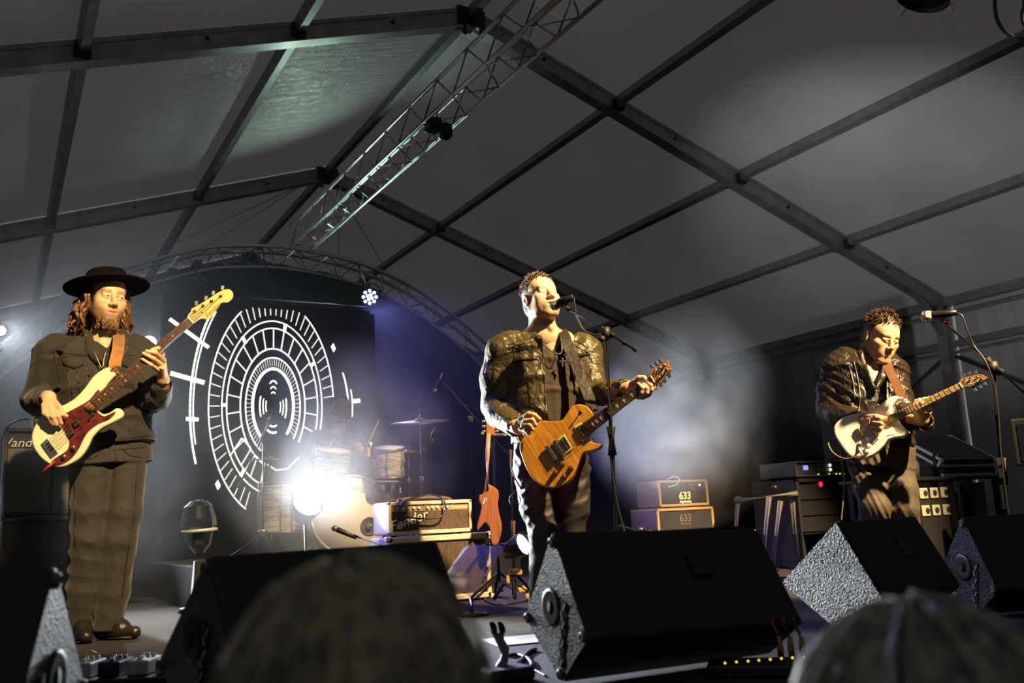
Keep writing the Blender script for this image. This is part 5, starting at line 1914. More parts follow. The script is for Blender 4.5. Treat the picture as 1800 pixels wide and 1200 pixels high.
floor_cable([(893, 1152), (910, 1150), (928, 1157), (935, 1168), (925, 1174), (905, 1172), (893, 1166)], .007, 'thick black cable loop beside the grey guitar holder')
floor_cable([(893, 1168), (908, 1166), (920, 1156), (928, 1146), (942, 1140)], .007, 'black cable crossing the loop by the singer\'s monitor')
floor_cable([(890, 1184), (910, 1176), (935, 1176), (960, 1188)], .004, 'thin cable along the floor in front of the loop')
floor_cable([(160, 1143), (190, 1156), (230, 1164), (270, 1168)], .004, 'thin pale cable across the brown mat', mat('pale_cable', (.45, .43, .40), .5))
floor_cable([(640, 1045), (760, 1040), (835, 1044), (870, 1062), (930, 1055)], .006, 'black cable on the floor in front of the cream cabinet')
floor_cable([(230, 1045), (300, 1048), (360, 1040)], .006, 'black cable behind the bass player\'s boots')
# stage box with plugs at the stage edge
sbx = at_z(1350, 1185, .0)
sD = float(np.hypot(sbx[0], sbx[1]))
SF = Figure(1350, sD)
box_c = SF.p(1352, 1186)
R2 = frame(SF.s, SF.h, (0, 0, 1))
sbo = empty('stage_box', (box_c[0], box_c[1], 0), 'black stage box with a row of amber lights at the stage edge', 'stage box')
ztop = SF.p(1352, 1162)[2]
MB().rbox(np.array([box_c[0], box_c[1], ztop / 2]), (.36, .16, ztop), .008, R2).build('case', M_BLACK, sbo)
for k, (x, y) in enumerate(((1274.5, 1165), (1294.5, 1163), (1315, 1161.5), (1334, 1160), (1354, 1158.5), (1373.5, 1157), (1393, 1155.5), (1412, 1154))):
    MB().lathe(SF.p(x, y, -.085), -SF.h, [(0, .0035), (.004, .0025)], 8).build('indicator', mat('amber_dot', (.9, .6, .1), .4, emit=(1, .6, .12), estr=1.5), sbo)
M_XLR = mat('brass_plug', (.30, .18, .05), .35, .8)
for k, x in enumerate((1373, 1392, 1412)):
    q = SF.p(x, 1155, -.02)
    pl = empty('connector_plug', q, ('brass cable plug with a red lead standing in the stage box', 'brass plug with a black lead between two others on the stage box', 'brass plug with a black lead at the end of the stage box row')[k], 'plug', 'plugs in the stage box')
    MB().lathe(q, (0, 0, 1), [(0, .009), (.03, .010), (.035, .008), (.06, .007)], 12).build('shell', M_XLR, pl)
    MB().tube(spline([q + np.array([0, 0, .058]), q + np.array([0, .02, .09]), q + np.array([.05, .08, .10]), q + np.array([.10, .22, .02])], 4), .004, 6).build('lead', mat('red_lead', (.3, .02, .02), .5) if k == 0 else M_CABLE, pl)

# ------------------------------------------------------------------ people
def mirror_plane(fig, a, b, sgn, dy=0.0):
    """plane through two picture points and the depth direction; normal points to picture left (sgn -1) or right (+1)"""
    p, q = fig.p(*a, dy), fig.p(*b, dy)
    n = unit(np.cross(q - p, fig.h))
    if np.dot(n, fig.s) * sgn < 0:
        n = -n
    return (p, n)


def bounds(pts, m):
    a = np.array(pts)
    return a.min(0) - m, a.max(0) + m


def fbox(fig, x0, y0, x1, y1, d0, d1, m=0.04):
    return bounds([fig.p(x, y, d) for x in (x0, x1) for y in (y0, y1) for d in (d0, d1)], m)


def finger(so, fig, pts, r0=0.0105, r1=0.008, k=0.006, f=1.0):
    P = [fig.p(*q) for q in pts]
    n = len(P)
    so.chain(P, [f * (r0 + (r1 - r0) * i / (n - 1)) for i in range(n)], k)


class Drape:
    """finds the garment surface behind a picture point so that trims can be sewn on it"""

    def __init__(self, V, Q):
        from mathutils.bvhtree import BVHTree
        self.t = BVHTree.FromPolygons([Vector(v) for v in V], [tuple(int(i) for i in q) for q in Q])

    def pt(self, x, y, lift=.002, fallback=None):
        d = Vector(ray(x, y)).normalized()
        h = self.t.ray_cast(Vector(CAM), d)
        if h[0] is None:
            return fallback
        n = h[1]
        if n.dot(d) > 0:
            n = -n
        return np.array(h[0] + n * lift)

    def line(self, pts, r, name, m, parent, lift=.001, n=6):
        P = [self.pt(x, y, lift) for x, y in spline([np.array(q, float) for q in pts], n)]
        P = [q for q in P if q is not None]
        if len(P) > 1:
            return MB().tube(P, r, 5).build(name, m, parent)

    def patch(self, pts, name, m, parent, lift=.004, cuts=2, thick=.004):
        bm = bmesh.new()
        f = bm.faces.new([bm.verts.new((x, y, 0)) for x, y in pts])
        bmesh.ops.triangulate(bm, faces=[f])
        bmesh.ops.subdivide_edges(bm, edges=bm.edges[:], cuts=cuts, use_grid_fill=True)
        bmesh.ops.triangulate(bm, faces=bm.faces[:])
        bm.verts.index_update()
        good, vs = {}, []
        last = None
        for v in bm.verts:
            q = self.pt(v.co.x, v.co.y, lift)
            vs.append(q)
        ok = [q is not None for q in vs]
        vs = [q if q is not None else np.zeros(3) for q in vs]
        fs = [tuple(v.index for v in f.verts) for f in bm.faces if all(ok[v.index] for v in f.verts)]
        bm.free()
        if not fs:
            return None
        used = sorted({i for f in fs for i in f})
        mp = {i: k for k, i in enumerate(used)}
        o = MB().add([vs[i] for i in used], [tuple(mp[i] for i in f) for f in fs], 0, True).build(name, m, parent)
        md = o.modifiers.new('thick', 'SOLIDIFY')
        md.thickness = thick
        md.offset = 0
        return o

    def button(self, x, y, r, name, m, parent, h=.005):
        q = self.pt(x, y, 0)
        if q is not None:
            d = -unit(ray(x, y))
            MB().lathe(q - d * .002, d, [(0, r), (h, r * .9), (h + .001, r * .5)], 12).build(name, m, parent)


def leather(name, col, bump=0.5, rough=0.36):
    m = bpy.data.materials.new(name)
    m.use_nodes = True
    nt = m.node_tree
    b = nt.nodes['Principled BSDF']
    b.inputs['Base Color'].default_value = (*col, 1)
    b.inputs['Roughness'].default_value = rough
    tc = nt.nodes.new('ShaderNodeTexCoord')
    n1 = nt.nodes.new('ShaderNodeTexNoise')
    n1.inputs['Scale'].default_value = 17
    n1.inputs['Detail'].default_value = 5
    n1.inputs['Distortion'].default_value = 1.6
    n2 = nt.nodes.new('ShaderNodeTexVoronoi')
    n2.inputs['Scale'].default_value = 60
    ad = nt.nodes.new('ShaderNodeMath')
    ad.operation = 'MULTIPLY_ADD'
    ad.inputs[1].default_value = 0.1
    bp = nt.nodes.new('ShaderNodeBump')
    bp.inputs['Strength'].default_value = bump
    bp.inputs['Distance'].default_value = 0.03
    nt.links.new(tc.outputs['Object'], n1.inputs['Vector'])
    nt.links.new(tc.outputs['Object'], n2.inputs['Vector'])
    nt.links.new(n2.outputs['Distance'], ad.inputs[0])
    nt.links.new(n1.outputs['Fac'], ad.inputs[2])
    nt.links.new(ad.outputs[0], bp.inputs['Height'])
    nt.links.new(bp.outputs['Normal'], b.inputs['Normal'])
    return m


M_SKIN_A = skin_mat('skin_bassist', (0.60, 0.37, 0.22), (0.16, 0.085, 0.04))
M_SKIN_B = skin_mat('skin_singer', (0.64, 0.41, 0.26), (0.22, 0.13, 0.08))
M_SKIN_C = skin_mat('skin_guitarist', (0.56, 0.34, 0.21), (0.12, 0.07, 0.04))
M_DENIM = mat('dark_denim', (0.022, 0.0185, 0.0165), 0.8, bump=0.35, bscale=14, vary=0.2, vscale=30, sheen=0.2)
M_JACKET = mat('dark_cotton', (0.015, 0.012, 0.0105), 0.8, bump=0.35, bscale=16, vary=0.15, vscale=40, sheen=0.15)
M_TEE = mat('black_tee', (0.016, 0.014, 0.013), 0.85, bump=0.3, bscale=12)
M_TEE2 = mat('brown_black_tee', (0.038, 0.024, 0.016), 0.8, bump=0.35, bscale=9)
M_LEATHER = leather('olive_leather', (0.075, 0.058, 0.022), 0.45, 0.36)
M_LEATHER2 = leather('brown_leather', (0.022, 0.015, 0.010), 0.4, 0.33)
M_BOOT = leather('boot_leather', (0.018, 0.013, 0.010), 0.3, 0.3)
M_FELT = mat('black_felt', (0.004, 0.003, 0.0025), 0.95, spec=0.08, bump=0.2, bscale=150)
M_SHIRTP = mat('dark_satin_shirt', (0.016, 0.012, 0.010), 0.4, bump=0.5, bscale=12, vary=0.6, vscale=14)
M_GOLD = mat('gold_chain', (0.75, 0.55, 0.25), 0.3, 1.0)
M_SILVER = mat('silver', (0.7, 0.7, 0.72), 0.25, 1.0)
M_BUTTON = mat('dark_button', (0.03, 0.02, 0.015), 0.3, 0.5)


def hair_mat(name, c1, c2, rough=0.5):
    m = mat(name, c1, rough, vary=0.5, vscale=60, color2=c2)
    return m


M_HAIR_A = hair_mat('brown_hair', (0.06, 0.028, 0.012), (0.20, 0.10, 0.04), 0.38)
M_HAIR_B = hair_mat('short_dark_hair', (0.05, 0.032, 0.02), (0.16, 0.11, 0.07))
M_HAIR_C = hair_mat('dark_brown_hair', (0.045, 0.025, 0.014), (0.10, 0.055, 0.03))


def locks(m, curves, r=0.006, seg=5):
    for c in curves:
        n = len(c)
        m.tube(c, [r * (0.75 + 0.5 * math.sin(math.pi * (i + 0.5) / n)) * (1.0 if i < n - 2 else 0.5) for i in range(n)], seg)
    return m


def crop_hair(par, H, o, sc, material, top=0.02, side=0.008, hairline=0.078, spikes=260, spike=0.022, seed=1, forward=0.3, back=0.035):
    """short hair: a close cap plus tufts"""
    T = lambda x, y, z: o + H @ (np.array([x, y, z]) * sc)
    c = o + H @ np.array([0, -.02, .05]) * sc
    side = side * .4
    so = Solid(c - .16 * sc, c + .16 * sc, 0.004)
    so.ell(T(0, -.016, .050), np.array((.076 + side, .098 + side, .082 + top * 0.6)) * sc, H, .01)
    so.ell(T(0, -.07, -.01), np.array((.062, .046, .055)) * sc, H, .03)
    # cut the hairline: nothing in front of the brow or below the ears
    so.wedge([(T(0, hairline, .05), H @ np.array([0, -1.0, 0.35])), (T(0, 0, .095), H @ np.array([0, -.45, 1.0]))])
    so.wedge([(T(0, .028, 0), H @ np.array([0, -1.0, -0.15])), (T(0, 0, .075), H @ np.array([0, 0, 1.0]))])
    so.half(T(0, -.03, -.045), H @ np.array([0, .45, -1.0]))
    for s in (-1, 1):
        so.ell(T(s * .088, -.008, .002), np.array((.034, .030, .042)) * sc, H, .004, 'sub')
    so.folds(0.0016, 170, seed)
    V, Q = so.skin()
    b = MB()
    rg = np.random.default_rng(seed)
    for _ in range(spikes):
        th = rg.uniform(0, 2 * math.pi)
        ph = math.acos(rg.uniform(0.15, 1))
        n = np.array([math.sin(ph) * math.cos(th), math.sin(ph) * math.sin(th), math.cos(ph)])
        p = np.array([0, -.016, .050]) + n * np.array([.078 + side, .098 + side, .082 + top * 0.6])
        if p[1] > hairline + .012 and p[2] < .112:
            continue
        if p[2] < .075 and p[1] > .022:
            continue
        if p[2] < .055:
            continue
        d = unit(n + np.array([0, forward, 0.25]) + rg.normal(size=3) * 0.25)
        L = spike * rg.uniform(0.5, 1.2) * (0.4 + 0.6 * max(0, n[2]))
        a = o + H @ (p * sc) - H @ n * 0.004
        m_ = a + H @ (n * 0.5 + d * 0.5) * L * 0.5
        e = a + H @ d * L
        b.tube([a, m_, e], [0.0045, 0.0035, 0.0008], 4)
    v2 = np.array(b.v)
    # tufts join the cap in one mesh
    ob = MB()
    ob.add(V, [tuple(q) for q in Q], 0, True)
    ob.add(b.v, b.f, 0, True)
    return ob.build('hair', material, par)


def body_under(fig, par_pts, parts):
    pass


def simple_body(pts, rad, vox=0.012):
    """coarse skin under the clothes; pts: list of chains"""
    allp = [p for c in pts for p in c]
    lo, hi = bounds(allp, 0.2)
    so = Solid(lo, hi, vox)
    for c, r in zip(pts, rad):
        so.chain(c, r, 0.03)
    return so.skin()


# ================================================================== bass player
def bassist():
    D = 5.05
    F = Figure(195, D)
    p = F.p
    root = empty('person', p(195, 1128), 'long-haired man in a wide black hat and dark jacket playing a white bass', 'person')
    side = unit(F.s + F.h * 0.25)
    o = p(187, 529, 0.02)
    sc = 1.16
    H = head_frame(F, math.radians(19), math.radians(-6), math.radians(3))
    # head, neck, upper chest
    so = Solid(o - np.array([.2, .2, .37]), o + np.array([.2, .2, .2]), 0.003)
    sculpt_head(so, H, o, sc, jaw=0.95)
    so.cone(p(184, 556, .05), p(180, 606, .05), .062, .066, .03)
    so.cone(p(168, 616, .05), p(204, 616, .05), .05, .05, .04)
    so.ell(p(190, 578, -.012), (.014, .014, .02), None, .02)
    hv = so.skin()
    nh = len(hv[0])
    # hands
    a = p(95, 722, -.24)
    so = Solid(a - .14, a + .14, 0.0035)
    w = p(85, 697, -.17)
    so.chain([p(60, 700, -.02), w], [.04, .031], .01)
    so.slab(w, p(90, 716, -.225), (.030, .020), (.036, .018), F.s, .015)
    finger(so, F, [(97, 717, -.235), (102, 731, -.26), (108, 744, -.245)], .0125, .0095)
    finger(so, F, [(88, 716, -.235), (92, 732, -.268), (99, 746, -.25)], .0125, .0095)
    finger(so, F, [(80, 715, -.225), (83, 730, -.262), (93, 745, -.25)], .0115, .009)
    finger(so, F, [(76, 711, -.21), (77, 726, -.25), (86, 742, -.245)], .0105, .008)
    finger(so, F, [(95, 704, -.20), (105, 716, -.245), (110, 728, -.255), (117, 731, -.25)], .0135, .0095)
    r1 = so.skin()
    a = p(272, 640, -.28)
    so = Solid(a - .16, a + .16, 0.0035)
    w = p(287, 668, -.20)
    so.chain([p(282, 700, -.10), w], [.036, .030], .01)
    so.slab(w, p(286, 640, -.265), (.024, .030), (.020, .042), F.s, .018)
    finger(so, F, [(286, 622, -.262), (279, 612, -.30), (268, 614, -.315)], .0125, .0095)
    finger(so, F, [(288, 632, -.268), (274, 620, -.315), (258, 617, -.318)], .0125, .0095)
    finger(so, F, [(287, 643, -.265), (270, 630, -.312), (252, 621, -.312)], .0125, .009)
    finger(so, F, [(281, 652, -.255), (266, 641, -.30), (250, 631, -.302)], .011, .008)
    finger(so, F, [(283, 655, -.215), (270, 640, -.215), (262, 628, -.222)], .013, .010)
    r2 = so.skin()
    legL = [p(165, 805, .05), p(155, 945, .0), p(143, 1098, .05)]
    legR = [p(222, 805, .05), p(208, 945, .0), p(188, 1100, .0)]
    co = simple_body([[p(180, 620, .05), p(190, 700, .05), p(193, 800, .05)], legL, legR,
                      [p(95, 618, .05), p(62, 700, .06), p(84, 698, -.16)], [p(255, 620, .06), p(264, 698, -.02), p(286, 672, -.19)]],
                     [[.08, .08, .08], [.055, .045, .035], [.055, .045, .035], [.045, .036, .03], [.045, .036, .03]])
    V, Q = join_skins([hv, r1, r2, co])
    body = mesh_obj('body', V, Q, M_SKIN_A, root)
    fn = tint_fn(1.0, 0.9, 0, 0.75)
    L = ((V - o) @ H) / sc
    A = fn(L)
    A[nh:, :3] = 0
    at = body.data.attributes.new('tint', 'FLOAT_COLOR', 'POINT')
    at.data.foreach_set('color', A.astype(np.float32).ravel())
    eyeballs(root, H, o, sc, (0.25, 0.15))
    # ---- jacket
    so = Solid(*fbox(F, 30, 575, 310, 800, -0.25, 0.3, .06), 0.0055)
    tors = [(p(176, 600, .05), .17, .075), (p(173, 628, .05), .245, .115), (p(178, 680, .05), .235, .135), (p(193, 740, .045), .205, .13), (p(197, 782, .04), .215, .135)]
    so.loft(tors, side, .05)
    so.chain([p(102, 612, .06), p(92, 622, .06), p(64, 702, .07)], [.075, .085, .068], .04)
    so.chain([p(64, 702, .07), p(70, 708, -.02), p(82, 702, -.135)], [.072, .068, .05], .025)
    so.chain([p(240, 612, .08), p(252, 625, .08), p(264, 702, -.01)], [.075, .080, .066], .04)
    so.chain([p(264, 702, -.01), p(278, 698, -.09), p(286, 676, -.175)], [.068, .060, .050], .025)
    # collar
    so.chain([p(158, 586, .05), p(163, 606, -.03), p(178, 632, -.085)], [.03, .028, .02], .02)
    so.chain([p(212, 588, .06), p(206, 610, -.03), p(200, 634, -.08)], [.03, .028, .02], .02)
    # neck opening, cuffs
    so.wedge([mirror_plane(F, (160, 584), (187, 648), -1), mirror_plane(F, (213, 586), (193, 648), 1), (p(190, 600, .02), F.h)])
    so.cone(p(184, 570, .045), p(180, 606, .045), .072, .078, .01, 'sub')
    so.cone(p(83, 702, -.14), p(92, 699, -.24), .042, .042, .004, 'sub')
    so.cone(p(286, 677, -.17), p(289, 655, -.24), .041, .041, .004, 'sub')
    so.half(p(195, 786, 0), (0, 0, -1))
    so.folds(.004, 30, 3)
    V, Q = so.skin()
    jk = mesh_obj('jacket', V, Q, M_JACKET, root)
    dr = Drape(V, Q)
    dr.patch([(152, 588), (160, 592), (178, 632), (168, 640), (150, 616)], 'collar_flap', M_JACKET, jk, .007)
    dr.patch([(212, 592), (220, 594), (224, 612), (206, 640), (198, 634)], 'collar_flap', M_JACKET, jk, .007)
    dr.patch([(112, 630), (148, 630), (148, 641), (130, 648), (112, 641)], 'pocket_flap', M_JACKET, jk, .005)
    dr.patch([(214, 630), (244, 632), (244, 642), (230, 648), (214, 642)], 'pocket_flap', M_JACKET, jk, .005)
    for ln in (((152, 640), (154, 690), (158, 762)), ((162, 648), (165, 700), (168, 764)), ((118, 648), (128, 700), (140, 745)), ((134, 650), (141, 700), (150, 745)), ((100, 620), (125, 622), (150, 624)), ((205, 624), (230, 625), (248, 626)),
               ((236, 648), (232, 700), (226, 760)), ((140, 768), (200, 772), (262, 766)), ((92, 612), (100, 640), (104, 670)), ((248, 620), (244, 650), (246, 680))):
        dr.line(ln, .0016, 'seam', M_BUTTON, jk)
    for q in ((139, 631), (139, 672), (229, 633), (160, 700), (163, 735), (157, 660)):
        dr.button(*q, .0085, 'button', M_BUTTON, jk)
    # tee
    so = Solid(*fbox(F, 140, 590, 235, 700, -0.15, 0.25, .05), 0.007)
    so.loft([(p(180, 606, .05), .10, .085), (p(176, 632, .05), .20, .107), (p(180, 690, .05), .2, .12)], side, .03)
    so.wedge([mirror_plane(F, (163, 596), (186, 613), -1), mirror_plane(F, (212, 598), (188, 613), 1), (p(190, 600, .02), F.h)])
    V, Q = so.skin()
    mesh_obj('t_shirt', V, Q, M_TEE, root)
    # necklace
    MB().tube(spline([p(150, 590, .0), p(157, 602, -.06), p(168, 624, -.095), p(179, 646, -.11), p(183, 630, -.1), p(187, 618, -.09), p(196, 600, -.05)], 5), .0026, 5).build('necklace', M_GOLD, root)
    # ---- jeans
    so = Solid(*fbox(F, 100, 770, 260, 1115, -0.2, 0.25, .03), 0.006)
    so.loft([(p(195, 772, .05), .195, .12), (p(196, 815, .05), .205, .13)], side, .04)
    so.chain([p(163, 822, .05), p(158, 900, .02), p(154, 950, .0), p(146, 1040, .03), p(140, 1102, .05)], [.112, .094, .083, .078, .062], .02)
    so.chain([p(222, 822, .05), p(217, 900, .01), p(210, 950, -.01), p(199, 1040, .0), p(188, 1104, .0)], [.100, .090, .083, .077, .066], .02)
    so.folds(.0028, 30, 9)
    so.half(p(195, 770, 0), (0, 0, 1))
    so.half(p(190, 1108, 0), (0, 0, -1))
    V, Q = so.skin()
    jn = mesh_obj('jeans', V, Q, M_DENIM, root)
    dr = Drape(V, Q)
    for ln in (((202, 786), (203, 810), (200, 838)), ((214, 788), (228, 800), (250, 804)), ((178, 790), (166, 804), (140, 808)), ((240, 820), (236, 900), (226, 960), (214, 1050)), ((130, 830), (132, 900), (132, 960)), ((135, 786), (200, 790), (256, 786))):
        dr.line(ln, .0018, 'seam', M_BUTTON, jn)
    # ---- boots
    for (hx, hy, tx, ty, dy, e) in ((183, 1122, 236, 1129, .02, -.10), (140, 1118, 150, 1128, .06, -.16)):
        so = Solid(*bounds([p(hx, hy, dy + .05), p(tx, ty, dy + e), p(hx, 1085, dy)], .09), 0.005)
        hh, tt = p(hx, hy, dy), p(tx, ty, dy + e)
        hh[2], tt[2] = .045, .033
        so.chain([hh + np.array([0, 0, .12]), hh], [.055, .048], .02)
        so.chain([hh + np.array([0, 0, .06]), hh * .45 + tt * .55 + np.array([0, 0, .02])], [.045, .04], .03)
        so.chain([hh, hh * .5 + tt * .5, tt], [.042, .042, .03], .02)
        so.half((0, 0, .004), (0, 0, -1))
        V, Q = so.skin()
        b = mesh_obj('boot', V, Q, M_BOOT, root)
        sl = MB()
        sl.tube([np.array([hh[0], hh[1], .010]), np.array([(hh[0] + tt[0]) / 2, (hh[1] + tt[1]) / 2, .010]), np.array([tt[0], tt[1], .010])], [.04, .043, .034], 10)
        sl.v = [(x, y, 0.002 + (z - .01) * .25 + .008) for x, y, z in sl.v]
        sl.build('sole', M_BLACK, b)
    # ---- long wavy hair
    rg = np.random.default_rng(4)
    b = MB()
    T = lambda x, y, z: o + H @ (np.array([x, y, z]) * sc)
    cur = []
    for i in range(230):
        s = -1 if i % 2 else 1
        a = rg.uniform(-2.6, 0.42) if s < 0 else rg.uniform(-2.6, 0.30)
        rx, ry = .083, .098
        st = np.array([s * rx * math.cos(a) if abs(a) < 1.57 else s * rx * abs(math.cos(a)) * .8, ry * math.sin(a) - .012, rg.uniform(.02, .075)])
        L = rg.uniform(.15, .235)
        out = s * (rg.uniform(.01, .05))
        ph = rg.uniform(0, 6)
        pts = []
        for j in range(13):
            t = j / 12
            q = st + np.array([out * t + .017 * math.sin(ph + 13 * t) * t ** .6, .016 * math.cos(ph * 1.3 + 12 * t) * t ** .6 - .012 * t, -L * t])
            if t > .75:
                q[0] -= s * (t - .75) * rg.uniform(-.03, .05)
            pts.append(T(*q))
        cur.append(pts)
    locks(b, cur, .0085)
    b.build('hair', M_HAIR_A, root)
    # beard tufts
    b = MB()
    for i in range(300):
        x = rg.uniform(-.05, .05)
        z = rg.uniform(-.122, -.072)
        y = .078 + .018 * (1 - (x / .05) ** 2) - .3 * max(0, -.1 - z) - (.02 if abs(x) > .035 else 0)
        if abs(x) < .026 and z > -.078:
            continue
        a = T(x, y - .012, z)
        b.tube([a, T(x * 1.02, y + .003, z - .012), T(x * .95, y + .002, z - .024)], [.0035, .0028, .0007], 4)
    b.build('beard', M_HAIR_A, root)
    # ---- hat
    hat = MB()
    Hn = unit(H[:, 2] + H[:, 1] * -0.16 - F.s * 0.13)
    hc = o + H @ (np.array([0, -.012, .060]) * sc)
    hint = H[:, 1]
    hat.lathe(hc, Hn, [(.006, .098), (.004, .13), (.002, .19), (.004, .212), (.011, .214), (.016, .205), (.013, .14), (.022, .108), (.05, .102), (.080, .099), (.094, .09), (.098, .07), (.092, .0005)], 40, hint=hint)
    ht = hat.build('hat', M_FELT, root)
    bd = MB().lathe(hc + Hn * .018, Hn, [(0, .110), (.002, .112), (.024, .107), (.026, .104)], 40, hint=hint)
    bd.build('hat_band', mat('hat_band', (.006, .005, .005), .45), ht)
    return F, root


# ================================================================== singer
def singer():
    D = 4.75
    F = Figure(965, D)
    p = F.p
    root = empty('person', p(975, 1085), 'short-haired man in an olive leather jacket singing into a microphone', 'person')
    side = unit(F.s + F.h * 0.30)
    o = p(951, 529, .02)
    sc = 1.10
    H = head_frame(F, math.radians(27), math.radians(13), math.radians(-3))
    so = Solid(o - np.array([.2, .2, .36]), o + np.array([.2, .2, .2]), 0.003)
    sculpt_head(so, H, o, sc, open_mouth=.004, eyes_shut=True, jaw=1.06)
    so.cone(p(950, 548, .05), p(957, 592, .03), .070, .074, .03)
    so.cone(p(928, 600, .04), p(992, 600, .06), .065, .06, .05)
    so.ell(p(968, 575, -.035), (.014, .014, .02), None, .02)
    hv = so.skin()
    nh = len(hv[0])
    # strumming fist
    a = p(930, 748, -.25)
    so = Solid(a - .13, a + .13, 0.0035)
    w = p(908, 750, -.19)
    so.chain([p(885, 748, -.08), w], [.042, .034], .01)
    so.slab(w, p(926, 745, -.25), (.036, .026), (.038, .026), (0, 0, 1), .018)
    finger(so, F, [(924, 733, -.262), (937, 729, -.285), (944, 736, -.275), (938, 741, -.262)], .0125, .010)
    finger(so, F, [(922, 740, -.268), (936, 738, -.292), (941, 746, -.28), (934, 748, -.265)], .0125, .010)
    finger(so, F, [(919, 747, -.265), (931, 747, -.290), (936, 754, -.278), (929, 755, -.262)], .012, .0095)
    finger(so, F, [(915, 754, -.255), (924, 755, -.278), (929, 761, -.27), (922, 762, -.255)], .011, .009)
    finger(so, F, [(915, 736, -.23), (930, 727, -.272), (941, 730, -.288), (949, 737, -.282)], .0135, .0095)
    r1 = so.skin()
    # fretting hand
    a = p(1125, 680, -.34)
    so = Solid(a - .17, a + .17, 0.0035)
    w = p(1104, 682, -.30)
    so.chain([p(1075, 690, -.22), w], [.042, .033], .01)
    so.slab(w, p(1124, 686, -.325), (.036, .022), (.040, .022), (0, 0, 1), .018)
    finger(so, F, [(1112, 672, -.335), (1124, 664, -.36), (1132, 664, -.372), (1137, 671, -.375)], .0145, .0105)
    finger(so, F, [(1124, 697, -.335), (1128, 690, -.385), (1130, 682, -.39), (1124, 676, -.375)], .0115, .009)
    finger(so, F, [(1130, 698, -.335), (1137, 690, -.388), (1137, 682, -.392), (1131, 674, -.375)], .012, .009)
    finger(so, F, [(1134, 694, -.335), (1145, 685, -.385), (1144, 677, -.39), (1137, 671, -.375)], .012, .0095)
    finger(so, F, [(1136, 688, -.335), (1151, 681, -.375), (1152, 674, -.38), (1147, 668, -.37)], .012, .0095)
    so.cone(p(1122, 690, -.325), p(1138, 690, -.335), .026, .022, .02)
    r2 = so.skin()
    co = simple_body([[p(965, 610, .05), p(965, 700, .05), p(968, 800, .05)],
                      [p(940, 810, .05), p(957, 930, .0), p(950, 1070, .05)], [p(1005, 810, .08), p(1002, 930, .1), p(1004, 1060, .15)],
                      [p(885, 615, .04), p(868, 712, .06), p(908, 750, -.19)], [p(1035, 615, .1), p(1046, 692, -.02), p(1104, 682, -.30)]],
                     [[.08, .08, .08], [.055, .045, .035], [.055, .045, .035], [.045, .036, .03], [.045, .036, .03]])
    V, Q = join_skins([hv, r1, r2, co])
    body = mesh_obj('body', V, Q, M_SKIN_B, root)
    A = tint_fn(0.35, 0.35, 0.45, 0.35)(((V - o) @ H) / sc)
    A[nh:, :3] = 0
    at = body.data.attributes.new('tint', 'FLOAT_COLOR', 'POINT')
    at.data.foreach_set('color', A.astype(np.float32).ravel())
    eyeballs(root, H, o, sc * .97, (0, -.6))
    crop_hair(root, H, o, sc, M_HAIR_B, .016, .004, .070, 420, .030, 5, .35)
    # ---- leather jacket
    so = Solid(*fbox(F, 840, 570, 1115, 790, -0.35, 0.35, .05), 0.0055)
    so.loft([(p(960, 590, .05), .15, .075), (p(958, 615, .05), .235, .118), (p(962, 665, .05), .232, .142), (p(966, 730, .05), .215, .145), (p(968, 778, .05), .215, .145)], side, .05)
    so.chain([p(897, 604, .02), p(884, 618, .02), p(874, 665, .04), p(872, 712, .06)], [.070, .088, .088, .078], .04)
    so.chain([p(872, 712, .06), p(878, 728, -.01), p(906, 750, -.16)], [.080, .072, .052], .025)
    so.chain([p(1022, 604, .1), p(1032, 618, .1), p(1044, 690, -.01)], [.065, .078, .066], .04)
    so.chain([p(1044, 692, -.01), p(1070, 690, -.15), p(1098, 683, -.27)], [.066, .060, .050], .025)
    # band collar
    so.chain([p(932, 582, .06), p(940, 592, -.03), p(956, 600, -.09)], [.026, .024, .02], .012)
    so.chain([p(993, 588, .07), p(991, 594, .0), p(984, 602, -.07)], [.020, .020, .016], .012)
    so.wedge([mirror_plane(F, (953, 578), (966, 800), -1), mirror_plane(F, (990, 578), (1034, 800), 1), (p(960, 650, .03), F.h)])
    so.cone(p(950, 548, .05), p(958, 602, .03), .082, .086, .006, 'sub')
    so.cone(p(906, 750, -.165), p(920, 748, -.25), .044, .044, .004, 'sub')
    so.cone(p(1097, 683, -.265), p(1118, 682, -.34), .042, .042, .004, 'sub')
    so.half(p(965, 786, 0), (0, 0, -1))
    so.folds(.0034, 52, 21)
    V, Q = so.skin()
    jk = mesh_obj('jacket', V, Q, M_LEATHER, root)
    dr = Drape(V, Q)
    dr.line(((900, 637), (922, 632), (944, 631)), .0045, 'zip', M_BLACKM, jk, .002)
    dr.line(((1020, 626), (1030, 624), (1038, 623)), .0045, 'zip', M_BLACKM, jk, .002)
    dr.button(944, 631, .008, 'zip_pull', M_SILVER, jk)
    for ln in (((894, 606), (915, 598), (936, 592)), ((890, 614), (912, 606), (938, 600)), ((886, 622), (908, 616), (930, 612)), ((1005, 596), (1022, 604), (1036, 612)), ((1003, 604), (1020, 612), (1034, 620)),
               ((902, 610), (906, 660), (912, 730)), ((925, 640), (930, 690), (934, 735)), ((957, 604), (961, 660), (965, 735)), ((952, 606), (956, 660), (960, 735)), ((868, 640), (866, 680), (866, 710)), ((1010, 640), (1022, 690), (1030, 720)),
               ((860, 690), (875, 700), (895, 698)), ((866, 720), (882, 734), (900, 736))):
        dr.line(ln, .0019, 'seam', M_BLACKM, jk)
    for q in ((951, 596), (984, 601)):
        dr.button(*q, .008, 'stud', M_BUTTON, jk)
    # ---- tee
    so = Solid(*fbox(F, 900, 590, 1040, 800, -0.2, 0.25, .06), 0.007)
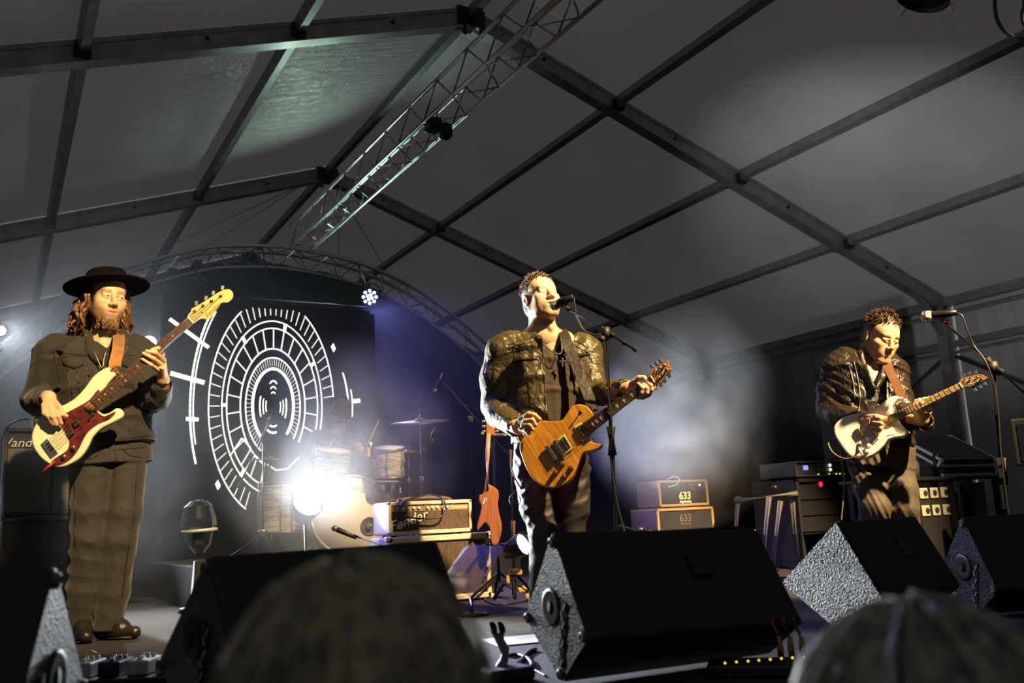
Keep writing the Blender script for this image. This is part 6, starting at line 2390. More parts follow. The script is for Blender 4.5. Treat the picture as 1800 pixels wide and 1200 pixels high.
    so.loft([(p(962, 606, .05), .10, .088), (p(960, 635, .05), .20, .122), (p(964, 690, .05), .2, .132), (p(968, 790, .05), .2, .135)], side, .03)
    so.wedge([mirror_plane(F, (948, 596), (969, 618), -1), mirror_plane(F, (994, 594), (971, 618), 1), (p(960, 600, .02), F.h)])
    so.folds(.003, 34, 8)
    V, Q = so.skin()
    mesh_obj('t_shirt', V, Q, M_TEE2, root)
    # ---- cross pendant on its cord
    nk = MB().tube(spline([p(955, 600, -.07), p(962, 612, -.1), p(976, 620, -.115), p(986, 621, -.112), p(988, 610, -.1), p(986, 594, -.06)], 5), .0026, 5)
    nk = nk.build('necklace', M_SILVER, root)
    cr = MB()
    c = p(989, 637, -.108)
    cr.rbox(c, (.010, .006, .048), .002, frame(F.s, F.h, (0, 0, 1)))
    cr.rbox(c + np.array([0, 0, .006]), (.034, .006, .010), .002, frame(F.s, F.h, (0, 0, 1)))
    cr.build('cross', M_SILVER, nk)
    # ---- trousers
    so = Solid(*fbox(F, 890, 770, 1045, 1085, -0.2, 0.35, .03), 0.006)
    so.loft([(p(968, 775, .05), .2, .13), (p(970, 825, .06), .205, .135)], side, .04)
    so.chain([p(938, 832, .05), p(945, 890, .02), p(957, 935, -.01), p(956, 1000, .03), p(950, 1075, .06)], [.105, .092, .078, .072, .065], .02)
    so.chain([p(1003, 832, .09), p(1006, 890, .08), p(1000, 935, .09), p(1003, 1000, .13), p(1006, 1060, .17)], [.105, .092, .080, .074, .066], .02)
    so.half(p(968, 773, 0), (0, 0, 1))
    so.folds(.0034, 36, 14)
    V, Q = so.skin()
    jn = mesh_obj('trousers', V, Q, mat('black_jeans', (0.026, 0.023, 0.022), 0.6, bump=0.5, bscale=12, vary=0.3, vscale=14), root)
    # ---- shoes
    for (hx, dy, tx) in ((950, .08, 962), (1006, .2, 1030)):
        hh = p(hx, 1080, dy)
        tt = p(tx, 1080, dy - .2)
        hh[2], tt[2] = .05, .035
        so = Solid(*bounds([hh, tt], .12), 0.006)
        so.chain([hh + np.array([0, 0, .1]), hh], [.055, .046], .02)
        so.chain([hh, (hh + tt) / 2, tt], [.042, .045, .034], .03)
        so.half((0, 0, .002), (0, 0, -1))
        V, Q = so.skin()
        mesh_obj('shoe', V, Q, M_BOOT, root)
    # pack lead hanging at the hip
    MB().tube(spline([p(902, 790, -.02), p(898, 815, -.05), p(905, 840, -.05), p(918, 862, -.02), p(921, 876, 0), p(910, 884, .02), p(899, 886, .03), p(896, 876, .03), p(902, 868, .02), p(920, 856, .0)], 5), .004, 5).build('pack_lead', M_CABLE, root)
    return F, root


# ================================================================== guitarist
def guitarist():
    D = 5.9
    F = Figure(1548, D)
    p = F.p
    root = empty('person', p(1560, 1005), 'man in a brown leather jacket looking down at his white guitar', 'person')
    side = unit(F.s + F.h * 0.35)
    o = p(1547, 596, .0)
    sc = 1.16
    H = head_frame(F, math.radians(34), math.radians(-24), math.radians(9))
    so = Solid(o - np.array([.24, .22, .50]), o + np.array([.22, .22, .22]), 0.0034)
    sculpt_head(so, H, o, sc, jaw=1.0)
    so.cone(p(1538, 603, .06), p(1520, 640, .08), .070, .078, .03)
    so.cone(p(1495, 650, .07), p(1550, 655, .09), .075, .07, .05)
    so.slab(p(1522, 645, .05), p(1535, 690, .03), (.13, .09), (.12, .10), side, .03)
    hv = so.skin()
    nh = len(hv[0])
    a = p(1533, 742, -.27)
    so = Solid(a - .15, a + .15, 0.004)
    w = p(1516, 738, -.22)
    so.chain([p(1490, 735, -.12), w], [.042, .034], .01)
    so.slab(w, p(1533, 744, -.28), (.040, .024), (.042, .022), (0, 0, 1), .018)
    finger(so, F, [(1535, 735, -.29), (1547, 735, -.315), (1556, 738, -.302)], .0135, .010)
    finger(so, F, [(1536, 742, -.295), (1549, 744, -.325), (1551, 750, -.305)], .0135, .010)
    finger(so, F, [(1534, 749, -.292), (1548, 752, -.322), (1547, 757, -.30)], .013, .010)
    finger(so, F, [(1531, 754, -.285), (1543, 760, -.312), (1541, 763, -.295)], .012, .0095)
    finger(so, F, [(1523, 731, -.255), (1540, 731, -.30), (1557, 734, -.308)], .0145, .010)
    r1 = so.skin()
    a = p(1625, 718, -.27)
    so = Solid(a - .17, a + .17, 0.004)
    w = p(1620, 738, -.20)
    so.chain([p(1596, 735, -.08), w], [.042, .034], .01)
    so.slab(w, p(1624, 722, -.25), (.036, .030), (.044, .026), F.s, .018)
    finger(so, F, [(1613, 722, -.27), (1612, 711, -.32), (1616, 703, -.32), (1622, 702, -.30)], .0135, .0105)
    finger(so, F, [(1620, 721, -.28), (1621, 709, -.328), (1625, 701, -.325), (1630, 701, -.305)], .0135, .0105)
    finger(so, F, [(1628, 720, -.28), (1630, 708, -.325), (1633, 700, -.32), (1637, 699, -.30)], .0135, .0105)
    finger(so, F, [(1634, 722, -.27), (1638, 712, -.315), (1638, 704, -.315), (1641, 701, -.30)], .0125, .010)
    finger(so, F, [(1610, 728, -.22), (1606, 715, -.215), (1610, 704, -.22)], .0145, .011)
    r2 = so.skin()
    co = simple_body([[p(1525, 650, .06), p(1540, 720, .05), p(1550, 800, .05)],
                      [p(1525, 815, .05), p(1535, 890, -.05), p(1540, 1000, .08)], [p(1577, 815, .08), p(1588, 890, .02), p(1600, 1000, .12)],
                      [p(1472, 640, .04), p(1455, 715, .05), p(1514, 740, -.2)], [p(1572, 645, .14), p(1590, 725, .02), p(1620, 738, -.19)]],
                     [[.08, .08, .08], [.055, .045, .035], [.055, .045, .035], [.045, .036, .03], [.045, .036, .03]])
    V, Q = join_skins([hv, r1, r2, co])
    body = mesh_obj('body', V, Q, M_SKIN_C, root)
    A = tint_fn(0.25, 0.3, 0.35, 0.85)(((V - o) @ H) / sc)
    A[nh:, :3] = 0
    at = body.data.attributes.new('tint', 'FLOAT_COLOR', 'POINT')
    at.data.foreach_set('color', A.astype(np.float32).ravel())
    eyeballs(root, H, o, sc * .97, (0, -.6))
    crop_hair(root, H, o, sc, M_HAIR_C, .026, .004, .074, 420, .036, 11, .5)
    # ---- jacket
    so = Solid(*fbox(F, 1425, 590, 1650, 800, -0.32, 0.4, .05), 0.006)
    so.loft([(p(1518, 618, .08), .13, .085), (p(1520, 645, .07), .235, .13), (p(1532, 700, .05), .215, .145), (p(1545, 745, .05), .2, .14), (p(1552, 788, .05), .195, .14)], side, .05)
    so.chain([p(1485, 630, .05), p(1473, 645, .04), p(1462, 685, .05), p(1459, 718, .05)], [.075, .088, .085, .080], .04)
    so.chain([p(1459, 718, .05), p(1474, 730, -.04), p(1513, 739, -.19)], [.082, .072, .056], .025)
    so.chain([p(1562, 636, .13), p(1570, 655, .14), p(1588, 722, .02)], [.070, .080, .068], .04)
    so.chain([p(1588, 722, .02), p(1604, 735, -.07), p(1624, 742, -.16)], [.070, .062, .058], .025)
    so.chain([p(1500, 612, .10), p(1502, 628, .0), p(1512, 642, -.07)], [.035, .034, .025], .02)
    so.wedge([mirror_plane(F, (1508, 606), (1540, 800), -1), mirror_plane(F, (1556, 606), (1572, 800), 1), (p(1530, 650, .04), F.h)])
    so.cone(p(1540, 598, .06), p(1520, 640, .07), .085, .092, .006, 'sub')
    so.cone(p(1512, 739, -.19), p(1528, 740, -.27), .047, .047, .004, 'sub')
    so.cone(p(1623, 742, -.16), p(1628, 730, -.26), .047, .047, .004, 'sub')
    so.half(p(1550, 792, 0), (0, 0, -1))
    so.folds(.004, 52, 33)
    V, Q = so.skin()
    jk = mesh_obj('jacket', V, Q, M_LEATHER2, root)
    dr = Drape(V, Q)
    for ln in (((1500, 632), (1508, 665), (1512, 700), (1508, 728)), ((1492, 640), (1500, 672), (1503, 700))):
        dr.line(ln, .004, 'zip', M_SILVER, jk, .002)
    for ln in (((1470, 628), (1480, 650), (1486, 690), (1484, 720)), ((1462, 660), (1458, 690), (1462, 715)), ((1478, 735), (1492, 728), (1505, 724)), ((1500, 748), (1503, 738), (1503, 728)), ((1486, 655), (1494, 665), (1500, 668))):
        dr.line(ln, .002, 'seam', M_BLACKM, jk)
    dr.button(1509, 741, .009, 'stud', M_GOLD, jk)
    # ---- shirt open at the chest
    so = Solid(*fbox(F, 1480, 615, 1600, 800, -0.2, 0.3, .06), 0.006)
    so.loft([(p(1520, 626, .07), .11, .10), (p(1522, 650, .06), .205, .128), (p(1534, 710, .05), .198, .137), (p(1550, 795, .05), .19, .135)], side, .03)
    so.chain([p(1512, 622, -.02), p(1524, 650, -.09), p(1538, 682, -.105)], [.03, .026, .014], .02)
    so.chain([p(1552, 640, .0), p(1548, 662, -.07), p(1541, 682, -.1)], [.03, .026, .014], .02)
    so.wedge([mirror_plane(F, (1513, 610), (1538, 684), -1), mirror_plane(F, (1552, 632), (1541, 684), 1), (p(1530, 640, .045), F.h)])
    so.folds(.004, 40, 18)
    V, Q = so.skin()
    sh = mesh_obj('shirt', V, Q, M_SHIRTP, root)
    for (x, y) in ((1540, 687), (1543, 712)):
        MB().lathe(p(x, y, -.112), -F.h, [(0, .009), (.005, .007)], 10).build('button', M_GOLD, sh)
    # ---- trousers
    so = Solid(*fbox(F, 1480, 780, 1630, 1010, -0.25, 0.35, .03), 0.0065)
    so.loft([(p(1551, 783, .05), .195, .135), (p(1550, 820, .05), .2, .14)], side, .04)
    so.chain([p(1524, 825, .05), p(1532, 862, -.01), p(1538, 892, -.05), p(1536, 940, .02), p(1540, 1000, .08)], [.108, .100, .090, .082, .072], .02)
    so.chain([p(1576, 825, .07), p(1584, 862, .03), p(1588, 892, .01), p(1594, 940, .06), p(1600, 1000, .12)], [.100, .096, .088, .08, .07], .02)
    so.half(p(1550, 780, 0), (0, 0, 1))
    so.folds(.006, 34, 27)
    V, Q = so.skin()
    mesh_obj('trousers', V, Q, mat('brown_chinos', (0.058, 0.040, 0.024), 0.75, bump=0.5, bscale=12, vary=0.2, vscale=18), root)
    for (hx, dy, tx) in ((1540, .1, 1556), (1600, .14, 1626)):
        hh = p(hx, 1005, dy)
        tt = p(tx, 1005, dy - .2)
        hh[2], tt[2] = .05, .035
        so = Solid(*bounds([hh, tt], .12), 0.007)
        so.chain([hh + np.array([0, 0, .1]), hh], [.055, .046], .02)
        so.chain([hh, (hh + tt) / 2, tt], [.042, .045, .034], .03)
        so.half((0, 0, .002), (0, 0, -1))
        V, Q = so.skin()
        mesh_obj('shoe', V, Q, M_BOOT, root)
    MB().lathe(p(1623, 716, -.325), F.vec(0.2, .1, 1), [(-.003, .0145), (.003, .0145)], 12).build('ring', M_GOLD, root)
    return F, root


FB, P_BASS = bassist()
FS, P_SING = singer()
FG, P_GTR = guitarist()

# ------------------------------------------------------------------ guitars
class Axe:
    def __init__(self, fig, body, dyb, head, dyh, tilt=0.15, name='guitar', label='', root_at=None):
        self.O = fig.p(*body, dyb)
        hd = fig.p(*head, dyh)
        self.U = unit(hd - self.O)
        n = -fig.h + np.array([0, 0, tilt])
        self.N = unit(n - self.U * (n @ self.U))
        self.V = np.cross(self.N, self.U)
        self.root = empty(name, self.O, label, 'guitar')
        self.fig = fig

    def uv(self, x, y, off=0.0):
        q = on_plane(x, y, self.O + self.N * off, self.N) - self.O
        return np.array([q @ self.U, q @ self.V])

    def at(self, u, v, off=0.0):
        return self.O + self.U * u + self.V * v + self.N * off

    def px(self, x, y, off=0.0):
        return self.at(*self.uv(x, y, off), off)

    def prism(self, pts, off, depth, name, m, bevel=0.0, smooth=4, closed=True, parent=None, bseg=3):
        o2 = [self.uv(*q) for q in pts]
        if smooth:
            o2 = spline(o2, smooth, True)
        b = MB().prism(o2, depth, self.O + self.N * off, self.U, self.V, self.N, bevel, bseg)
        b.sm = [False] * len(b.f)
        ob = b.build(name, m, parent or self.root)
        return ob

    def quad(self, pts, off, depth, name, m, parent=None, bevel=0.0):
        return self.prism(pts, off, depth, name, m, bevel, 0, parent=parent, bseg=2)

    def neck(self, end, nut, off, m_board, m_back, m_fret, frets, scale, inlay=None, m_inlay=None, head_off=-.012):
        """end, nut: pairs of picture points (upper edge, lower edge)"""
        e = [self.uv(*q, off) for q in end]
        n = [self.uv(*q, off) for q in nut]
        b = MB().prism([e[0], e[1], n[1], n[0]], .006, self.at(0, 0, off), self.U, self.V, self.N, .001, 1)
        board = b.build('fretboard', m_board, self.root)
        # rounded back of the neck
        b = MB()
        c0, c1 = (e[0] + e[1]) / 2, (n[0] + n[1]) / 2
        w0, w1 = np.linalg.norm(e[0] - e[1]) / 2, np.linalg.norm(n[0] - n[1]) / 2
        secs = []
        K = 8
        for t in np.linspace(-.06, 1, 9):
            c = c0 + (c1 - c0) * t
            w = w0 + (w1 - w0) * t
            d = unit(c1 - c0)
            pv = np.array([-d[1], d[0]])
            ring = []
            for k in range(K + 1):
                a = math.pi * k / K
                q = c + pv * w * math.cos(a)
                ring.append(self.at(q[0], q[1], off - .006 - .021 * math.sin(a)))
            secs.append(ring)
        vs = [q for r in secs for q in r]
        fs = []
        for i in range(len(secs) - 1):
            for k in range(K):
                a = i * (K + 1) + k
                fs.append((a, a + 1, a + K + 2, a + K + 1))
            fs.append((i * (K + 1) + K, i * (K + 1), (i + 1) * (K + 1), (i + 1) * (K + 1) + K))
        fs.append(tuple(range(K, -1, -1)))
        fs.append(tuple((len(secs) - 1) * (K + 1) + k for k in range(K + 1)))
        b.add(vs, fs, 0, True).build('neck', m_back, self.root)
        L = np.linalg.norm(c1 - c0)
        dirv = unit(c0 - c1)
        tot = 1 - 2 ** (-frets / 12)
        for k in range(1, frets + 1):
            t = (1 - 2 ** (-k / 12)) / tot * 0.985
            a = n[0] + (e[0] - n[0]) * t
            c = n[1] + (e[1] - n[1]) * t
            MB().tube([self.at(*a, off + .0004), self.at(*c, off + .0004)], .0016, 5, smooth=True).build('fret', m_fret, board)
        MB().bar(self.at(*n[0], off + .001), self.at(*n[1], off + .001), .006, .007, hint=self.N).build('nut', mat('bone', (.8, .76, .65), .4), self.root)
        if inlay:
            for k in (3, 5, 7, 9, 12, 15, 17, 19):
                if k > frets:
                    continue
                t = ((1 - 2 ** (-k / 12)) + (1 - 2 ** (-(k - 1) / 12))) / 2 / tot * 0.985
                c = (n[0] + n[1]) / 2 * (1 - t) + (e[0] + e[1]) / 2 * t
                vv = unit(n[0] - n[1])
                offs = [0.0] if (k != 12 or inlay == 'bird') else [-.014, .014]
                for s in offs:
                    q = c + vv * s
                    if inlay == 'dot':
                        MB().disc(self.at(*q, off + .0003), self.N, .004, 10, th=.001).build('inlay', m_inlay, board)
                    else:
                        i = MB()
                        i.bar(self.at(*(q - vv * .012), off + .0003), self.at(*(q + vv * .011), off + .0003), .004, .001, hint=self.N)
                        i.bar(self.at(*(q + dirv * .008 + vv * .004), off + .0003), self.at(*(q - dirv * .007 - vv * .002), off + .0003), .004, .001, hint=self.N)
                        i.build('inlay', m_inlay, board)
        return c0, c1, e, n

    def strings(self, bridge, nut, posts, off0, off1, m, r=.0012):
        for k, (b, n, p_) in enumerate(zip(bridge, nut, posts)):
            MB().tube([self.at(*b, off0), self.at(*n, off1), self.at(*p_, off1 - .006)], r, 4).build('string', m, self.root)

    def knob(self, x, y, off, r=.011, h=.016, m=None, name='knob'):
        c = self.px(x, y, off)
        return MB().lathe(c, self.N, [(0, r * 1.15), (h * .5, r), (h, r * .92), (h + .001, r * .7)], 16).build(name, m, self.root)

    def tuner(self, x, y, off, kx, ky, mp, mk, koff=-.012):
        t = MB().lathe(self.px(x, y, off), self.N, [(-.002, .009), (.001, .009), (.001, .005), (.014, .0048), (.015, .003)], 10)
        ob = t.build('tuner', mp, self.root)
        a, b = self.px(x, y, off), self.px(kx, ky, off + koff)
        a = a + self.N * koff
        d = unit(b - a)
        k = MB().tube([a, b], .004, 6)
        k.rbox(b, (.026, .008, .018), .003, frame(d, self.N, np.cross(d, self.N)))
        k.build('tuner_key', mk, ob)
        return ob


def lerp(a, b, t):
    return np.asarray(a) + (np.asarray(b) - np.asarray(a)) * t


def strap_ribbon(pts, w, th, wide, name, m, parent):
    """flat band through points; wide: list of width directions"""
    P = spline(pts, 5)
    Wd = spline(wide, 5)
    b = MB()
    vs, fs = [], []
    n = len(P)
    for i in range(n):
        d = unit(P[min(i + 1, n - 1)] - P[max(i - 1, 0)])
        ww = Wd[i] - d * (Wd[i] @ d)
        ww = unit(ww)
        nn = np.cross(d, ww)
        for (a, c) in ((-1, -1), (1, -1), (1, 1), (-1, 1)):
            vs.append(P[i] + ww * a * w / 2 + nn * c * th / 2)
    for i in range(n - 1):
        for k in range(4):
            fs.append((i * 4 + k, i * 4 + (k + 1) % 4, i * 4 + 4 + (k + 1) % 4, i * 4 + 4 + k))
    fs += [(3, 2, 1, 0), tuple((n - 1) * 4 + k for k in range(4))]
    return b.add(vs, fs, 0, False).build(name, m, parent)


M_STRING = mat('nickel_string', (.7, .68, .64), .25, 1.0)
M_FRET = mat('nickel_fret', (.85, .82, .75), .25, 1.0)
M_NICKEL = mat('aged_nickel', (.55, .53, .50), .25, 1.0)


def wood(name, c1, c2, scale=(1, 14, 14), rough=.35, coat=.3, nsc=3.0):
    m = mat(name, c1, rough, vary=.5, vscale=nsc, color2=c2, stretch=scale, coat=coat)
    return m


M_ROSE = wood('rosewood', (.045, .016, .010), (.085, .032, .018), (3, 30, 30), .5, 0)
M_MAPLE = mat('amber_maple', (.72, .43, .13), .3, vary=.08, vscale=12, coat=.4)
M_CREAM = mat('cream_lacquer', (.80, .70, .47), .22, coat=.6)
M_WHITEG = mat('white_lacquer', (.93, .89, .78), .2, coat=.6, vary=.05, vscale=25)
M_TORT = mat('red_tortoiseshell', (.05, .006, .006), .22, vary=.6, vscale=30, color2=(.16, .025, .02), coat=.7)


def along(axe, ob):
    """align a part's texture space with the neck: part meshes use world axes, so bake a rotation into the object"""
    R = Matrix([[axe.U[i], axe.V[i], axe.N[i]] for i in range(3)])
    ob.data.transform(R.inverted().to_4x4())
    ob.rotation_euler = R.to_euler()
    return ob


# ---- white bass
def bass():
    A = Axe(FB, (140, 740), -.225, (370, 535), -.33, .16, 'bass_guitar', 'cream white bass guitar with red tortoiseshell pickguard held by the hatted man')
    body = [(191, 645), (203, 657), (198, 664), (190, 673), (184, 682), (172, 700), (170, 718), (174, 723), (181, 727), (188, 726), (195, 723), (204, 717), (213, 719), (217, 727), (212, 735), (197, 743), (178, 753),
            (163, 768), (153, 788), (140, 805), (120, 817), (103, 821), (88, 817), (70, 803), (58, 785), (55, 767), (60, 750), (73, 730), (90, 719), (107, 713), (118, 708), (133, 698), (148, 682), (163, 662), (178, 650)]
    A.prism(body, 0, .045, 'body', M_CREAM, .010, 4)
    pg = [(172, 685), (176, 692), (166, 706), (170, 722), (182, 731), (190, 729), (203, 723), (200, 730), (190, 738), (173, 745), (157, 757), (148, 770), (137, 792), (123, 808), (105, 817), (90, 815), (96, 806), (117, 792), (122, 778), (119, 766), (108, 750), (106, 741), (112, 729), (133, 717), (157, 703)]
    A.prism(pg, .003, .003, 'pickguard', M_TORT, .0, 3)
    c0, c1, e, n = A.neck([(157.5, 704), (171, 718)], [(330, 556.7), (340, 567.5)], .019, M_ROSE, M_MAPLE, M_FRET, 20, .86, 'dot', mat('clay_dot', (.75, .45, .15), .4))
    hs = [(340, 567.5), (347, 563), (353, 560), (361, 560.5), (368, 561), (378, 548), (388, 533), (394, 531), (400, 531), (408, 525), (410, 517), (405, 510), (397, 509), (389, 512), (380, 517), (364, 527.5), (347, 538), (337, 543), (336, 548), (330, 556.7)]
    h = A.prism(hs, .012, .016, 'headstock', M_MAPLE, .003, 3)
    posts = [(342, 547), (357, 537), (372, 529), (388, 520)]
    keys = [(345, 533), (362, 524), (375, 515), (391, 506)]
    for q, k in zip(posts, keys):
        A.tuner(*q, .012, *k, M_NICKEL, M_NICKEL)
    A.knob(356, 549, .012, .006, .006, M_NICKEL, 'string_tree')
    text_obj('logo', 'Fender', A.px(374, 545, .013), A.U, A.N, .034, mat('gold_decal', (.10, .06, .02), .4), h, .0004, .3)
    br = [lerp(A.uv(75, 778), A.uv(95, 803), t) for t in (.2, .4, .6, .8)]
    nu = [lerp(n[0], n[1], t) for t in (.14, .38, .62, .86)]
    A.strings(br, nu, [A.uv(*q, .012) for q in posts], .022, .021, M_STRING, .0016)
    # split pickup, thumb rest, bridge plate, controls, jack
    for q in (((116, 757), (124, 750), (131, 763), (122, 769)), ((127, 743), (135, 736), (142, 746), (133, 753))):
        A.quad(q, .014, .012, 'pickup', M_BLACK, bevel=.002)
    A.quad(((155, 737), (163, 725), (166, 728), (158, 741)), .016, .013, 'thumb_rest', M_BLACK, bevel=.002)
    A.quad(((72, 781), (84, 770), (103, 796), (90, 806)), .006, .006, 'bridge_plate', M_CHROME, bevel=.001)
    for t in (.2, .4, .6, .8):
        a = lerp(A.uv(76, 777), A.uv(96, 802), t)
        b_ = lerp(A.uv(84, 771), A.uv(103, 796), t)
        MB().tube([A.at(*a, .012), A.at(*b_, .012)], .007, 8).build('saddle', M_CHROME, A.root)
    for q in ((129, 787), (113, 803)):
        A.knob(*q, .003, .011, .016, M_NICKEL)
    j = A.px(96, 812, .003)
    MB().tube([j, j + A.N * .012, j + A.N * .018 - A.U * .03, j + A.N * .02 - A.U * .065], [.006, .006, .006, .005], 8).build('jack_plug', mat('red_plug', (.4, .02, .02), .4), A.root)
    MB().lathe(A.px(197, 652, 0), A.U, [(0, .006), (.012, .006), (.014, .010), (.017, .009)], 10).build('strap_button', M_CHROME, A.root)
    # tan strap over the shoulder
    pts = [A.px(203, 655, -.012), FB.p(202, 640, -.20), FB.p(207, 618, -.135), FB.p(209, 600, -.085), FB.p(208, 590, -.01), FB.p(204, 586, .10), FB.p(170, 620, .20), FB.p(120, 690, .21)]
    wd = [A.V, FB.s, FB.s, FB.s, FB.s, FB.s, unit(FB.s + np.array([0, 0, .8])), unit(FB.s + np.array([0, 0, .8]))]
    strap_ribbon(pts, .058, .005, wd, 'strap', mat('tan_suede', (.28, .13, .04), .8, bump=.3, bscale=60, vary=.2), A.root)
    return A


# ---- amber single-cut guitar
def flame_mat():
    m = bpy.data.materials.new('amber_flame_maple')
    m.use_nodes = True
    nt = m.node_tree
    b = nt.nodes['Principled BSDF']
    b.inputs['Roughness'].default_value = .25
    b.inputs['Coat Weight'].default_value = .6
    tc = nt.nodes.new('ShaderNodeTexCoord')
    mp = nt.nodes.new('ShaderNodeMapping')
    mp.inputs['Scale'].default_value = (46, 5, 5)
    mp.inputs['Rotation'].default_value = (0, 0, .25)
    n = nt.nodes.new('ShaderNodeTexNoise')
    n.inputs['Scale'].default_value = 1.0
    n.inputs['Detail'].default_value = 3
    n.inputs['Distortion'].default_value = .5
    r = nt.nodes.new('ShaderNodeValToRGB')
    r.color_ramp.elements[0].position = .35
    r.color_ramp.elements[1].position = .65
    r.color_ramp.elements[0].color = (.44, .165, .014, 1)
    r.color_ramp.elements[1].color = (.70, .33, .035, 1)
    nt.links.new(tc.outputs['Object'], mp.inputs['Vector'])
    nt.links.new(mp.outputs['Vector'], n.inputs['Vector'])
    nt.links.new(n.outputs['Fac'], r.inputs['Fac'])
    nt.links.new(r.outputs['Color'], b.inputs['Base Color'])
    return m


def amber():
    A = Axe(FS, (985, 785), -.265, (1150, 665), -.375, .22, 'electric_guitar', 'amber flame-top single-cutaway electric guitar played by the singer')
    body = [(987, 738), (997, 725), (1007, 713), (1018, 710), (1030, 713), (1040, 723), (1044, 732), (1040, 745), (1035, 758), (1035, 768), (1040, 776), (1048, 779), (1056, 780), (1053, 787), (1040, 792), (1027, 795), (1020, 803), (1013, 822), (1003, 842),
            (988, 853), (973, 857), (955, 854), (937, 842), (925, 823), (917, 803), (913, 787), (917, 773), (930, 758), (942, 745), (952, 739), (970, 740)]
    along(A, A.prism(body, 0, .016, 'top', flame_mat(), .006, 4))
    A.prism(body, -.0165, .034, 'body', mat('cherry_back', (.28, .03, .02), .3, coat=.5), .005, 4)
    c0, c1, e, n = A.neck([(1023, 745), (1038, 762)], [(1144, 660), (1151, 672)], .018, M_ROSE, mat('mahogany_neck', (.25, .07, .03), .35, coat=.3), M_FRET, 22, .62, 'bird', mat('pearl', (.85, .80, .62), .25))
    hs = [(1144, 660), (1145, 650), (1159, 644), (1175, 632), (1176, 641), (1181, 650), (1171, 660), (1165, 670), (1161, 675), (1156, 672), (1151, 672)]
    h = along(A, A.prism(hs, .012, .015, 'headstock', wood('figured_headstock', (.30, .10, .025), (.42, .17, .05)), .002, 0))
    posts = [(1152, 651), (1160, 646.5), (1168, 642), (1158, 664), (1165, 658), (1172, 650)]
    keys = [(1146, 644), (1154, 639), (1162, 635), (1161, 675), (1168, 668), (1176, 659)]
    for q, k in zip(posts, keys):
        A.tuner(*q, .012, *k, M_NICKEL, M_NICKEL)
    text_obj('signature', 'R.Smith', A.px(1163, 652, .0125), A.U, A.N, .016, mat('gold_sign', (.75, .6, .25), .4), h, .0003, .4)
    br = [lerp(A.uv(966, 781), A.uv(985, 808), t) for t in (.12, .27, .42, .58, .73, .88)]
    nu = [lerp(n[0], n[1], t) for t in (.12, .27, .42, .58, .73, .88)]
    A.strings(br, nu, [A.uv(*q, .012) for q in (posts[0], posts[1], posts[2], posts[5], posts[4], posts[3])], .022, .021, M_STRING, .0011)
    for cs in (((1009, 750), (1022, 742.5), (1037, 767), (1023, 777)), ((980, 772), (992, 762.5), (1007, 788), (995, 797.5))):
        r = A.quad(cs, .006, .006, 'pickup', mat('cream_ring', (.70, .60, .35), .4), bevel=.002)
        c = np.mean(np.array(cs), axis=0)
        ins = [tuple(c + (np.array(q) - c) * .72) for q in cs]
        A.quad(ins, .012, .010, 'pickup_cover', mat('pickup_black', (.02, .018, .015), .3), parent=r, bevel=.002)
        for k in range(6):
            t = .12 + .152 * k
            q = lerp(lerp(A.uv(*ins[0]), A.uv(*ins[1]), .5), lerp(A.uv(*ins[3]), A.uv(*ins[2]), .5), t)
            MB().lathe(A.at(*q, .012), A.N, [(0, .0026), (.001, .0024)], 8).build('pole_screw', M_NICKEL, r)
    A.quad(((972, 777), (978, 773), (996, 801), (990, 805)), .018, .014, 'bridge', M_NICKEL, bevel=.003)
    A.quad(((958, 786), (965, 782), (982, 807), (975, 812)), .017, .012, 'tailpiece', M_NICKEL, bevel=.004)
    for q in ((989, 815), (1004, 822), (977, 830), (992, 837)):
        A.knob(*q, 0, .0125, .018, mat('brown_knob', (.16, .07, .02), .2, coat=.8))
    t = A.px(1021, 724, 0)
    MB().lathe(t, A.N, [(0, .009), (.003, .009), (.003, .003), (.02, .003), (.024, .005), (.028, .002)], 12).build('toggle_switch', M_BLACKM, A.root)
    MB().lathe(A.px(1040, 723, -.02), unit(A.V * .6 + A.U), [(0, .006), (.012, .006), (.014, .010), (.017, .009)], 10).build('strap_button', M_CHROME, A.root)
    pts = [A.px(1042, 722, -.02), FS.p(1036, 700, -.19), FS.p(1024, 668, -.13), FS.p(1010, 635, -.105), FS.p(998, 606, -.075), FS.p(991, 586, -.01), FS.p(980, 582, .10), FS.p(930, 620, .22), FS.p(905, 700, .22)]
    wd = [FS.s, FS.s, FS.s, FS.s, FS.s, FS.s, FS.s, unit(FS.s + np.array([0, 0, .8])), unit(FS.s + np.array([0, 0, .8]))]
    strap_ribbon(pts, .056, .006, wd, 'strap', leather('dark_strap', (.03, .02, .015), .2, .5), A.root)
    return A


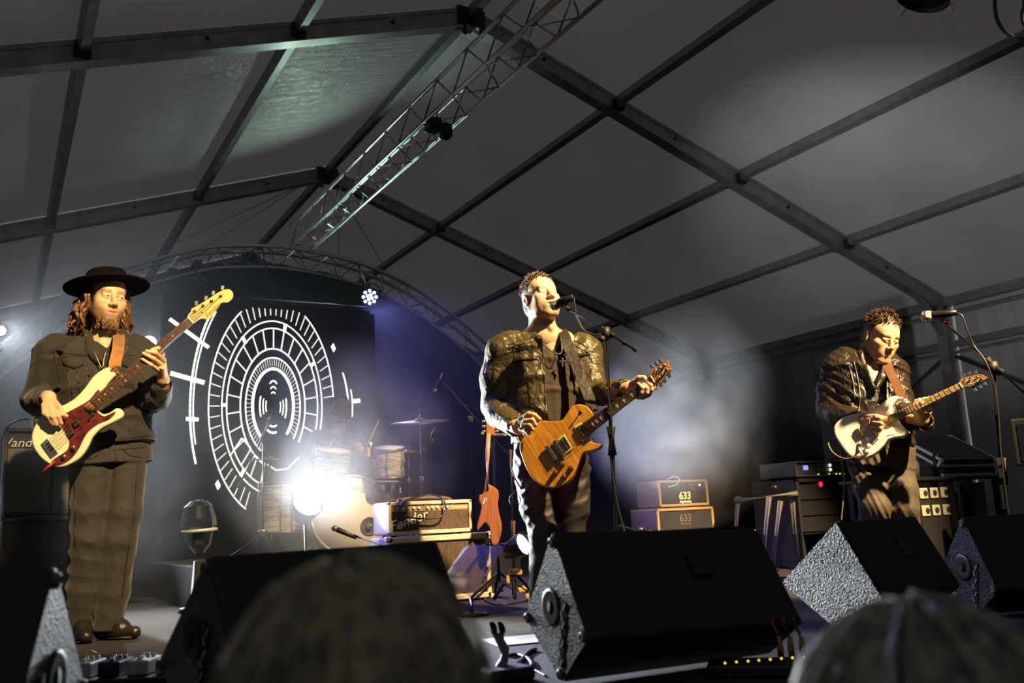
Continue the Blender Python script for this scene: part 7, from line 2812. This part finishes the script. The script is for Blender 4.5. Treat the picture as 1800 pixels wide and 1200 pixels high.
# ---- white double-cut guitar
def whiteg():
    A = Axe(FG, (1530, 758), -.27, (1700, 675), -.36, .25, 'electric_guitar', 'white double-cutaway electric guitar with maple neck played by the man looking down')
    body = [(1584, 699), (1575, 695), (1564, 697), (1555, 704), (1544, 712), (1533, 719), (1520, 723), (1500, 727), (1482, 733), (1469, 743), (1465, 753), (1468, 767), (1476, 780), (1487, 795), (1497, 803), (1512, 805.5), (1527, 803), (1540, 795), (1551, 784), (1560, 774), (1573, 769), (1587, 767), (1595, 761), (1597, 757), (1592, 756), (1581, 759), (1575, 752), (1573, 745), (1566, 742), (1560, 731), (1567, 723), (1568, 713), (1575, 705)]
    A.prism(body, 0, .045, 'body', M_WHITEG, .012, 4)
    pg = [(1572, 699), (1566, 702), (1556, 710), (1546, 718), (1536, 728), (1528, 738), (1526, 750), (1528, 765), (1522, 780), (1516, 790), (1520, 797), (1530, 790), (1541, 780), (1550, 772), (1560, 765), (1574, 762), (1570, 752), (1567, 744), (1560, 738), (1556, 730), (1562, 722), (1564, 712)]
    A.prism(pg, .0025, .0025, 'pickguard', mat('white_guard', (.88, .84, .74), .3), 0, 3)
    c0, c1, e, n = A.neck([(1559, 731), (1565, 743.5)], [(1686.7, 672.5), (1692.7, 681)], .018, wood('pale_fretboard', (.50, .32, .13), (.58, .38, .17), rough=.25), M_MAPLE, M_FRET, 22, .62, 'dot', M_BLACK)
    hs = [(1686.7, 672.5), (1689, 667.5), (1695, 664), (1704, 662), (1713, 660), (1722, 658), (1728, 659), (1738, 665), (1731, 669), (1723, 673), (1712, 681), (1706, 681.5), (1700, 680), (1692.7, 681)]
    A.prism(hs, .012, .015, 'headstock', wood('brown_headstock', (.16, .075, .02), (.22, .11, .03)), .002, 0)
    posts = [(1697, 667), (1707, 665), (1718, 663), (1725, 666), (1717, 671.5), (1709, 677)]
    keys = [(1694, 659), (1704, 656), (1715, 654), (1731, 675), (1723, 680), (1714, 685)]
    for q, k in zip(posts, keys):
        A.tuner(*q, .012, *k, M_CHROME, M_CHROME)
    br = [lerp(A.uv(1508, 757), A.uv(1516, 768), t) for t in (.05, .23, .41, .59, .77, .95)]
    nu = [lerp(n[0], n[1], t) for t in (.12, .27, .42, .58, .73, .88)]
    A.strings(br, nu, [A.uv(*q, .012) for q in (posts[0], posts[1], posts[2], posts[3], posts[4], posts[5])], .021, .021, M_STRING, .0011)
    A.quad(((1502, 756), (1509, 752), (1520, 767), (1513, 771)), .008, .008, 'bridge', M_GOLD, bevel=.001)
    for t in (.08, .25, .42, .59, .76, .92):
        q = lerp(A.uv(1507, 755), A.uv(1516, 768), t)
        MB().rbox(A.at(*q, .011), (.022, .008, .008), .002, frame(A.U, A.V, A.N)).build('saddle', M_GOLD, A.root)
    for cs in (((1527, 752), (1531, 749), (1540, 763), (1536, 766)), ((1538, 744), (1542, 741), (1551, 755), (1547, 758)), ((1548, 738), (1552, 735), (1560, 747), (1556, 750))):
        A.quad(cs, .010, .009, 'pickup', mat('cream_pickup', (.80, .74, .6), .4), bevel=.003)
    for q in ((1528, 772), (1528, 783), (1525, 793)):
        A.knob(*q, .0025, .012, .014, mat('white_knob', (.85, .8, .68), .35))
    A.knob(1543, 771, .0025, .004, .016, M_GOLD, 'selector_switch')
    A.quad(((1507, 780), (1515, 779), (1513, 794), (1505, 797)), .004, .004, 'jack_plate', M_GOLD, bevel=.001)
    j = A.px(1511, 787, .004)
    MB().tube([j, j + A.N * .02 - A.V * .02, j + A.N * .03 - A.V * .055], [.006, .008, .007], 8).build('jack_plug', mat('pink_plug', (.55, .25, .35), .4), A.root)
    MB().tube(spline([j + A.N * .03 - A.V * .055, A.px(1502, 803, .04), A.px(1485, 806, .03), A.px(1466, 797, .0), A.px(1457, 783, -.02), A.px(1458, 774, -.03), A.px(1466, 770, -.03), A.px(1475, 776, -.04), FG.p(1478, 790, -.18), FG.p(1481, 820, -.16), FG.p(1484, 850, -.15), FG.p(1481, 890, -.15), FG.p(1477, 930, -.15), FG.p(1470, 985, -.2), FG.p(1450, 1008, -.3)], 5), .005, 6).build('lead', mat('tan_lead', (.16, .11, .07), .5), A.root)
    MB().lathe(A.px(1584, 700, -.02), A.U, [(0, .006), (.012, .006), (.014, .010), (.017, .009)], 10).build('strap_button', M_CHROME, A.root)
    pts = [A.px(1585, 700, -.02), FG.p(1580, 685, -.20), FG.p(1572, 668, -.12), FG.p(1564, 652, -.07), FG.p(1556, 630, .0), FG.p(1548, 620, .12), FG.p(1510, 650, .24), FG.p(1480, 710, .26)]
    wd = [FG.s, FG.s, FG.s, FG.s, FG.s, FG.s, unit(FG.s + np.array([0, 0, .8])), unit(FG.s + np.array([0, 0, .8]))]
    strap_ribbon(pts, .05, .006, wd, 'strap', leather('brown_strap', (.10, .035, .012), .2, .5), A.root)
    return A


G_BASS = bass()
G_AMBER = amber()
G_WHITE = whiteg()

# ------------------------------------------------------------------ drummer
def drummer():
    F = DR
    p = F.p
    root = empty('person', p(592, 900, .1), 'drummer in dark clothes half lost in white smoke', 'person')
    o = p(598, 722, .0)
    sc = 1.0
    H = head_frame(F, math.radians(10), math.radians(-8), 0)
    so = Solid(o - np.array([.2, .2, .3]), o + .2, 0.005)
    sculpt_head(so, H, o, sc)
    so.cone(p(597, 735, .04), p(595, 756, .05), .055, .06, .03)
    hv = so.skin()
    parts = [hv]
    hands = []
    for (el, wr, ti) in (((628, 785, -.05), (640, 795, -.30), (648, 792, -.34)), ((556, 790, -.05), (566, 805, -.30), (574, 803, -.34))):
        w = p(*wr)
        so = Solid(*bounds([p(*el), w, p(*ti)], .08), 0.005)
        so.chain([p(*el), w], [.045, .03], .01)
        so.slab(w, p(wr[0] + 4, wr[1] - 1, wr[2] - .05), (.034, .02), (.036, .02), (0, 0, 1), .015)
        for k in range(4):
            finger(so, F, [(wr[0] + 4, wr[1] - 6 + 3.4 * k, wr[2] - .05), (wr[0] + 9, wr[1] - 6 + 3.4 * k, wr[2] - .08), (wr[0] + 7, wr[1] - 3 + 3.4 * k, wr[2] - .10)], .010, .008)
        finger(so, F, [(wr[0] + 2, wr[1] - 7, wr[2] - .03), (wr[0] + 8, wr[1] - 8, wr[2] - .08)], .011, .009)
        parts.append(so.skin())
    co = simple_body([[p(595, 765, .05), p(592, 830, .08), p(590, 880, .1)], [p(575, 885, .08), p(560, 885, -.35), p(562, 950, -.35)], [p(610, 885, .08), p(630, 885, -.35), p(632, 950, -.35)]],
                     [[.08, .08, .09], [.06, .05, .04], [.06, .05, .04]])
    V, Q = join_skins(parts + [co])
    body = mesh_obj('body', V, Q, M_SKIN_B, root)
    A = np.zeros((len(V), 4), np.float32)
    A[:len(hv[0])] = tint_fn(.4, .4, .3, .8)(((hv[0] - o) @ H) / sc)
    body.data.attributes.new('tint', 'FLOAT_COLOR', 'POINT').data.foreach_set('color', A.astype(np.float32).ravel())
    eyeballs(root, H, o, sc)
    crop_hair(root, H, o, sc, M_HAIR_B, .012, .004, .072, 120, .02, 15)
    side = F.s
    so = Solid(*fbox(F, 535, 745, 650, 900, -.25, .35, .06), 0.008)
    so.loft([(p(595, 757, .05), .12, .07), (p(594, 775, .05), .21, .115), (p(592, 830, .07), .19, .13), (p(590, 890, .1), .19, .14)], side, .05)
    so.chain([p(630, 768, .05), p(636, 785, .02), p(634, 798, -.06)], [.06, .065, .058], .03)
    so.chain([p(558, 768, .05), p(550, 787, .02), p(556, 800, -.06)], [.06, .065, .058], .03)
    so.cone(p(597, 735, .04), p(595, 758, .05), .065, .072, .006, 'sub')
    so.folds(.004, 34, 5)
    V, Q = so.skin()
    mesh_obj('t_shirt', V, Q, M_TEE, root)
    so = Solid(*fbox(F, 540, 870, 655, 960, -.5, .3, .06), 0.009)
    so.loft([(p(590, 878, .1), .18, .13), (p(590, 895, .1), .19, .13)], side, .04)
    so.chain([p(573, 890, .05), p(560, 890, -.35), p(562, 945, -.33)], [.09, .075, .055], .02)
    so.chain([p(608, 890, .05), p(630, 890, -.35), p(632, 945, -.33)], [.09, .075, .055], .02)
    V, Q = so.skin()
    mesh_obj('jeans', V, Q, M_DENIM, root)
    for x in (562, 632):
        hh, tt = p(x, 955, -.30), p(x, 955, -.50)
        hh[2], tt[2] = RZ + .045, RZ + .035
        so = Solid(*bounds([hh, tt], .1), 0.008)
        so.chain([hh + np.array([0, 0, .08]), hh, (hh + tt) / 2, tt], [.05, .044, .044, .034], .02)
        so.half((0, 0, RZ + .002), (0, 0, -1))
        V, Q = so.skin()
        mesh_obj('shoe', V, Q, M_BOOT, root)
    for i, (a, b) in enumerate((((638, 800, -.36), (666, 738, -.45)), ((562, 812, -.36), (588, 770, -.55)))):
        s = MB().tube([p(*a), lerp(p(*a), p(*b), .9), p(*b)], [.007, .006, .004], 8).build('drumstick', mat('hickory', (.55, .38, .2), .5))
        tag(s, ('wooden drumstick raised in the drummer\'s hand beside the pearl tom', 'wooden drumstick held low in the drummer\'s other hand')[i], 'drumstick')
    return root


drummer()


# ------------------------------------------------------------------ listeners in front of the stage
def listener(px, py, D, label, hair_c, seed, sc=1.0, wide=1.0, shoulder=True):
    F = Figure(px, D)
    o = F.p(px, py)
    ground_z = -1.1
    root = empty('person', (o[0], o[1], ground_z), label, 'person')
    H = head_frame(F, math.radians(180), 0, 0)      # seen from behind
    up = np.array([0, 0, 1.0])
    so = Solid(o - np.array([.4, .4, .75]), o + np.array([.4, .4, .2]), 0.008)
    sculpt_head(so, H, o, sc)
    so.cone(o - up * .08, o - up * .24, .055, .062, .03)
    so.slab(o - up * .26, o - up * .70, (.20, .09), (.19, .12), F.s, .05)
    V1 = so.skin()
    # standing body down to the ground
    base = np.array([o[0], o[1], 0])
    hip = o - up * .75
    zf = ground_z + .05
    co = simple_body([[o - up * .5, hip], [hip - F.s * .09, np.array([o[0] - F.s[0] * .1, o[1] - F.s[1] * .1, zf])], [hip + F.s * .09, np.array([o[0] + F.s[0] * .1, o[1] + F.s[1] * .1, zf])],
                      [o - up * .30 - F.s * .19, o - up * .58 - F.s * .23, o - up * .84 - F.s * .2 + F.h * .06], [o - up * .30 + F.s * .19, o - up * .58 + F.s * .23, o - up * .84 + F.s * .2 + F.h * .06]],
                     [[.13, .14], [.09, .05], [.09, .05], [.05, .04, .03], [.05, .04, .03]], .02)
    V, Q = join_skins([V1, co])
    body = mesh_obj('body', V, Q, M_SKIN_C, root)
    so = Solid(o - np.array([.45, .45, .95]), o + np.array([.45, .45, -.1]), 0.014)
    so.slab(o - up * .25, o - up * .34, (.13, .08), (.23, .11), F.s, .05)
    so.slab(o - up * .34, o - up * .85, (.23, .12), (.21, .14), F.s, .05)
    for s in (-1, 1):
        so.chain([o - up * .32 + F.s * s * .2, o - up * .58 + F.s * s * .24, o - up * .80 + F.s * s * .21 + F.h * .05], [.075, .065, .05], .04)
    so.half(o - up * .18, up)
    Vj, Qj = so.skin()
    mesh_obj('coat', Vj, Qj, mat('dark_coat', (.012, .011, .012), .85), root)
    so = Solid(np.array([o[0] - .3, o[1] - .3, ground_z]), np.array([o[0] + .3, o[1] + .3, o[2] - .7]), 0.018)
    so.slab(hip + up * .02, hip - up * .08, (.18, .12), (.18, .12), F.s, .04)
    for s in (-1, 1):
        so.chain([hip + F.s * s * .09, np.array([o[0] + F.s[0] * s * .1, o[1] + F.s[1] * s * .1, ground_z + .07])], [.1, .065], .02)
    V, Q = so.skin()
    mesh_obj('trousers', V, Q, M_TEE, root)
    for s in (-1, 1):
        f0 = np.array([o[0], o[1], ground_z + .05]) + F.s * s * .1
        so = Solid(*bounds([f0, f0 + F.h * .2], .1), 0.012)
        so.chain([f0 + up * .06, f0, f0 + F.h * .1, f0 + F.h * .2], [.05, .045, .045, .035], .02)
        so.half((0, 0, ground_z + .004), (0, 0, -1))
        V, Q = so.skin()
        mesh_obj('shoe', V, Q, M_BOOT, root)
    # hair: full cap plus combed strands
    cap = Solid(o - np.array([.3, .3, .45]), o + np.array([.3, .3, .25]), 0.006)
    T = lambda x, y, z: o + H @ (np.array([x, y, z]) * sc)
    cap.ell(T(0, -.014, .048), np.array((.088 * wide, .112, .098)) * sc, H, .02)
    cap.slab(T(0, -.045, .03), T(0, -.05, -.13), (.092 * wide * sc, .07 * sc), (.10 * wide * sc, .06 * sc), H[:, 0], .04)
    cap.wedge([(T(0, .055, 0), H @ np.array([0, -1.0, 0])), (T(0, 0, .07), up)])
    cap.folds(.003, 90, seed)
    V, Q = cap.skin()
    m = MB()
    m.add(V, [tuple(q) for q in Q], 0, True)
    rg = np.random.default_rng(seed)
    for i in range(420):
        th = rg.uniform(0, 2 * math.pi)
        c0 = np.array([rg.normal() * .012, -.005 + rg.normal() * .02, .148])
        rx, ry, rz = .092 * wide, .114, .102
        pts = []
        L = rg.uniform(1.3, 2.5)
        lift = rg.uniform(1.0, 1.05) if rg.uniform() < .85 else rg.uniform(1.05, 1.13)
        for j in range(8):
            t = j / 7
            ph = L * t
            if ph < 1.57:
                q = np.array([rx * math.sin(ph) * math.cos(th), ry * math.sin(ph) * math.sin(th) - .014, .048 + rz * math.cos(ph)]) * np.array([lift, lift, 1 + (lift - 1) * .6])
            else:
                q = np.array([rx * math.cos(th) * lift * (1 + .1 * (ph - 1.57)), ry * math.sin(th) * lift - .014, .048 - .12 * (ph - 1.57)])
            if q[1] > .05 and q[2] < .08:
                break
            pts.append(T(*(q + rg.normal(size=3) * .0015)))
        if len(pts) > 2:
            m.tube(pts, [.0028] * (len(pts) - 1) + [.0008], 4)
    m.build('hair', hair_c, root)
    return root


M_HAIR_D = hair_mat('blond_grey_hair', (.16, .13, .08), (.42, .37, .25), .45)
M_HAIR_E = hair_mat('grey_hair', (.13, .12, .10), (.36, .33, .28), .45)
listener(622, 1358, .74, 'listener with fair hair lit at the edges, seen from behind', M_HAIR_D, 3, 1.0, 1.03)
listener(1655, 1440, .92, 'listener with short grey hair seen from behind before the stage edge', M_HAIR_E, 8, 1.18, 1.05)

# ------------------------------------------------------------------ haze
def volume_mat(name, dens, aniso=0.3, col=(0.9, 0.93, 1.0), noise=None):
    m = bpy.data.materials.new(name)
    m.use_nodes = True
    nt = m.node_tree
    nt.nodes.clear()
    out = nt.nodes.new('ShaderNodeOutputMaterial')
    v = nt.nodes.new('ShaderNodeVolumeScatter')
    v.inputs['Color'].default_value = (*col, 1)
    v.inputs['Density'].default_value = dens
    v.inputs['Anisotropy'].default_value = aniso
    nt.links.new(v.outputs[0], out.inputs['Volume'])
    if noise:
        sc, lo, hi = noise
        tc = nt.nodes.new('ShaderNodeTexCoord')
        n = nt.nodes.new('ShaderNodeTexNoise')
        n.inputs['Scale'].default_value = sc
        n.inputs['Detail'].default_value = 3
        n.inputs['Distortion'].default_value = 0.8
        nt.links.new(tc.outputs['Object'], n.inputs['Vector'])
        mr = nt.nodes.new('ShaderNodeMapRange')
        mr.inputs['From Min'].default_value = lo
        mr.inputs['From Max'].default_value = hi
        mr.inputs['To Min'].default_value = 0.0
        mr.inputs['To Max'].default_value = dens
        nt.links.new(n.outputs['Fac'], mr.inputs['Value'])
        # thins out towards the rim of the cloud
        ln = nt.nodes.new('ShaderNodeVectorMath')
        ln.operation = 'LENGTH'
        nt.links.new(tc.outputs['Object'], ln.inputs[0])
        m2 = nt.nodes.new('ShaderNodeMapRange')
        m2.inputs['From Min'].default_value = 0.25
        m2.inputs['From Max'].default_value = 0.95
        m2.inputs['To Min'].default_value = 1.0
        m2.inputs['To Max'].default_value = 0.0
        nt.links.new(ln.outputs['Value'], m2.inputs['Value'])
        mu = nt.nodes.new('ShaderNodeMath')
        mu.operation = 'MULTIPLY'
        nt.links.new(mr.outputs[0], mu.inputs[0])
        nt.links.new(m2.outputs[0], mu.inputs[1])
        nt.links.new(mu.outputs[0], v.inputs['Density'])
    return m


hz = MB().box((3.0, 8.75, 1.64), (9.6, 6.3, 3.2)).build('haze', volume_mat('thin_haze', 0.012, 0.15))
tag(hz, 'thin stage haze hanging over the whole back of the stage', 'haze', kind='stuff')


def cloud(loc, rad, dens, label, noise=(1.6, 0.38, 0.72)):
    me = bpy.data.meshes.new('smoke_cloud')
    bm = bmesh.new()
    bmesh.ops.create_icosphere(bm, subdivisions=2, radius=1.0)
    bm.to_mesh(me)
    bm.free()
    o = bpy.data.objects.new('smoke_cloud', me)
    COL.objects.link(o)
    o.location = tuple(map(float, loc))
    o.scale = rad
    me.materials.append(volume_mat('smoke', dens, 0.2, (0.95, 0.96, 1.0), noise))
    return tag(o, label, 'smoke', kind='stuff')


cloud(at_d(1195, 720, 7.3), (0.95, 0.75, 1.05), 1.9, 'billow of white stage smoke above the boutique amplifier')
cloud(at_d(600, 800, 6.2), (0.95, 0.60, 0.95), 1.3, 'bright smoke round the drummer in front of the back light')
cloud(at_d(330, 740, 7.8), (0.9, 0.8, 1.0), 0.18, 'grey smoke drifting behind the bass player', (1.3, 0.35, 0.75))
cloud(at_d(150, 900, 6.4), (0.9, 0.7, 0.6), 0.4, 'low smoke over the floor by the bass amplifier', (1.3, 0.35, 0.75))
# lamps whose beams cut through the haze (each just in front of its lens)
def beam(name, lamp, target, watts, col, size, blend, radius, gap=.06):
    lamp, target = np.asarray(lamp, float), np.asarray(target, float)
    return spot(name, lamp + unit(target - lamp) * gap, target, watts, col, size, blend, radius)


beam('back_light_drums', LD, (1.65, 4.4, 1.0), 1900, COOL, 90, 1.0, 0.08)
beam('back_light_small', LS, (0.3, 2.0, 0.8), 420, COOL, 50, 0.6, 0.07)
beam('back_light_end', LS2, (1.2, 3.0, 0.4), 3600, COOL, 30, 0.6, 0.06)
beam('side_floor_light', LF, at_d(1190, 715, 7.2), 1300, COOL, 44, 1.0, 0.05, .10)
beam('blue_back_light', LB, at_d(930, 900, 6.0), 1500, (0.30, 0.29, 1.0), 30, 0.6, 0.08)
spot('blue_side_light_offscreen', (-0.9, 5.35, 3.7), (3.2, 5.1, 0.45), 1300, BLUE, 30, 0.6, 0.08)
